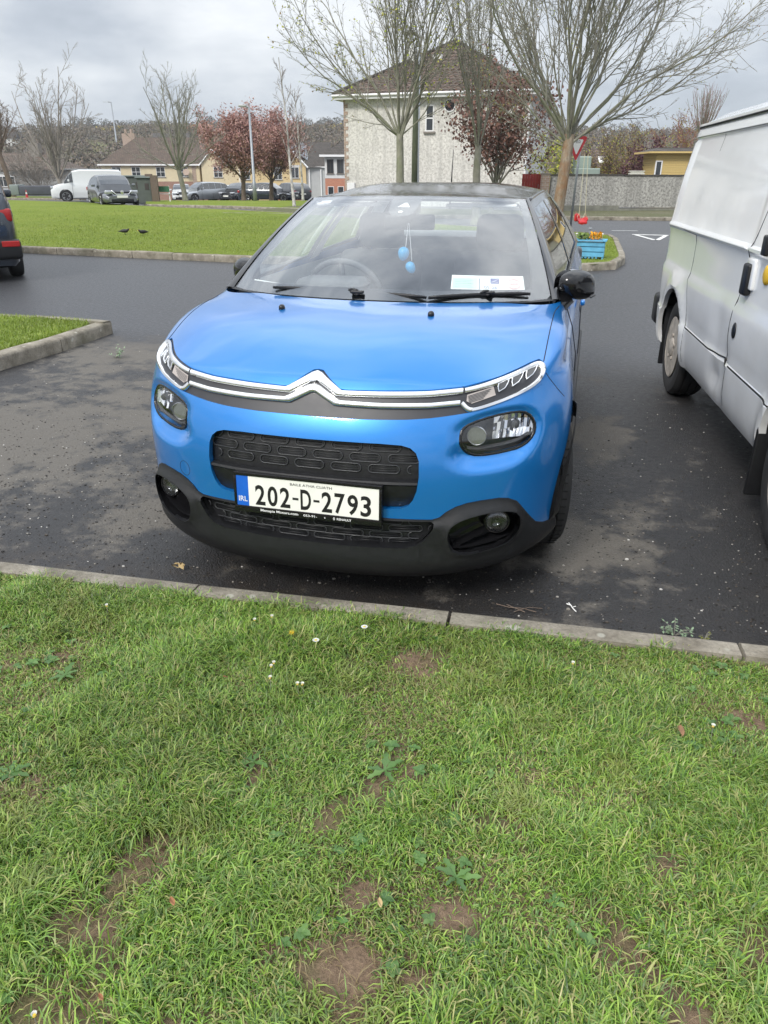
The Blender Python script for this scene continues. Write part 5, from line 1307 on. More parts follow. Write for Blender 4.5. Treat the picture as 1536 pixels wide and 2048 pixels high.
def vline(pts, r, name, mat=None, d=0.0, n=6, dense=.04):
    P = []
    for a, b in zip(pts[:-1], pts[1:]):
        k = max(1, int(math.hypot(b[0] - a[0], b[1] - a[1]) / dense)); P += [(lerp(a[0], b[0], i / k), lerp(a[1], b[1], i / k)) for i in range(k)]
    P.append(pts[-1]); mb = MB(); mb.tube([(vx(y, z, d), y, z) for y, z in P], r, n); return mb.build(name, mat or M_dark, van, smooth=True)
vline([(.52, 1.128), (.16, 1.118), (.18, .84), (.08, .70), (.03, .50), (.02, .335)], .0016, 'door_gap')
vline([(-1.17, 1.42), (-1.12, 1.30), (-1.05, 1.13), (-.97, .86), (-.945, .70), (-.95, .56), (-1.03, .535)], .0022, 'door_gap'); vline([(-1.02, .53), (-1.03, .34)], .0016, 'door_gap')
vline([(0.03, .556), (-.60, .556), (-.92, .575), (-.99, .545)], .0045, 'moulding_gap'); vline([(-1.05, .556), (-1.80, .556)], .0045, 'moulding_gap')
vline([(1.04, 1.136), (-1.02, 1.136)], .0075, 'ledge_moulding', M_van, .001)
vline([(1.15, 1.770), (0, 1.770), (-1.3, 1.772)], .006, 'gutter_gap', M_dark, -.001)
vline([(1.12, 1.706), (.2, 1.706), (-1.0, 1.706)], .0022, 'gutter_gap', M_lampgrey, .0)
vline([(.30, 1.73), (.31, 1.60)], .0012, 'door_gap')
# handle, lock, cab mirror
mb = MB(); mb.rbox((-.034, -1.145, .925), (.004, -1.055, 1.075), .014, M=Matrix.Translation((vx(-1.1, 1.0), 0, 0))); mb.build('door_handle', M_blk, van, smooth=True)
mb = MB(); mb.rbox((-.02, -1.18, .955), (.003, -1.05, 1.10), .01, M=Matrix.Translation((vx(-1.1, 1.0) + .004, 0, 0))); mb.build('handle_recess', M_van, van, smooth=True)
mb = MB(); M_ = Matrix.Translation((vx(-1.065, .745), -1.065, .745)) @ Matrix.Rotation(radians(-90), 4, 'Y') @ Matrix.Diagonal((1.35, 1, 1, 1)); mb.lathe([(.030, -.004), (.030, .004), (.022, .008), (.001, .009)], 20, 0, M_); mb.build('lock_cap', M_blk, van, smooth=True)
mb = MB(); mb.rbox((-.22, -2.24, 1.10), (-.06, -2.10, 1.34), .04); mb.tube([(.0, -2.16, 1.15), (-.10, -2.16, 1.17)], .03, 8); vm = mb.build('door_mirror', M_blk, van, smooth=True)
mb = MB(); mb.rbox((-.035, -1.36, 1.13), (.012, -1.30, 1.22), .01, M=Matrix.Translation((vx(-1.33, 1.17), 0, 0))); mb.build('window_corner_trim', M_blk, van, smooth=True)
M_yel = simple('yellow_sticker', (.72, .45, .03), .5)
mb = MB(); 
for k, (dy, dz, r) in enumerate(((-.035, 0, .045),)): mb.lathe([(r, -.004), (r, .008), (r * .7, .014), (.001, .016)], 12, 0, Matrix.Translation((vx(-1.32, 1.05) - .002 * k, -1.32 + dy, 1.05 + dz)) @ Matrix.Rotation(radians(-90), 4, 'Y'))
mb.build('yellow_filler_cap', M_yel, van, smooth=True)
M_wheeld = simple('dirty_steel_wheel', (.44, .40, .35), .7, .3, var=.3, scale=20)
for y in (.50, -2.14):
    for sx in (-1, 1):
        e = empty('wheel', (.985 + sx * (.845 if y > 0 else .875), y, .335), 0, parent=van); Ry = Matrix.Rotation(radians(90), 4, 'Y'); h = .10
        tb = MB(); prof = [(.20, -h * .8), (.225, -h), (.28, -h * 1.05), (.315, -h * .97), (.330, -h * .80)]
        for g_ in (-.5, 0, .5): prof += [(.335, h * (g_ - .22)), (.335, h * (g_ - .05)), (.327, h * (g_ - .04)), (.327, h * (g_ + .04)), (.335, h * (g_ + .05)), (.335, h * (g_ + .2))]
        prof += [(.330, h * .8), (.315, h * .97), (.28, h * 1.05), (.225, h), (.20, h * .8)]
        tb.lathe(prof, 56, 0, Ry); tb.build('tyre', M_rubber, e, angle=35)
        rb = MB(); Q = Ry @ Matrix.Scale(sx, 4, (0, 0, 1)); rb.lathe([(.212, h * 1.04), (.20, h * 1.06), (.188, h * .80), (.165, h * .66), (.130, h * .78), (.10, h * .98), (.085, h * .86), (.075, h * .86), (.065, h * 1.10), (.055, h * 1.16), (.001, h * 1.16)], 40, 0, Q); rb.lathe([(.205, -h * .8), (.19, 0), (.203, h * .75)], 40, 0, Q)
        rm = rb.build('rim', M_wheeld, e, angle=35)
        hb = MB()
        for k in range(10):
            a = 2 * pi * k / 10; hb.lathe([(.019, h * .86), (.001, h * .86)], 10, 0, Q @ Matrix.Translation((.140 * cos(a), .140 * sin(a), -.012)))
        hb.build('rim_hole', M_dark, rm)
        nb_ = MB()
        for k in range(5):
            a = 2 * pi * (k + .5) / 5; nb_.lathe([(.011, h * .8), (.011, h * 1.14), (.001, h * 1.14)], 6, 0, Q @ Matrix.Translation((.085 * cos(a), .085 * sin(a), 0)))
        nb_.build('wheel_nut', M_wheeld, rm)
mb = MB(); mb.box((.16, -3.0, .28), (1.81, 1.1, .44)); mb.box((.16, .0, .44), (1.81, 1.0, .9)); mb.box((.16, -2.7, .44), (1.81, -1.75, .9)); mb.build('underbody', M_dark, van)
for y0_, y1_, nm in ((.90, .925, 'mudflap'), (-1.745, -1.72, 'mudflap')):
    mb = MB(); mb.rbox((.035 if y0_ > 0 else -.015, y0_, .12), (.26, y1_, .56), .008); mb.build(nm, M_blk, van, smooth=True)
mb = MB(); mb.rbox((.0, 1.12, .38), (1.97, 1.30, .62), .04); mb.build('rear_bumper', M_blk, van, smooth=True)
mb = MB(); mb.rbox((.03, -3.22, .30), (1.94, -2.95, .66), .08); mb.build('front_bumper', M_blk, van, smooth=True)
for sx in (-1, 1): mb = MB(); mb.rbox((.985 + sx * .72 - .18, -3.10, .74), (.985 + sx * .72 + .18, -2.88, .98), .05); mb.build('headlight', M_lampgrey, van, smooth=True)
# ------------------------------------------------------------ plainer cars for the background
M_redlens = simple('red_lens', (.35, .02, .02), .2)
M_headl = simple('headlamp_clear', (.45, .47, .50), .12, .4); M_cglass = simple('car_dark_glass', (.03, .035, .04), .04, spec=1.0, coat=.8)
def bg_car(name, loc, rz, label, mat, L=4.5, Wd=1.80, H=1.46, cat='car', group=None, shape='saloon', rimc=None, plate=True, cab=None, gh=.74, kerbz=None):
    """whole car: y=-L/2 is the nose. Body is a loft of cross sections."""
    e = empty(name, loc, rz, label, cat, group)
    # per station: y, half width factor, bonnet/belt height, roof height (None where there is no cabin), low edge
    belt = H * .63
    if shape == 'saloon': ST = [(0, .74, .50, None), (.03, .86, .60, None), (.10, .95, .64, None), (.20, .99, .68, None), (.29, 1, .72, None), (.30, 1, .73, .70), (.36, 1, .98, .84), (.42, 1, 1, .97), (.52, 1, 1, 1.0), (.62, 1, 1.01, 1.0), (.72, 1, 1.02, .955), (.80, 1, 1.03, .86), (.88, .98, 1.04, .72), (.885, .98, 1.04, None), (.95, .94, 1.02, None), (.99, .86, .95, None), (1, .80, .75, None)]
    elif shape == 'hatch': ST = [(0, .74, .52, None), (.03, .86, .64, None), (.10, .95, .72, None), (.19, .99, .78, None), (.25, 1, .82, None), (.255, 1, .83, .70), (.32, 1, .98, .84), (.40, 1, 1, .97), (.52, 1, 1, 1.0), (.66, 1, 1.02, .995), (.80, 1, 1.05, .97), (.90, .98, 1.07, .92), (.945, .96, 1.08, .80), (.975, .93, 1.06, .70), (.98, .93, 1.05, None), (.995, .88, .95, None), (1, .84, .72, None)]
    else: ST = [(0, .78, .52, None), (.02, .88, .66, None), (.07, .95, .72, None), (.13, .99, .78, None), (.19, 1, .80, None), (.195, 1, .81, .62), (.27, 1, .86, .86), (.32, 1, .86, .96), (.42, 1, .86, 1.0), (.60, 1, .86, 1.0), (.80, 1, .86, 1.0), (.96, .98, .86, .985), (.985, .97, .86, .93), (1, .95, .86, .62)]
    B = bmesh.new(); G_ = bmesh.new(); secs = []; hw_ = Wd / 2
    for (t_, wf, bf, rf) in ST:
        y = -L / 2 + L * t_; bz = min(bf, 1.1) * belt if shape != 'van' else bf * H * .70; lo = .20 + .10 * (1 - wf) * 2
        w_ = hw_ * wf
        P = [(w_ * .90, lo), (w_ * .965, lo + .06), (w_, lo + (bz - lo) * .40), (w_ * .995, lo + (bz - lo) * .68), (w_ * .965, lo + (bz - lo) * .90), (w_ * .93, bz)]
        if rf is None: R_ = [(w_ * .90, bz + .012), (w_ * .86, bz + .02), (w_ * .60, bz + .04), (0, bz + .05)]
        else:
            rh = max(bz + .03, H * rf); k = min(1, (rh - bz) / (H - belt) if H > belt else 1); tw = lerp(.90, gh if shape != 'van' else .88, k)
            R_ = [(w_ * tw + .02, rh - .07 * k), (w_ * tw * .95, rh - .02 * k), (w_ * tw * .6, rh), (0, rh + .012)]
        secs.append((y, P + R_, rf is not None))
    V = []
    for y, pts, g in secs: V.append([B.verts.new((x, y, z)) for x, z in pts] + [B.verts.new((-x, y, z)) for x, z in pts[:-1][::-1]])
    n = len(V[0]); glass = []; side = []
    for i in range(len(V) - 1):
        a, b = V[i], V[i + 1]; g = secs[i][2] and secs[i + 1][2]; gs = ST[i][3], ST[i + 1][3]
        steep = g and abs((gs[1] - gs[0]) * H / ((ST[i + 1][0] - ST[i][0]) * L)) > .28
        for j in range(n - 1):
            f = B.faces.new((a[j], a[j + 1], b[j + 1], b[j])); jj = min(j, n - 2 - j)
            if g and jj == 5:
                if shape != 'van' or ST[i][0] < .32: glass.append(f)
            elif g and steep and jj >= 6 and (shape != 'van' or i < 8): glass.append(f)
    B.faces.new(V[0]); B.faces.new(V[-1][::-1]); bmesh.ops.recalc_face_normals(B, faces=B.faces[:])
    # leave painted pillars: shrink each glass pane slightly and lift it off the shell
    gi = {f for f in glass}
    gr = {}
    for f in glass:
        c = f.calc_center_median(); key = 'side_window' if abs(f.normal.x) > .6 else ('windscreen' if c.y < 0 else 'rear_window'); key = (key, c.x > 0 if key == 'side_window' else 0); gr.setdefault(key, []).append([v.co.copy() for v in f.verts] + [f.normal.copy()])
    for (key, sd_), fs in gr.items():
        mb = MB()
        for q in fs:
            nrm = q[-1]; q = q[:-1]; c = sum(q, Vector()) / 4
            mb.add([lerp(p, c, .05) + nrm * .006 for p in q] if key == 'side_window' else [p + nrm * .006 for p in q], [(0, 1, 2, 3)])
        mb.build(key, M_cglass, e)
    wr = .325 if H < 1.55 else .345; wy = (-L / 2 + .86, L / 2 - .84)
    me = bpy.data.meshes.new('body'); 
    for y in wy: cut_poly(B, [(y + (wr + .05) * cos(a), wr + (wr + .05) * sin(a)) for a in np.linspace(0, 2 * pi, 20, endpoint=False)], (1, 2), lambda c: True, thr=.7)
    take(B, lambda f: abs(fc(f).x) > hw_ * .6 and fc(f).z < .8 and any(math.hypot(fc(f).y - y, fc(f).z - wr) < wr + .045 for y in wy)).free()
    bm_obj(B, 'body', mat, e, angle=38)
    MB().box((-hw_ * .78, -L / 2 + .3, .18), (hw_ * .78, L / 2 - .3, min(.55, H * .4))).build('underbody', M_dark, e)
    for y in wy:
        for sx in (-1, 1): wheel(e, (sx * (hw_ - .11), y, wr), wr, .20, wr * .66, sx, 0, rimc or M_alloy, tread=False)
    zb = belt * .78 if shape != 'van' else .85
    for sx in (-1, 1):
        mb = MB(); mb.rbox((sx * hw_ * .66 - .19, -L / 2 + .02, zb - .10), (sx * hw_ * .66 + .19, -L / 2 + .34, zb + .05), .04, M=Matrix.Rotation(0, 4, 'Z')); mb.build('headlight', M_headl, e, smooth=True)
        mb = MB(); mb.rbox((sx * hw_ * .76 - .15, L / 2 - .20, zb - .02), (sx * hw_ * .76 + .15, L / 2 - .015, zb + .16), .03); mb.build('tail_light', M_redlens, e, smooth=True)
        mb = MB(); mb.rbox((sx * (hw_ + .09) - .09, -L / 2 + L * (.36 if shape != 'van' else .25), belt * 1.0), (sx * (hw_ + .09) + .09, -L / 2 + L * (.36 if shape != 'van' else .25) + .12, belt * 1.0 + .13), .035); mb.build('door_mirror', mat, e, smooth=True)
    mb = MB(); mb.rbox((-.42, -L / 2 - .005, zb - .14), (.42, -L / 2 + .06, zb + .0), .03); gr_ = mb.build('grille', M_blk, e, smooth=True)
    mb = MB(); mb.rbox((-hw_ * .6, -L / 2 - .012, .24), (hw_ * .6, -L / 2 + .1, .40), .03); mb.build('lower_grille', M_blk, e, smooth=True)
    if plate:
        mb = MB(); mb.box((-.26, -L / 2 - .03, .44), (.26, -L / 2 - .016, .55)); mb.build('number_plate', M_plate, e); mb = MB(); mb.box((-.26, L / 2 + .006, .60), (.26, L / 2 + .02, .71)); mb.build('number_plate', M_plate, e)
    for sx in (-1, 1):
        for y in ((-L * .14, L * .09) if shape != 'van' else (-L * .20,)): MB().tube([(sx * (hw_ + .001), y, .32), (sx * (hw_ + .003), y, belt * .7), (sx * hw_ * .94, y + .02, belt * .98)], .006, 4).build('door_seam', M_dark, e)
    return e
M_silver = paint('silver_paint', (.36, .38, .40), .3, .6); M_grey = paint('grey_paint', (.17, .18, .20), .3, .5); M_wcar = paint('white_car_paint', (.66, .68, .68), .35, 0, False)
M_navyc = paint('dark_navy_paint', (.024, .032, .046), .25, .3); M_blackc = paint('black_car_paint', (.022, .023, .026), .25, .2)
def place(px, d, off=0): p = col(px, d); return (p.x, p.y, G(p.x, p.y) + off)
# saloon coming along the far road, white van behind it
_sc = bg_car('saloon_car', place(219, 41.5), _ya + radians(30), 'grey saloon car with pale chrome grille driving on the far road at left', M_grey, 4.75, 1.82, 1.47)
_sv = bg_car('small_van', place(172, 50.5), _ya + radians(-72), 'white panel van parked behind the grey saloon with roof bars', M_wcar, 4.3, 1.80, 1.84, cat='van', shape='van')
_g = MB().tube([(-.50, -2.40, .78), (-.30, -2.41, .60), (.30, -2.41, .60), (.50, -2.40, .78)], .022, 6).build('grille_surround', M_chrome, _sc, smooth=True); MB().lathe([(.085, -.01), (.085, .01), (.001, .015)], 16, 0, Matrix.Translation((0, -2.42, .70)) @ Matrix.Rotation(radians(90), 4, 'X')).build('round_emblem', M_chrome, _sc)
_o = MB().rbox((-.95, -2.24, 1.0), (-.80, -2.23, 1.12), .004).build('learner_plate', M_white, _sc) if False else None
for _x in (-.42, .42): MB().tube([(_x, -1.2, 1.86), (_x, 2.0, 1.86)], .02, 6).build('roof_bar', M_post, _sv)
# row outside the terrace
bg_car('parked_car', place(360, 73), _ya + radians(12), 'small white hatchback nearest the bare tree in the terrace parking row', M_wcar, 4.0, 1.72, 1.46, shape='hatch', group=None)
bg_car('parked_car', place(405, 72), _ya + radians(-50), 'silver estate car with dark grille second in the terrace parking row', M_silver, 4.5, 1.82, 1.62, shape='hatch')
bg_car('parked_car', place(446, 76), _ya + radians(150), 'small white hatchback seen from behind, between silver and black cars', M_wcar, 4.0, 1.72, 1.45, shape='hatch')
bg_car('parked_car', place(478, 72), _ya + radians(-25), 'black car nose partly hidden by the copper tree trunk and the long saloon', M_blackc, 4.4, 1.80, 1.55, shape='hatch')
bg_car('parked_car', place(535, 67), _ya + radians(78), 'long dark navy saloon seen side on beneath the copper trees', M_navyc, 4.9, 1.84, 1.46)
bg_car('parked_car', place(580, 71), _ya + radians(215), 'black car with red tail lights at the right end of the parking row', M_blackc, 4.5, 1.82, 1.55, shape='hatch')
# dark off-roader leaving the picture on the left
_sp = W2(-7.35, 13.2); sv = bg_car('suv', (_sp.x, _sp.y, 0), atan2(_sp.x, -_sp.y), 'dark blue off-roader seen from behind, cropped by the left edge of the picture', M_navyc, 4.7, 1.90, 1.75, shape='hatch', gh=.80)
mb = MB(); mb.rbox((-.92, 2.22, .32), (.92, 2.40, .60), .05); mb.build('rear_bumper', M_blk, sv, smooth=True)
for sx in (-1, 1): mb = MB(); mb.rbox((sx * .78 - .12, 2.37, .50), (sx * .78 + .12, 2.42, .58), .01); mb.build('reflector', M_redlens, sv)
# ------------------------------------------------------------ trees
def bark_mat(name, c0, c1, c2=None, sc=9):
    m, t, b, o = new_mat(name); co = objco(t)
    n = t.noise(t.node('ShaderNodeMapping', {'Vector': co, 'Scale': (1, 1, .35)}).outputs[0], sc, 7, .7); c = t.mix(t.ramp(n, [(.35, 0), (.65, 1)]), c0, c1)
    if c2: c = t.mix(t.ramp(t.noise(co, 2.2, 5, .6), [(.45, 0), (.62, .85)]), c, c2)
    setin(t, b, Base_Color=c, Roughness=.9, Normal=t.bump(n, 1, .02)); b.inputs['Specular IOR Level'].default_value = .2
    return m
def leaf_mat(name, cols, trans=.25):
    m, t, b, o = new_mat(name); g = t.node('ShaderNodeNewGeometry').outputs['Random Per Island']
    stops = [((i + .5) / len(cols), c) for i, c in enumerate(cols)]
    c = t.ramp(g, stops); setin(t, b, Base_Color=c, Roughness=.6); b.inputs['Specular IOR Level'].default_value = .3
    if trans: setin(t, b, Transmission_Weight=0.0); b.inputs['Subsurface Weight'].default_value = 0
    return m
M_bark = bark_mat('maple_bark', (.15, .145, .12), (.31, .295, .25), (.19, .20, .13)); M_barkr = bark_mat('orange_stained_bark', (.15, .115, .08), (.34, .29, .23), (.24, .125, .06))
M_twig = bark_mat('grey_green_twigs', (.17, .165, .14), (.32, .31, .26)); M_twigd = bark_mat('brown_twigs', (.10, .075, .06), (.20, .155, .125)); M_twigp = bark_mat('pale_twigs', (.20, .18, .16), (.33, .30, .26))
M_bud = leaf_mat('young_buds', [(.20, .13, .06), (.30, .20, .08), (.35, .40, .05), (.16, .10, .06)]); M_budg = leaf_mat('yellow_green_buds', [(.42, .46, .04), (.30, .38, .04), (.22, .14, .06), (.5, .5, .06)])
M_copper = leaf_mat('copper_leaves', [(.32, .16, .14), (.40, .23, .195), (.27, .14, .125), (.46, .30, .25), (.36, .20, .175)]); M_purple = leaf_mat('dark_purple_leaves', [(.11, .058, .050), (.16, .08, .062), (.22, .115, .085), (.13, .07, .058), (.27, .15, .11)])
class Tree:
    """tubes kept as flat lists so that thousands of twigs stay quick"""
    def __init__(s): s.v = []; s.f = []
    def tube(s, pts, rad, n):
        base = len(s.v); up = None; k = len(pts)
        for i in range(k):
            d = pts[min(i + 1, k - 1)] - pts[max(i - 1, 0)]; d.normalize()
            if up is None: up = Vector((1, 0, 0)) if abs(d.x) < .8 else Vector((0, 1, 0))
            a = d.cross(up)
            if a.length < 1e-5: a = d.orthogonal()
            a.normalize(); b = a.cross(d); up = b; r = rad[i]
            for q in range(n):
                w_ = 2 * pi * q / n; s.v.append(tuple(pts[i] + a * (cos(w_) * r) + b * (sin(w_) * r)))
        for i in range(k - 1):
            for q in range(n): s.f.append((base + i * n + q, base + i * n + (q + 1) % n, base + (i + 1) * n + (q + 1) % n, base + (i + 1) * n + q))
    def build(s, name, mat, parent):
        me = bpy.data.meshes.new(name); me.from_pydata(s.v, [], s.f); me.update(); return link_mesh(name, me, mat, parent, True)
def branch(p, d, L, r0, r1, nseg, rng, up=.12, wig=.08):
    pts = [p.copy()]; rad = [r0]; d = d.normalized()
    for i in range(nseg):
        d = d + Vector((rng.gauss(0, wig), rng.gauss(0, wig), rng.gauss(0, wig * .6) + up)); d.normalize()
        pts.append(pts[-1] + d * (L / nseg)); rad.append(lerp(r0, r1, (i + 1) / nseg))
    return pts, rad
def sample(pts, u):
    x = u * (len(pts) - 1); i = min(int(x), len(pts) - 2); return pts[i].lerp(pts[i + 1], x - i), (pts[i + 1] - pts[i]).normalized()
def leaves_mesh(name, spots, size, mat, parent, rng, per=1, jit=.05, asp=.6):
    n = len(spots) * per; v = np.empty((n * 4, 3)); 
    for i, sp in enumerate(spots):
        for q in range(per):
            c = np.array(sp) + np.array([rng.gauss(0, jit), rng.gauss(0, jit), rng.gauss(0, jit)])
            a = np.array([rng.gauss(0, 1), rng.gauss(0, 1), rng.gauss(0, 1)]); a /= np.linalg.norm(a) + 1e-6
            b = np.cross(a, [rng.gauss(0, 1), rng.gauss(0, 1), rng.gauss(0, 1)]); b /= np.linalg.norm(b) + 1e-6; s_ = size * rng.uniform(.6, 1.4); k = (i * per + q) * 4
            v[k] = c - a * s_ * .5; v[k + 1] = c + b * s_ * asp * .5; v[k + 2] = c + a * s_ * .5; v[k + 3] = c - b * s_ * asp * .5
    me = bpy.data.meshes.new(name); me.vertices.add(n * 4); me.vertices.foreach_set('co', v.ravel()); me.loops.add(n * 4); me.loops.foreach_set('vertex_index', np.arange(n * 4)); me.polygons.add(n); me.polygons.foreach_set('loop_start', np.arange(n) * 4); me.polygons.foreach_set('loop_total', np.full(n, 4)); me.update()
    return link_mesh(name, me, mat, parent)
def make_tree(name, loc, label, seed, trunk, limbs, mats, leaf=None, cat='tree', group=None, levels=3, lean=(0, 0), kids=(5, 5), ang=(.5, .5), lenf=(.5, .45), up=(.05, .04, .02), twigr=.004, wig=.06, rseg=(6, 5, 4, 3)):
    """trunk=(height, r0, r1); limbs=list of (height fraction, azimuth, tilt from vertical, length, radius)"""
    rng = random.Random(seed); e = empty(name, loc, 0, label, cat, group)
    T = Tree(); B = Tree(); LM = Tree(); spots = []
    tp, trd = branch(Vector((0, 0, -.1)), Vector((lean[0], lean[1], 1)), trunk[0], trunk[1], trunk[2], 8, rng, up=0, wig=.02)
    trd[0] *= 1.35; trd[1] *= 1.08
    T.tube(tp, trd, 10)
    def rec(pts, rad, L, lev):
        if lev >= levels: return
        k = kids[min(lev, len(kids) - 1)]; n = max(1, int(k * rng.uniform(.75, 1.25)))
        for i in range(n):
            u = lerp(.18 if lev == 0 else .12, .97, (i + rng.random() * .8) / n); p, d = sample(pts, u); r = lerp(rad[0], rad[-1], u) * .62
            ax = d.orthogonal().normalized(); ax.rotate(Matrix.Rotation(rng.uniform(0, 2 * pi), 3, d)); dd = d.copy(); dd.rotate(Matrix.Rotation(rng.gauss(ang[min(lev, len(ang) - 1)], .12), 3, ax))
            l = L * lenf[min(lev, len(lenf) - 1)] * rng.uniform(.65, 1.2) * (1.15 - u * .45)
            r = max(r, twigr * (1.2 if lev < levels - 1 else 1)); q, rr = branch(p, dd, l, r, max(twigr * .55, r * .3), 5 if lev == 0 else 4 if lev == 1 else 3, rng, up[min(lev + 1, len(up) - 1)], wig * (1 + lev * .4))
            B.tube(q, rr, rseg[min(lev + 1, 3)])
            if lev >= levels - 2:
                for uu in (.35, .6, .8, 1.0):
                    if rng.random() < .75: spots.append(tuple(sample(q, uu * .999)[0]))
            rec(q, rr, l, lev + 1)
    for hf, az, tilt, L, r in limbs:
        p, _ = sample(tp, hf); d = Vector((sin(tilt) * cos(az), sin(tilt) * sin(az), cos(tilt)))
        pts, rad = branch(p, d, L, r, max(.006, r * .22), 8, rng, up[0], wig)
        LM.tube(pts, rad, 7); rec(pts, rad, L, 0)
    T.build('trunk', mats[0], e); LM.build('limbs', mats[2] if len(mats) > 2 else mats[0], e)
    if B.v: B.build('branches', mats[1], e)
    if leaf:
        size, mat, per, jit, keep, asp = leaf; sp = [s_ for s_ in spots if rng.random() < keep]; leaves_mesh('leaves' if size > .06 else 'buds', sp, size, mat, e, rng, per, jit, asp)['kind'] = 'stuff'
    return e
def fan(n, tilt0, tilt1, L0, L1, r0, r1, h0, h1, seed):
    r = random.Random(seed); out = []
    for i in range(n):
        q = (i + .5) / n; out.append((lerp(h0, h1, r.random()), i * 2.399 + r.uniform(-.3, .3), lerp(tilt0, tilt1, q) + r.uniform(-.06, .06), r.uniform(L0, L1), r.uniform(r0, r1)))
    return out
def gp3(px, d): p = col(px, d); return (p.x, p.y, G(p.x, p.y) + .1)
# three maples on the middle lawn in front of the white house
make_tree('maple_tree', gp3(803, 24), 'budding maple with forked pale trunk directly behind the car roof, left of the green post', 11, (2.55, .135, .10),
          fan(12, .10, .62, 4.4, 5.8, .022, .044, .90, 1.0, 3) + [(.98, _ya + 3.3, .95, 4.2, .032), (.97, _ya + 2.9, 1.15, 3.2, .026), (.96, _ya + 3.1, .75, 4.6, .036), (.99, _ya + .1, .80, 4.0, .045), (.97, _ya - .3, 1.1, 2.6, .022)], (M_bark, M_twig), (.06, M_budg, 1, .02, .22, .6), kids=(11, 7, 3), ang=(.44, .58), lenf=(.40, .38), up=(.07, .06, .02), twigr=.0048, levels=3, wig=.125)
make_tree('maple_tree', gp3(957, 25.5), 'slim upright budding maple in front of the dark purple tree', 12, (2.3, .15, .10),
          fan(13, .04, .32, 4.6, 6.6, .016, .032, .80, 1.0, 5), (M_bark, M_twig), (.05, M_budg, 1, .02, .15, .6), kids=(9, 6, 2), ang=(.30, .5), lenf=(.34, .38), up=(.05, .06, .02), twigr=.0050, wig=.08)
make_tree('maple_tree', gp3(1116, 19.6), 'large spreading maple with orange stained trunk at the grass corner, holding the red swing', 13, (2.35, .150, .128),
          fan(24, .05, .70, 4.8, 6.6, .017, .040, .82, 1.0, 6) + [(.93, _ya + .2, 1.15, 4.4, .032), (.9, _ya - .2, .95, 5.0, .036), (.97, _ya + .5, .8, 5.6, .04), (.95, _ya + .0, 1.3, 3.2, .026), (.90, _ya + 2.9, 1.0, 3.0, .026), (.96, _ya + 3.3, .7, 3.4, .032), (.88, _ya + 3.0, 1.25, 2.4, .022)], (M_barkr, M_twig, M_bark), (.035, M_bud, 1, .02, .4, .6), lean=(.12, .0), kids=(11, 7, 2), ang=(.40, .6), lenf=(.38, .40), up=(.06, .05, .02), twigr=.0048, wig=.125)
make_tree('purple_tree', gp3(985, 31), 'dark purple leaved tree against the white house wall', 21, (1.4, .10, .07),
          fan(14, .12, .80, 2.8, 4.1, .03, .045, .5, 1.0, 8), (M_bark, M_twigd), (.12, M_purple, 3, .17, .95, .65), kids=(9, 6), ang=(.5, .6), lenf=(.42, .42), up=(.04, .03, .02), lean=(.12, .02), levels=2)
# trees beyond the street
make_tree('copper_tree', gp3(484, 58), 'copper leaved tree with dark trunk beside the lamp post, before the black cars', 31, (1.7, .17, .14), fan(16, .12, .98, 2.8, 4.2, .035, .06, .75, 1.0, 9), (M_twigd, M_twigd), (.15, M_copper, 6, .24, 1.0, .5), kids=(9, 7), ang=(.5, .55), lenf=(.42, .45), up=(.06, .06, .03), twigr=.012, levels=2)
make_tree('copper_tree', gp3(540, 63), 'redder copper leaved tree standing behind the first, before the yellow house', 32, (1.7, .17, .14), fan(16, .12, .98, 3.1, 4.7, .035, .06, .75, 1.0, 10), (M_twigd, M_twigd), (.15, M_copper, 6, .24, 1.0, .5), kids=(9, 7), ang=(.5, .55), lenf=(.42, .45), up=(.06, .06, .03), twigr=.012, levels=2)
make_tree('bare_tree', gp3(366, 50), 'bare pale tree in front of the cream terrace, spreading open branches', 33, (2.0, .17, .13), fan(9, .12, .72, 3.6, 5.4, .05, .08, .85, 1.0, 11) + [(.93, _ya + 3.2, 1.1, 3.4, .05), (.93, _ya, 1.15, 3.2, .05)], (M_bark, M_twig), None, kids=(6, 5), ang=(.55, .6), lenf=(.42, .45), up=(.04, .04, .03), twigr=.010, levels=3, lean=(-.04, 0))
make_tree('bare_tree', gp3(118, 66), 'tall bare pale tree behind the white van at left, many upright stems', 34, (1.5, .20, .16), fan(12, .08, .62, 5.0, 8.0, .06, .10, .75, 1.0, 12), (M_twigp, M_twigp), None, kids=(6, 5), ang=(.5, .6), lenf=(.40, .42), up=(.04, .04, .03), twigr=.013, levels=3)
make_tree('bare_tree', gp3(18, 60), 'dark trunked bare tree cut off by the left edge of the picture', 35, (3.2, .20, .17), fan(7, .15, .6, 2.6, 3.6, .05, .09, .8, 1.0, 13), (M_twigd, M_twigd), None, kids=(6, 5), ang=(.5, .6), lenf=(.45, .45), up=(.03, .03, .03), twigr=.012, levels=3)
M_birch = bark_mat('birch_bark', (.45, .43, .40), (.62, .60, .57), (.12, .11, .10), 5)
make_tree('birch_tree', gp3(586, 37.5), 'slim white birch with straight stem left of the white house', 36, (6.2, .065, .015), [(.3 + .05 * i, i * 2.4, .55, 1.3 - .06 * i, .014) for i in range(13)], (M_birch, M_twigd), None, kids=(7, 4), ang=(.5, .5), lenf=(.45, .4), up=(.04, .0, -.02), twigr=.005, levels=2, lean=(-.06, .0))
make_tree('birch_tree', gp3(604, 56), 'second white birch, shorter and further right beside the solar panelled roof', 37, (7.0, .08, .015), [(.3 + .05 * i, i * 2.4, .55, 1.9 - .08 * i, .016) for i in range(13)], (M_birch, M_twigd), None, kids=(7, 4), ang=(.5, .5), lenf=(.45, .4), up=(.04, .0, -.02), twigr=.009, levels=2)
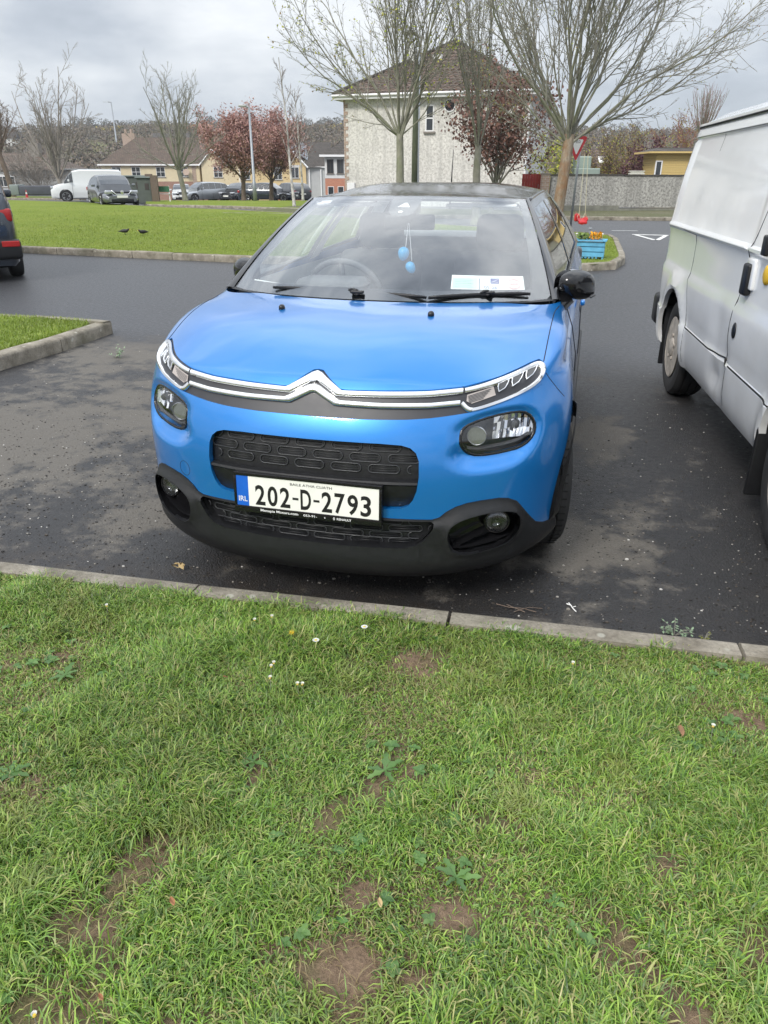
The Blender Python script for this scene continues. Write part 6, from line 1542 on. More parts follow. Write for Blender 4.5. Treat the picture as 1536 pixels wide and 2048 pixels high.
# gardens behind the roadside wall
M_redshoot = bark_mat('red_shoots', (.20, .085, .07), (.32, .16, .13))
make_tree('pollard_tree', gp3(1392, 40), 'pollarded tree with straight red shoots rising behind the yellow shed and van', 41, (2.9, .24, .26), [(.99, a * 2 * pi / 40 + .1, .05 + .55 * ((a * 7) % 10) / 10, 2.1 + .35 * ((a * 3) % 5) / 5, .02) for a in range(44)], (M_bark, M_redshoot), None, kids=(4, 3), ang=(.35, .4), lenf=(.30, .4), up=(.05, .05, .03), twigr=.006, levels=1, wig=.03)
def shrub(name, px, d, h, r, label, mats, leaf, seed, n=26, levels=2, twigr=.008, cat='shrub', zoff=0, tilt=1.1):
    return make_tree(name, (col(px, d).x, col(px, d).y, G(col(px, d).x, col(px, d).y) + zoff), label, seed, (.3, .06, .05), [(.5 + .4 * ((i * 3) % 5) / 5, i * 2.4, tilt * ((i + .5) / n) ** .6, (h * .9 if tilt * ((i + .5) / n) ** .6 < .5 else r * 1.05) , .02) for i in range(n)], mats, leaf, cat=cat, kids=(7, 5), ang=(.5, .6), lenf=(.4, .45), up=(.03, .03, .02), twigr=twigr, levels=levels)
shrub('purple_shrub', 1296, 43, 3.0, 2.0, 'dark purple leafless shrub left of the yellow shed', (M_twigd, bark_mat('purple_twigs', (.07, .035, .045), (.14, .075, .085))), (.12, leaf_mat('purple_bud', [(.08, .035, .045), (.13, .06, .07)]), 2, .12, .8, .6), 51)
shrub('yellow_green_shrub', 1103, 37, 2.9, 1.2, 'yellow green flowering shrub at the right corner of the white house', (M_twig, M_twig), (.10, leaf_mat('forsythia_leaves', [(.32, .34, .05), (.42, .42, .06), (.22, .26, .05)]), 3, .10, .9, .6), 52)
shrub('bare_orchard_tree', 1215, 47, 3.6, 2.6, 'tangled brown bare fruit tree behind the wall and the give way sign', (M_twigd, M_twigd), (.08, M_bud, 1, .1, .6, .6), 53, levels=3)
shrub('bare_orchard_tree', 1262, 50, 4.0, 2.6, 'second brown bare fruit tree, between the skylights and the purple shrub', (M_twigd, M_twigd), (.08, M_bud, 1, .1, .6, .6), 54, levels=3)
shrub('bare_orchard_tree', 1350, 46, 4.4, 3.0, 'brown bare tree directly behind the yellow shed roof', (M_twigd, M_redshoot), (.08, M_bud, 1, .1, .5, .6), 55, levels=3)
shrub('garden_hedge', 75, 78, 3.2, 4.0, 'scrubby brown hedge tree in front of the pale bungalow', (M_twigp, M_twigp), None, 56, levels=3, twigr=.014)
# ------------------------------------------------------------ hillside woods and gorse
def wood(name, label, pred, n, seed, cols, cat, hh=(3, 6), rr=(2.5, 5), per=46, size=1.15, twigs=True):
    rng = random.Random(seed); spots = []; 
    for _ in range(n):
        px, d = pred(rng); p = col(px, d); z = G(p.x, p.y); h = rng.uniform(*hh); r = rng.uniform(*rr)
        for k in range(per):
            a = rng.uniform(0, 2 * pi); u = rng.random() ** .5; v = rng.random(); w_ = sqrt(max(0, 1 - (v * 1.0) ** 2)) * .9 + .1
            spots.append((p.x + r * u * w_ * cos(a), p.y + r * u * w_ * sin(a), z + h * v))
    o = leaves_mesh(name, spots, size, leaf_mat(name + '_leaves', cols), None, rng, 1, .2, .55)
    return tag(o, label, cat, kind='stuff')
brn = [(.125, .088, .062), (.155, .112, .078), (.125, .11, .065), (.17, .125, .09), (.11, .105, .06), (.13, .105, .095)]
wood('hillside_woodland', 'brown leafless woodland covering the slope behind the houses', lambda r: (r.choice((r.uniform(-250, 1900), r.uniform(-1100, 2700))), r.uniform(172, 440)), 3600, 61, brn, 'woodland', (2.5, 5), (3, 6), 85, 1.0)
wood('hillside_scrub', 'low mixed green scrub between the houses and the hill', lambda r: (r.uniform(-700, 2300), r.uniform(150, 240)), 420, 62, [(.10, .11, .065), (.12, .125, .075), (.13, .11, .085), (.10, .10, .07)], 'scrub', (1.5, 3.2), (2, 4), 60, .6)
wood('gorse_band', 'bright yellow gorse along the upper slope of the hill', lambda r: (r.choice((r.uniform(200, 440), r.uniform(220, 420), r.uniform(560, 720))), r.uniform(425, 465)), 300, 63, [(.36, .27, .03), (.45, .33, .03), (.16, .15, .04), (.12, .12, .04)], 'gorse', (1.5, 2.5), (3, 6), 50, 1.1)
wood('skyline_trees', 'dark trees and bushes standing along the crest of the hill', lambda r: (r.choice((r.uniform(-100, 260), r.uniform(150, 300), r.uniform(400, 480), r.uniform(580, 700), r.uniform(1050, 1300), r.uniform(-200, 1800))), r.uniform(485, 510)), 150, 64, [(.09, .095, .075), (.12, .11, .09), (.10, .10, .08), (.14, .125, .11)], 'trees', (3, 8), (3, 6), 190, .8)
# ------------------------------------------------------------ street furniture and small things
def lamp(px, d, top, label, r=.06, arm=.5):
    p = col(px, d); z0 = G(p.x, p.y); e = empty('street_lamp', (p.x, p.y, z0), _ya, label, 'street lamp'); h = zat(top, d) - z0
    mb = MB(); mb.tube([(0, 0, 0), (0, 0, 1.2), (0, 0, 1.25), (0, 0, h)], [r * 1.5, r * 1.4, r, r * .7], 10); mb.build('post', M_post, e, smooth=True)
    mb = MB(); mb.tube([(0, 0, h - .05), (-arm * .4, 0, h + .05)], r * .6, 8); mb.build('arm', M_post, e, smooth=True)
    mb = MB(); mb.rbox((-arm - .25, -.12, h), (-arm * .4, .12, h + .13), .05); mb.build('lamp_head', M_grend, e, smooth=True)
lamp(507, 52, 219, 'grey street lamp with flat head standing before the copper trees', .09, .4)
lamp(835, 29, 90, 'slender grey street lamp between the two maples, in front of the white house', .055, .3)
lamp(242, 330, 210, 'distant street lamp standing on the hill crest at left', .3, 3.0)
p = col(829, 27.5); e = tag(MB().tube([(0, 0, 0), (0, 0, 2.0), (.02, 0, 4.6)], [.105, .10, .085], 10).build('green_post', bark_mat('mossy_post', (.07, .085, .055), (.12, .13, .085)), smooth=True), 'mossy dark green timber post just right of the forked maple', 'post'); e.location = (p.x, p.y, .1)
p = col(903, 36); o = tag(MB().tube([(-.03, 0, 0), (.05, 0, zat(300, 36))], [.05, .012], 6).build('black_stake', M_blk, smooth=True), 'thin black tapering stake in front of the white house wall', 'stake'); o.location = (p.x, p.y, 0)
# give way sign on its leaning pole
p = col(1151, 22.3); sg = empty('give_way_sign', (p.x, p.y, .1), _ya + radians(28), 'red and white give way triangle on a grey pole, seen through the big maple', 'road sign')
M_sred = simple('sign_red', (.42, .02, .025), .45, var=.08); M_swht = simple('sign_white', (.66, .66, .64), .45, var=.05); M_sback = simple('sign_back_plate', (.17, .20, .19), .5)
mb = MB(); mb.tube([(0, 0, 0), (.04, 0, 1.4), (.08, 0, 2.2)], .032, 10); mb.build('pole', M_post, sg, smooth=True)
tri = [(-.29, 2.315), (.29, 2.315), (.33, 2.29), (.325, 2.25), (.03, 1.74), (0, 1.725), (-.03, 1.74), (-.325, 2.25), (-.33, 2.29)]; MF = Matrix.Translation((-.10, -.05, 0)) @ Matrix.Rotation(radians(90), 4, 'X')
def shr(poly, k, c=(0, 2.11)): return [(c[0] + (x - c[0]) * k, c[1] + (y - c[1]) * k) for x, y in poly]
mb = MB(); mb.prism(tri, 0, .006, M=MF); mb.build('sign_face', M_sred, sg); mb = MB(); mb.prism(shr(tri, .62), .0065, .0085, M=MF); wf_ = mb.build('sign_centre', M_swht, sg)
text_fit('lettering', 'YIELD', .22, .07, M_ink, wf_, MF @ Matrix.Translation((0, 2.18, .0095)), .01, 0)
# swing seat
a = col(1168, 18.4); sw = empty('tree_swing', (a.x, a.y, 0), _ya, 'red plastic child swing seat hanging on two pale ropes from the maple', 'swing')
M_rope = simple('pale_rope', (.50, .46, .33), .9); M_redpl = simple('red_plastic', (.50, .02, .025), .4)
zt = zat(310, 18.4)
for x, x1 in ((-.03, -.02), (.045, .12)):
    mb = MB(); mb.tube([(x, 0, zt), (lerp(x, x1, .5), 0, (zt + .65) / 2), (x1, 0, .66)], .007, 5); mb.build('rope', M_rope, sw)
    mb = MB(); mb.tube([(x1, 0, .66), (x1 - .05, -.03, .56)], .006, 4); mb.tube([(x1, 0, .66), (x1 + .05, .02, .54)], .006, 4); mb.build('rope_end', M_rope, sw)
def seatp(u, v): a_ = lerp(-1, 1, u); return Vector((-.08 + .26 * u, -.09 + .20 * v, .44 + .10 * abs(a_) ** 2 + .06 * v + (.10 * (1 - u) * v)))
mb = MB(); mb.grid(seatp, 10, 6); mb.grid(lambda u, v: seatp(u, v) - Vector((0, 0, .03)), 10, 6); mb.rbox((-.10, .06, .47), (.03, .13, .64), .03); mb.rbox((-.02, -.10, .42), (.17, .02, .49), .025); mb.build('seat', M_redpl, sw, smooth=True)
# planter on the grass corner
p = W2(0, 0); A_ = Vector((-.31, 14.15, .125)); pl_ = empty('planter_box', (A_.x + .26, A_.y + .12, .125), radians(-3), 'sky blue slatted timber planter box of flowers on the grass corner', 'planter'); 
M_pbl = simple('sky_blue_timber_paint', (.11, .36, .56), .75, var=.18, scale=8)
for k in range(3):
    mb = MB(); z = .03 + k * .085
    mb.box((-.34, -.16, z), (.30, -.14, z + .072)); mb.box((-.34, .14, z), (.30, .16, z + .072)); mb.box((-.34, -.138, z + .003), (-.32, .138, z + .069)); mb.box((.28, -.138, z + .003), (.30, .138, z + .069)); mb.build('slat_course', M_pbl, pl_)
mb = MB(); mb.box((-.37, -.19, .283), (.33, -.12, .305)); mb.box((-.37, .12, .283), (.33, .19, .305)); mb.box((-.37, -.118, .283), (-.30, .118, .304)); mb.box((.26, -.118, .283), (.33, .118, .304)); mb.build('rim_board', M_pbl, pl_)
mb = MB()
for x in (-.33, .27):
    for y in (-.15, .13): mb.box((x, y, -.03), (x + .03, y + .02, .03))
for x in np.arange(-.26, .22, .06): mb.box((x, -.15, .0), (x + .035, -.145, .03))
mb.build('foot_rail', M_pbl, pl_); mb = MB(); mb.box((-.30, -.118, .2), (.26, .118, .27)); mb.build('compost', M_soil, pl_)
rr = random.Random(5)
def posy(x0, x1, n, cols, sz, label, name, zt_=(.32, .42)):
    sp = [(rr.uniform(x0, x1), rr.uniform(-.09, .09), rr.uniform(*zt_)) for _ in range(n)]; o = leaves_mesh(name, sp, sz, leaf_mat(name + '_petals', cols), None, rr, 3, .012, .9); o.matrix_world = Matrix.Translation(pl_.location); tag(o, label, 'flowers')
    st = MB(); 
    for q in sp[::2]: st.tube([(q[0], q[1], .26), q], .003, 3)
    st.build('stems', M_twig, o); return o
posy(.04, .22, 46, [(.75, .34, .01), (.85, .45, .02), (.60, .22, .01)], .035, 'orange yellow pansies at the right end of the blue planter box', 'pansies'); posy(-.20, .02, 26, [(.16, .24, .06), (.10, .16, .05), (.10, .17, .05)], .05, 'green leafy plants at the left end of the blue planter box', 'leafy_plants', (.28, .42))
for x, z, w_ in ((-.20, .40, 0), (.24, .40, 0)):
    o = MB().tube([(0, 0, 0), (0, 0, .13)], .003, 4).lathe([(.001, .14), (.02, .13), (.022, .12), (.001, .12)], 8).build('garden_ornament', M_swht); o.location = pl_.location + Vector((x, 0, .27)); tag(o, 'small white solar light on a stick at the %s end of the blue planter' % ('left' if x < 0 else 'right'), 'ornament')
o = MB().tube([(0, 0, 0), (0, 0, .22)], .006, 5).rbox((-.03, -.03, .20), (.03, .03, .225), .008).rbox((-.018, -.018, .12), (.018, .018, .16), .006).build('garden_ornament', M_post); o.location = pl_.location + Vector((.02, .02, .27)); tag(o, 'grey metal solar stake in the middle of the blue planter', 'ornament')
# two blackbirds on the lawn
M_feather = simple('black_feathers', (.014, .013, .014), .6)
def bird(px, py, rz, label):
    c = col(px, 1.467 * 1778 / (py - 350) - .9); e = empty('bird', (c.x, c.y, .125), rz, label, 'bird'); 
    b_ = bmesh.new(); bmesh.ops.create_uvsphere(b_, u_segments=16, v_segments=12, radius=1)
    for v in b_.verts:
        x, y, z = v.co; tail = smooth01((x - .4) / .6); head = smooth01((-x - .45) / .4)
        v.co = Vector((x * .12 + tail * .05, y * .042 * (1 - .6 * tail), .085 + z * .042 * (1 - .75 * tail) + head * .035 - tail * .01))
    bm_obj(b_, 'body', M_feather, e, angle=None); mb = MB(); mb.tube([(-.115, 0, .12), (-.145, 0, .115)], [.008, .001], 5); mb.build('beak', M_yel, e)
    for y in (-.015, .015): mb = MB(); mb.tube([(0, y, .05), (-.005, y, -.005), (-.03, y, -.008)], .003, 4); mb.build('leg', M_feather, e)
bird(234, 479, radians(200), 'left of two small black birds feeding on the middle lawn'); bird(271, 481, radians(60), 'right of two small black birds feeding on the middle lawn')
# green kiosks, notice board, covered trailer, cone
def kiosk(px, d, w_, h_, label, legs=True):
    p = col(px, d); e = empty('utility_kiosk', (p.x, p.y, G(p.x, p.y)), _ya + radians(8), label, 'kiosk')
    mb = MB(); mb.rbox((0, 0, 0), (w_, 1.4, h_), .03); mb.build('cabinet', M_cabg, e); mb = MB(); mb.rbox((-.1, -.1, h_ + .003), (w_ + .1, 1.5, h_ + .08), .02); mb.build('lid', M_sback, e); mb = MB(); mb.rbox((w_ * .55, -.02, h_ * .55), (w_ * .85, -.005, h_ * .8), .005); mb.build('vent', M_darkf, e)
    mb = MB(); mb.box((w_ + .01, -.1, 0), (w_ + .40, .3, h_ + .15)); mb.build('corner_post', M_bark_post, e)
kiosk(246, 48, 1.25, 1.45, 'grey green utility kiosk with brown corner post behind the grey saloon'); kiosk(272, 46.5, .75, 1.35, 'narrower grey green kiosk standing right of the first one')
p = col(306, 47); nb = empty('notice_board', (p.x, p.y, G(p.x, p.y)), _ya, 'green notice board on two white posts left of the bare tree', 'sign')
for x in (0, .8): MB().box((x, 0, 0), (x + .05, .05, .95)).build('post', M_upvc, nb)
MB().box((.0, -.02, .62), (.85, -.003, .93)).build('panel', simple('board_green', (.03, .12, .06), .5), nb); MB().box((-.05, -.1, .50), (.9, .3, .53)).build('shelf', M_grend, nb)
p = col(60, 57); tr_ = empty('covered_trailer', (p.x, p.y, G(p.x, p.y) + .1), _ya, 'low dark covered trailer on the grass at the far left', 'trailer'); mb = MB(); mb.rbox((-1.0, 0, .15), (1.5, 1.2, .78), .08); mb.build('cover', simple('blue_grey_tarpaulin', (.055, .06, .075), .7, var=.2, scale=2), tr_, smooth=True); mb = MB(); mb.rbox((-1.7, .1, .15), (-1.05, 1.2, .85), .05); mb.build('front_box', M_sback, tr_, smooth=True)
p = col(46, 56); mb = MB(); mb.lathe([(.14, 0), (.14, .03), (.09, .035), (.06, .25)], 12, 0); mb.lathe([(.06, .25), (.04, .38)], 12, 1); mb.lathe([(.04, .38), (.012, .52)], 12, 0); o = mb.build('traffic_cone', [M_sred, M_swht]); o.location = (p.x, p.y, G(p.x, p.y) + .1); tag(o, 'small red and white traffic cone in front of the covered trailer', 'cone')
# ------------------------------------------------------------ grass blades
def blades(name, pts, L, Wd, lean, mat, seed, label=None, kind='stuff', flow=False):
    """curved grass blades: pts (n,3), L lengths, lean 0..1"""
    r = np.random.default_rng(seed); n = len(pts); az = r.uniform(0, 2 * pi, n) if not flow else (vnoise(pts[:, 0], pts[:, 1], 3.2, 77) * 7 + vnoise(pts[:, 0], pts[:, 1], 9, 78) * 5 + r.normal(0, 1.5, n)); d = np.stack([np.cos(az), np.sin(az)], 1); s = np.stack([-np.sin(az), np.cos(az)], 1)
    twist = r.normal(0, .5, n); s = s * np.cos(twist)[:, None] + d * np.sin(twist)[:, None]
    v = np.empty((n, 7, 3)); 
    for k, (t_, wf) in enumerate(((0, .8), (.4, 1.0), (.75, .72))):
        h = L * (t_ * np.cos(lean * 1.15 * t_)); out = L * lean * (t_ ** 1.5) * .95
        c = pts.copy(); c[:, :2] += d * out[:, None]; c[:, 2] += h
        w_ = (Wd * wf)[:, None] * .5
        v[:, 2 * k] = c; v[:, 2 * k, :2] -= s * w_; v[:, 2 * k + 1] = c; v[:, 2 * k + 1, :2] += s * w_
    c = pts.copy(); c[:, :2] += d * (L * lean * .98)[:, None]; c[:, 2] += L * np.cos(lean * 1.25) * 1.0 * (1 - lean * .25); v[:, 6] = c
    base = np.arange(n)[:, None] * 7
    q = np.array([[0, 1, 3, 2], [2, 3, 5, 4]]); t3 = np.array([4, 5, 6])
    loops = np.concatenate([(base + q[0]), (base + q[1]), (base + t3)], 1).ravel()
    me = bpy.data.meshes.new(name); me.vertices.add(n * 7); me.vertices.foreach_set('co', v.ravel()); me.loops.add(len(loops)); me.loops.foreach_set('vertex_index', loops)
    tot = np.tile([4, 4, 3], n); st = np.concatenate([[0], np.cumsum(tot)[:-1]]); me.polygons.add(len(tot)); me.polygons.foreach_set('loop_start', st); me.polygons.foreach_set('loop_total', tot); me.update()
    o = link_mesh(name, me, mat, None, True); return tag(o, label, 'grass' if label else None, kind=kind)
def blade_mat(name, cols, var=.5):
    m, t, b, o = new_mat(name); g = t.node('ShaderNodeNewGeometry').outputs['Random Per Island']; co = objco(t)
    c = t.ramp(g, [((i + .5) / len(cols), c_) for i, c_ in enumerate(cols)]); p_ = t.noise(co, 2.3, 5, .6); q_ = t.noise(co, 3.6, 6, .7)
    c = t.mix(t.math('MULTIPLY', t.ramp(p_, [(.42, 0), (.62, 1)]), t.math('MULTIPLY', .6, var) if False else var * .6), c, (.115, .225, .035)); p2 = t.noise(co, 1.1, 5, .6)
    c = t.mix(1, c, t.ramp(p2, [(.3, .70), (.7, 1.28)]), 'MULTIPLY'); c = t.mix(t.math('MULTIPLY', t.ramp(q_, [(.54, 0), (.68, 1)]), var), c, (.28, .28, .09))
    setin(t, b, Base_Color=c, Roughness=.40); b.inputs['Specular IOR Level'].default_value = .5
    tr = t.node('ShaderNodeBsdfTranslucent', {'Color': c}); mx = t.node('ShaderNodeMixShader', {0: .28}); t.l.new(b.outputs[0], mx.inputs[1]); t.l.new(tr.outputs[0], mx.inputs[2]); t.l.new(mx.outputs[0], o.inputs[0])
    return m
M_blade = blade_mat('lawn_blades', [(.05, .11, .018), (.155, .31, .036), (.29, .46, .06), (.08, .17, .028), (.43, .58, .11), (.19, .37, .045), (.52, .47, .21), (.10, .20, .055), (.31, .45, .13), (.04, .085, .018), (.22, .37, .05), (.36, .34, .12)])
def vnoise(x, y, sc, seed):
    """cheap tiling-free value noise on arrays"""
    r = np.random.default_rng(seed); tab = r.random((64, 64)); X = x * sc + 20; Y = y * sc + 20; i = np.floor(X).astype(int); j = np.floor(Y).astype(int); fx = X - i; fy_ = Y - j; fx = fx * fx * (3 - 2 * fx); fy_ = fy_ * fy_ * (3 - 2 * fy_)
    a = tab[i % 64, j % 64]; b = tab[(i + 1) % 64, j % 64]; c = tab[i % 64, (j + 1) % 64]; d = tab[(i + 1) % 64, (j + 1) % 64]
    return (a * (1 - fx) + b * fx) * (1 - fy_) + (c * (1 - fx) + d * fx) * fy_
def fbm(x, y, sc, seed): return (vnoise(x, y, sc, seed) * .5 + vnoise(x, y, sc * 2.1, seed + 1) * .3 + vnoise(x, y, sc * 4.3, seed + 2) * .2)
BARE = [(-.84, .83, .10), (-.82, 1.02, .09), (-.80, .70, .12), (-.30, .86, .085), (-.33, 1.04, .06), (-.17, .90, .05), (.70, 1.46, .15), (.50, 1.12, .09), (-.12, 1.02, .05), (.22, 1.02, .06), (.33, .92, .06), (-.60, .66, .05), (-.02, .78, .07), (.30, 1.28, .05), (-.45, 1.22, .04)]
r_ = np.random.default_rng(4); N = 700000
x = np.where(r_.random(N) < .80, r_.uniform(-2.45, 1.25, N), r_.uniform(-4.2, 3.2, N)); y = r_.uniform(.25, 2.36, N)
ky = 2.2 + .053 * x - .098 + .022 * (fbm(x, np.zeros(N), 5, 99) - .5)
# thin out where nobody looks closely, keep everything in view
keep = (y < ky + r_.normal(0, .014, N)); vis = (x > -2.3 - .0 * y) & (x < .95 + .0 * y); 
lush = fbm(x, y, 2.6, 10); bare = fbm(x, y, 5.5, 30); dn = np.clip((bare - .20) * 9, .10, 1)
for bx, by, br in BARE:
    dd = np.hypot((x - bx), (y - by)) / br + (fbm(x, y, 14, 50) - .5) * 1.9; dn *= np.clip((dd - .60) * 1.5, .07, 1)
keep &= r_.random(N) < dn * (.55 + .45 * np.clip((lush - .3) * 3, 0, 1))
x, y, lush = x[keep], y[keep], lush[keep]; n = len(x)
LL = (.021 + .054 * np.clip((lush - .37) * 3.0, 0, 1)) * r_.uniform(.35, 1.45, n); near_edge = np.clip((2.2 + .053 * x - .115 - y) / .18, 0, 1); LL *= .62 + .38 * near_edge
zz = np.array([near_lawn_z(a, b) for a, b in zip(x, y)]) - .002
blades('lawn_grass', np.stack([x, y, zz], 1), LL, r_.uniform(.0016, .0042, n), np.clip(r_.normal(.80, .26, n), .05, 1.25), M_blade, 1, 'dense green turf of the near verge, thinning to bare soil in patches', flow=True)
# dead straw lying between the blades
M_straw = blade_mat('straw', [(.34, .27, .13), (.26, .19, .09), (.40, .34, .18), (.20, .15, .07)], 0)
x = r_.uniform(-2.4, 1.2, 26000); y = r_.uniform(.3, 2.3, 26000); k = (y < 2.2 + .053 * x - .12) & (fbm(x, y, 3.5, 70) > .40); x, y = x[k], y[k]
blades('dry_straw', np.stack([x, y, np.array([near_lawn_z(a, b) for a, b in zip(x, y)])], 1), r_.uniform(.015, .05, len(x)), r_.uniform(.001, .002, len(x)), r_.uniform(.9, 1.35, len(x)), M_straw, 2, 'dry straw coloured blades lying in the near turf')
# broad leaved weeds: rosettes of toothed leaves
M_weed = blade_mat('weed_leaves', [(.085, .18, .045), (.12, .24, .06), (.07, .15, .045), (.15, .27, .075)], .2)
wv_, wf2 = [], []
rw_ = random.Random(17)
for _ in range(900):
    cx, cy = rw_.uniform(-2.3, 1.1), rw_.uniform(.45, 2.2)
    if cy > KY(cx) - .15 or fbm(np.array([cx]), np.array([cy]), 1.7, 90)[0] < .40 or any(math.hypot(cx - a_, cy - b_) < c_ * .8 for a_, b_, c_ in BARE): continue
    big = rw_.random() < .07; nl = rw_.randint(4, 8); z0 = near_lawn_z(cx, cy) + rw_.uniform(.004, .018)
    for k in range(nl):
        a = 2 * pi * k / nl + rw_.uniform(-.4, .4); Ln = rw_.uniform(.035, .06) if big else rw_.uniform(.010, .024); wd = Ln * (.16 if big else .36); b0 = len(wv_); m = 5 if big else 3; tilt_ = rw_.uniform(.1, .6)
        for q in range(m + 1):
            t_ = q / m; ww = wd * sin(pi * min(.97, t_ * .9 + .08)) * (1 + (.35 * (-1) ** q if big and 0 < q < m else 0)); rr_ = Ln * t_; hz = Ln * (tilt_ * t_ - .55 * tilt_ * t_ * t_ * 1.3)
            for sg_ in (-1, 0, 1): wv_.append((cx + rr_ * cos(a) - sg_ * ww * sin(a), cy + rr_ * sin(a) + sg_ * ww * cos(a), z0 + hz + abs(sg_) * ww * .3))
        for q in range(m):
            for c_ in (0, 1): i0 = b0 + q * 3 + c_; wf2.append((i0, i0 + 1, i0 + 4, i0 + 3))
mb = MB(); mb.add(wv_, wf2); tag(mb.build('broadleaf_weeds', M_weed, smooth=True), 'clover and dandelion leaves growing low among the near grass', 'weeds', kind='stuff')
# island and middle lawn: shorter cover
def scatter(poly, n, zf, Lr, wr, seed, name, label, mat, wfun=None):
    r = np.random.default_rng(seed); xs = [p[0] for p in poly]; ys = [p[1] for p in poly]; X = r.uniform(min(xs), max(xs), n); Y = r.uniform(min(ys), max(ys), n); k = np.array([inpoly(a, b, poly) for a, b in zip(X, Y)]) 
    if wfun is not None: k &= r.random(n) < wfun(X, Y)
    X, Y = X[k], Y[k]; Z = np.array([zf(a, b) for a, b in zip(X, Y)]); m = len(X)
    lu = fbm(X, Y, .8, seed + 5); blades(name, np.stack([X, Y, Z], 1), r.uniform(*Lr, m) * (.6 + .9 * lu), r.uniform(*wr, m), np.clip(r.normal(.6, .3, m), .05, 1.2), mat, seed, label)
M_blade2 = blade_mat('street_lawn_blades', [(.15, .22, .024), (.20, .275, .032), (.23, .31, .042), (.17, .24, .028), (.27, .32, .06)], .1)
scatter([(-4.70, 2.0), (-4.76, 5.0), (-4.68, 6.2), (-4.78, 6.5), (-5.2, 6.60), (-7.5, 6.66), (-7.5, 2.0)], 100000, lambda a, b: .103, (.025, .06), (.003, .006), 81, 'island_grass', 'short grass on the small island behind the left kerb', M_blade2)
scatter([(-30, 14.1), (-14, 13.9), (-8.7, 13.4), (-6.1, 13.1), (-.4, 13.25), (.3, 13.6), (.5, 14.5), (.45, 19.5), (-.8, 20.9), (-8, 25), (-20, 32), (-34, 39)], 260000, lambda a, b: G(a, b) + .112, (.02, .05), (.006, .012), 82, 'middle_lawn_grass', 'bright mown grass of the lawn beyond the street', M_blade2, lambda X, Y: np.clip(1.3 - (Y - 13) / 16, .10, 1) * np.clip(1 + (X + 12) / 16, .25, 1))
# daisies, dandelion, leaves, chips
M_petal = simple('daisy_petal', (.80, .80, .78), .6); M_dy = simple('daisy_eye', (.70, .48, .03), .7)
def gnd(px, py, z=.1):
    ax = (px - 768) / 1467.6; ay = (1024 - py) / 1467.6; th = radians(24.684); d = cos(th) + ay * sin(th); zz_ = -sin(th) + ay * cos(th); k = (z - CAM_H) / zz_; q = W2(ax * k, d * k); return q.x, q.y
def daisy(i, px, py, openf, label):
    x, y = gnd(px, py, .115); e = empty('daisy', (x, y, near_lawn_z(x, y)), i * 1.3, label, 'daisy', 'daisies in the near lawn'); h = .060
    mb = MB(); mb.tube([(0, 0, 0), (.003, 0, h)], .0009, 4); mb.build('stem', M_twig, e)
    mb = MB(); rp = .010 if openf else .005
    for k in range(14):
        a = 2 * pi * k / 14; mb.add([(.003 + .002 * cos(a), .002 * sin(a), h), (.003 + rp * cos(a - .17), rp * sin(a - .17), h + (.001 if openf else .006)), (.003 + rp * 1.12 * cos(a), rp * 1.12 * sin(a), h + (.001 if openf else .008)), (.003 + rp * cos(a + .17), rp * sin(a + .17), h + (.001 if openf else .006))], [(0, 1, 2, 3)])
    mb.build('petals', M_petal, e); mb = MB(); mb.lathe([(.0035, h), (.0028, h + .002), (.0005, h + .003)], 8, 0, Matrix.Translation((.003, 0, 0))); mb.build('eye', M_dy, e)
DS = [(727, 1262, 1, 'open daisy nearest the kerb joint, yellow eye showing'), (631, 1291, 1, 'half open daisy below and left of the one by the kerb joint'), (511, 1249, 0, 'closed daisy nearest the kerb, left of the yellow dandelion'), (546, 1241, 0, 'closed daisy just right of the one nearest the kerb'),
      (548, 1334, 0, 'topmost closed daisy of the small cluster in mid lawn'), (541, 1342, 0, 'closed daisy touching the topmost one of the mid lawn cluster'), (540, 1366, 0, 'lowest closed daisy on the left of the mid lawn cluster'), (597, 1378, 0, 'left of two closed daisies growing side by side in mid lawn'), (607, 1377, 0, 'right of two closed daisies growing side by side in mid lawn'), (214, 1216, 0, 'lone closed daisy at left, close below the kerb'), (66, 2034, 0, 'lone closed daisy at the bottom left corner of the lawn'), (1145, 1337, 0, 'lone closed daisy right of the middle of the lawn'), (1426, 1464, 0, 'lone closed daisy at the right edge of the lawn')]
for i, q in enumerate(DS): daisy(i, *q)
x, y = gnd(584, 1277, .11); e = empty('dandelion', (x, y, near_lawn_z(x, y) + .015), 0, 'half closed yellow dandelion among the daisies', 'dandelion'); mb = MB(); mb.tube([(0, 0, 0), (0, 0, .035)], .0015, 5); mb.build('stem', M_twig, e); mb = MB()
for k in range(22): a = k * 2.4; mb.add([(0, 0, .033), (.006 * cos(a - .2), .006 * sin(a - .2), .045), (.011 * cos(a), .011 * sin(a), .052 - .006 * (k % 3)), (.006 * cos(a + .2), .006 * sin(a + .2), .045)], [(0, 1, 2, 3)])
mb.build('petals', M_dy, e)
def dead_leaf(px, py, z, s_, label, c, rz=0, name='dead_leaf'):
    x, y = gnd(px, py, z); o = MB(); o.grid(lambda u, v: Vector(((u - .5) * s_ * (1 - .75 * abs(2 * v - 1) ** 1.5), (v - .5) * s_ * 1.6, .012 * sin(5 * u + 3 * v) * s_ / .05 + .006)), 6, 8); o = o.build(name, c, smooth=True); o.location = (x, y, z); o.rotation_euler = (.3, .2, rz); tag(o, label, 'leaf'); return o
M_dl = simple('dead_leaf_brown', (.24, .13, .07), .8, var=.3); M_dl2 = simple('dead_leaf_tan', (.48, .36, .18), .8, var=.3); M_dlo = simple('dead_leaf_orange', (.33, .15, .07), .8, var=.3)
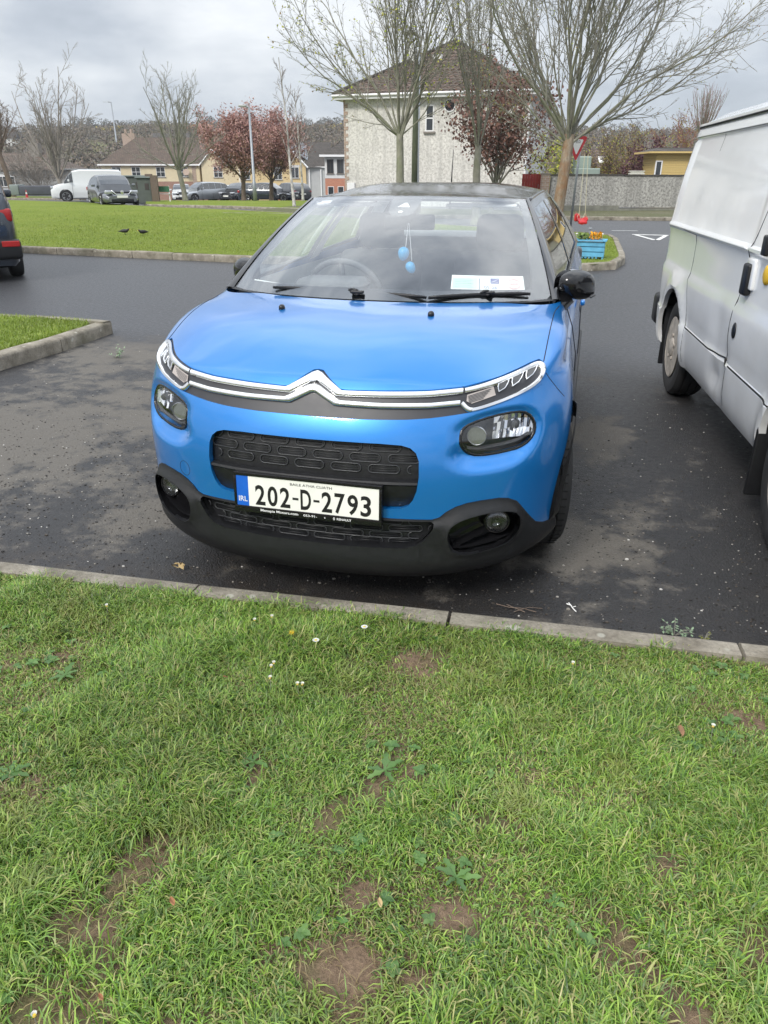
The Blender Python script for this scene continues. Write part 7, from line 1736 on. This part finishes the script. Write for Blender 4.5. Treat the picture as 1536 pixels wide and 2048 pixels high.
dead_leaf(1360, 1464, .125, .020, 'brown fallen leaf at the right side of the lawn', M_dl, .4); dead_leaf(343, 1806, .12, .012, 'small orange leaf standing beside the bare soil at lower left', M_dlo, 1.0); dead_leaf(1147, 1420, .125, .008, 'tiny rust coloured leaf in the middle right of the lawn', M_dl, 2); dead_leaf(450, 1357, .125, .008, 'tiny rust coloured leaf left of the daisies', M_dlo, 2); dead_leaf(200, 1998, .12, .009, 'narrow orange leaf on the soil patch at bottom left', M_dlo, 1.2); dead_leaf(758, 1808, .12, .012, 'pale curled leaf on the lower middle soil patch', M_dl2, .6)
x, y = gnd(357, 1131, .02); mb = MB(); rq = random.Random(2)
for k in range(9): a = rq.uniform(0, 6.28); c_ = Vector((.02 * cos(a), .014 * sin(a), .006 + .004 * k % 3 * .004)); u_ = Vector((rq.gauss(0, 1), rq.gauss(0, 1), rq.gauss(0, .6))).normalized() * .016; v_ = Vector((rq.gauss(0, 1), rq.gauss(0, 1), rq.gauss(0, .6))).normalized() * .010; mb.add([c_ - u_ + Vector((0, 0, .01)), c_ + v_ + Vector((0, 0, .012)), c_ + u_ + Vector((0, 0, .014)), c_ - v_ + Vector((0, 0, .01))], [(0, 1, 2, 3)])
o = mb.build('crumpled_leaf', M_dl2); o.location = (x, y, .004); tag(o, 'crumpled tan leaf on the tarmac in front of the blue bumper', 'leaf')
x, y = gnd(1144, 1212, .01); o = MB().tube([(-.012, .03, .004), (-.004, .012, .005), (.004, -.006, .004), (.016, -.026, .004)], .0022, 5).tube([(-.004, .012, .005), (-.02, .022, .004)], .002, 5).tube([(0, .0, .004), (.014, .012, .004)], .0016, 5).build('white_clip', M_petal); o.location = (x, y, 0); tag(o, 'small white plastic clip lying on the tarmac near the kerb', 'litter')
def weed(px, py, label, s_=.09, cols=None, yel=False):
    x, y = gnd(px, py, .0); e = empty('kerb_weed', (x, y, 0), 0, label, 'weed'); rg = random.Random(px); mb = MB()
    for k in range(9):
        a = rg.uniform(0, 6.28); L_w = s_ * rg.uniform(.6, 1.1); tp_ = Vector((cos(a) * L_w * .8, sin(a) * L_w * .5, L_w * rg.uniform(.4, 1.0))); mb.tube([(0, 0, 0), tp_ * .5 + Vector((0, 0, .01)), tp_], [.0015, .0012, .0006], 4, 1)
        for q in range(6):
            p0 = tp_ * (.35 + .12 * q); b_ = Vector((rg.gauss(0, 1), rg.gauss(0, 1), rg.gauss(0, .5))).normalized() * s_ * .2; c_ = b_.cross(Vector((0, 0, 1))).normalized() * s_ * .05; mb.add([p0, p0 + b_ * .5 + c_, p0 + b_, p0 + b_ * .5 - c_], [(0, 1, 2, 3)])
    mb.build('leaves', [cols or M_weed, M_twig], e)
M_silverl = simple('grey_green_leaf', (.20, .28, .17), .7, var=.2)
weed(1348, 1272, 'grey green ragwort growing out of the kerb gap at right', .085, M_silverl); weed(1408, 1280, 'small bright yellow green weed right of the ragwort', .03, simple('lime_leaf', (.36, .38, .04), .7)); weed(232, 716, 'grey green weed growing at the foot of the island kerb', .14, M_silverl)
# loose stones and grit on the tarmac
def stones(n, seed, area, sz, mat, name, label):
    r = random.Random(seed); V, F = [], []
    for _ in range(n):
        x, y = area(r); s_ = sz(r); b = len(V); k = 5
        for j, (rr2, h) in enumerate(((1, 0), (.8, .55))):
            for q in range(k): a = 2 * pi * q / k + r.uniform(-.3, .3); V.append((x + s_ * rr2 * cos(a), y + s_ * rr2 * sin(a) * .8, s_ * h + .0005))
        F.append(tuple(b + k + q for q in range(k))); F += [(b + q, b + (q + 1) % k, b + k + (q + 1) % k, b + k + q) for q in range(k)]
    return tag(MB().add(V, F).build(name, mat), label, 'grit', kind='stuff')
M_chip = blade_mat('stone_chips', [(.28, .25, .22), (.50, .48, .44), (.16, .15, .135), (.38, .35, .30), (.72, .70, .66)], 0); M_chipd = blade_mat('dark_grit', [(.03, .028, .026), (.06, .055, .05), (.10, .085, .07)], 0)
stones(1900, 1, lambda r: (r.uniform(-4.5, 1.6), 2.25 + abs(r.gauss(0, 1)) * 1.7), lambda r: min(.010, .0017 + abs(r.gauss(0, .0021))), M_chip, 'stone_chips', 'pale stone chips scattered over the parking bay tarmac')
stones(7000, 2, lambda r: (r.uniform(-4.5, 1.6), 2.22 + abs(r.gauss(0, 1)) * 1.1), lambda r: .0015 + abs(r.gauss(0, .0022)), M_chipd, 'dark_grit', 'dark loose grit on the parking bay tarmac')
stones(1600, 3, lambda r: (lambda x: (x, KY(x) + .01 + abs(r.gauss(0, .035))))(r.uniform(-3.5, 1.5)), lambda r: .002 + abs(r.gauss(0, .003)), blade_mat('kerb_debris', [(.09, .06, .035), (.16, .11, .06), (.06, .04, .025), (.25, .18, .10)], 0), 'kerb_debris', 'brown grit and soil washed against the near kerb')
o = MB().tube([(-.10, .02, .003), (-.05, .0, .008), (.0, .012, .004), (.05, -.01, .01)], .002, 4).tube([(-.03, -.02, .004), (.02, .015, .01), (.07, .03, .004)], .0016, 4).tube([(-.06, .02, .006), (.01, -.015, .006)], .0018, 4).build('twig', M_twigd); x, y = gnd(1045, 1222, .0); o.location = (x, y, 0); tag(o, 'tangle of thin brown twigs on the tarmac beside the kerb', 'twig')
# ------------------------------------------------------------ damp air
m = bpy.data.materials.new('damp_air'); m.use_nodes = True; m.node_tree.nodes.clear(); t = NT(m.node_tree)
o_ = t.node('ShaderNodeOutputMaterial'); v_ = t.node('ShaderNodeVolumePrincipled', {'Color': (.86, .92, 1.0, 1), 'Density': .00032}); t.l.new(v_.outputs[0], o_.inputs['Volume'])
hz = MB().box((-1520, -1520, -14), (1520, 1520, 52)).build('haze', m); tag(hz, 'thin damp haze softening the far hill', 'haze', kind='stuff')
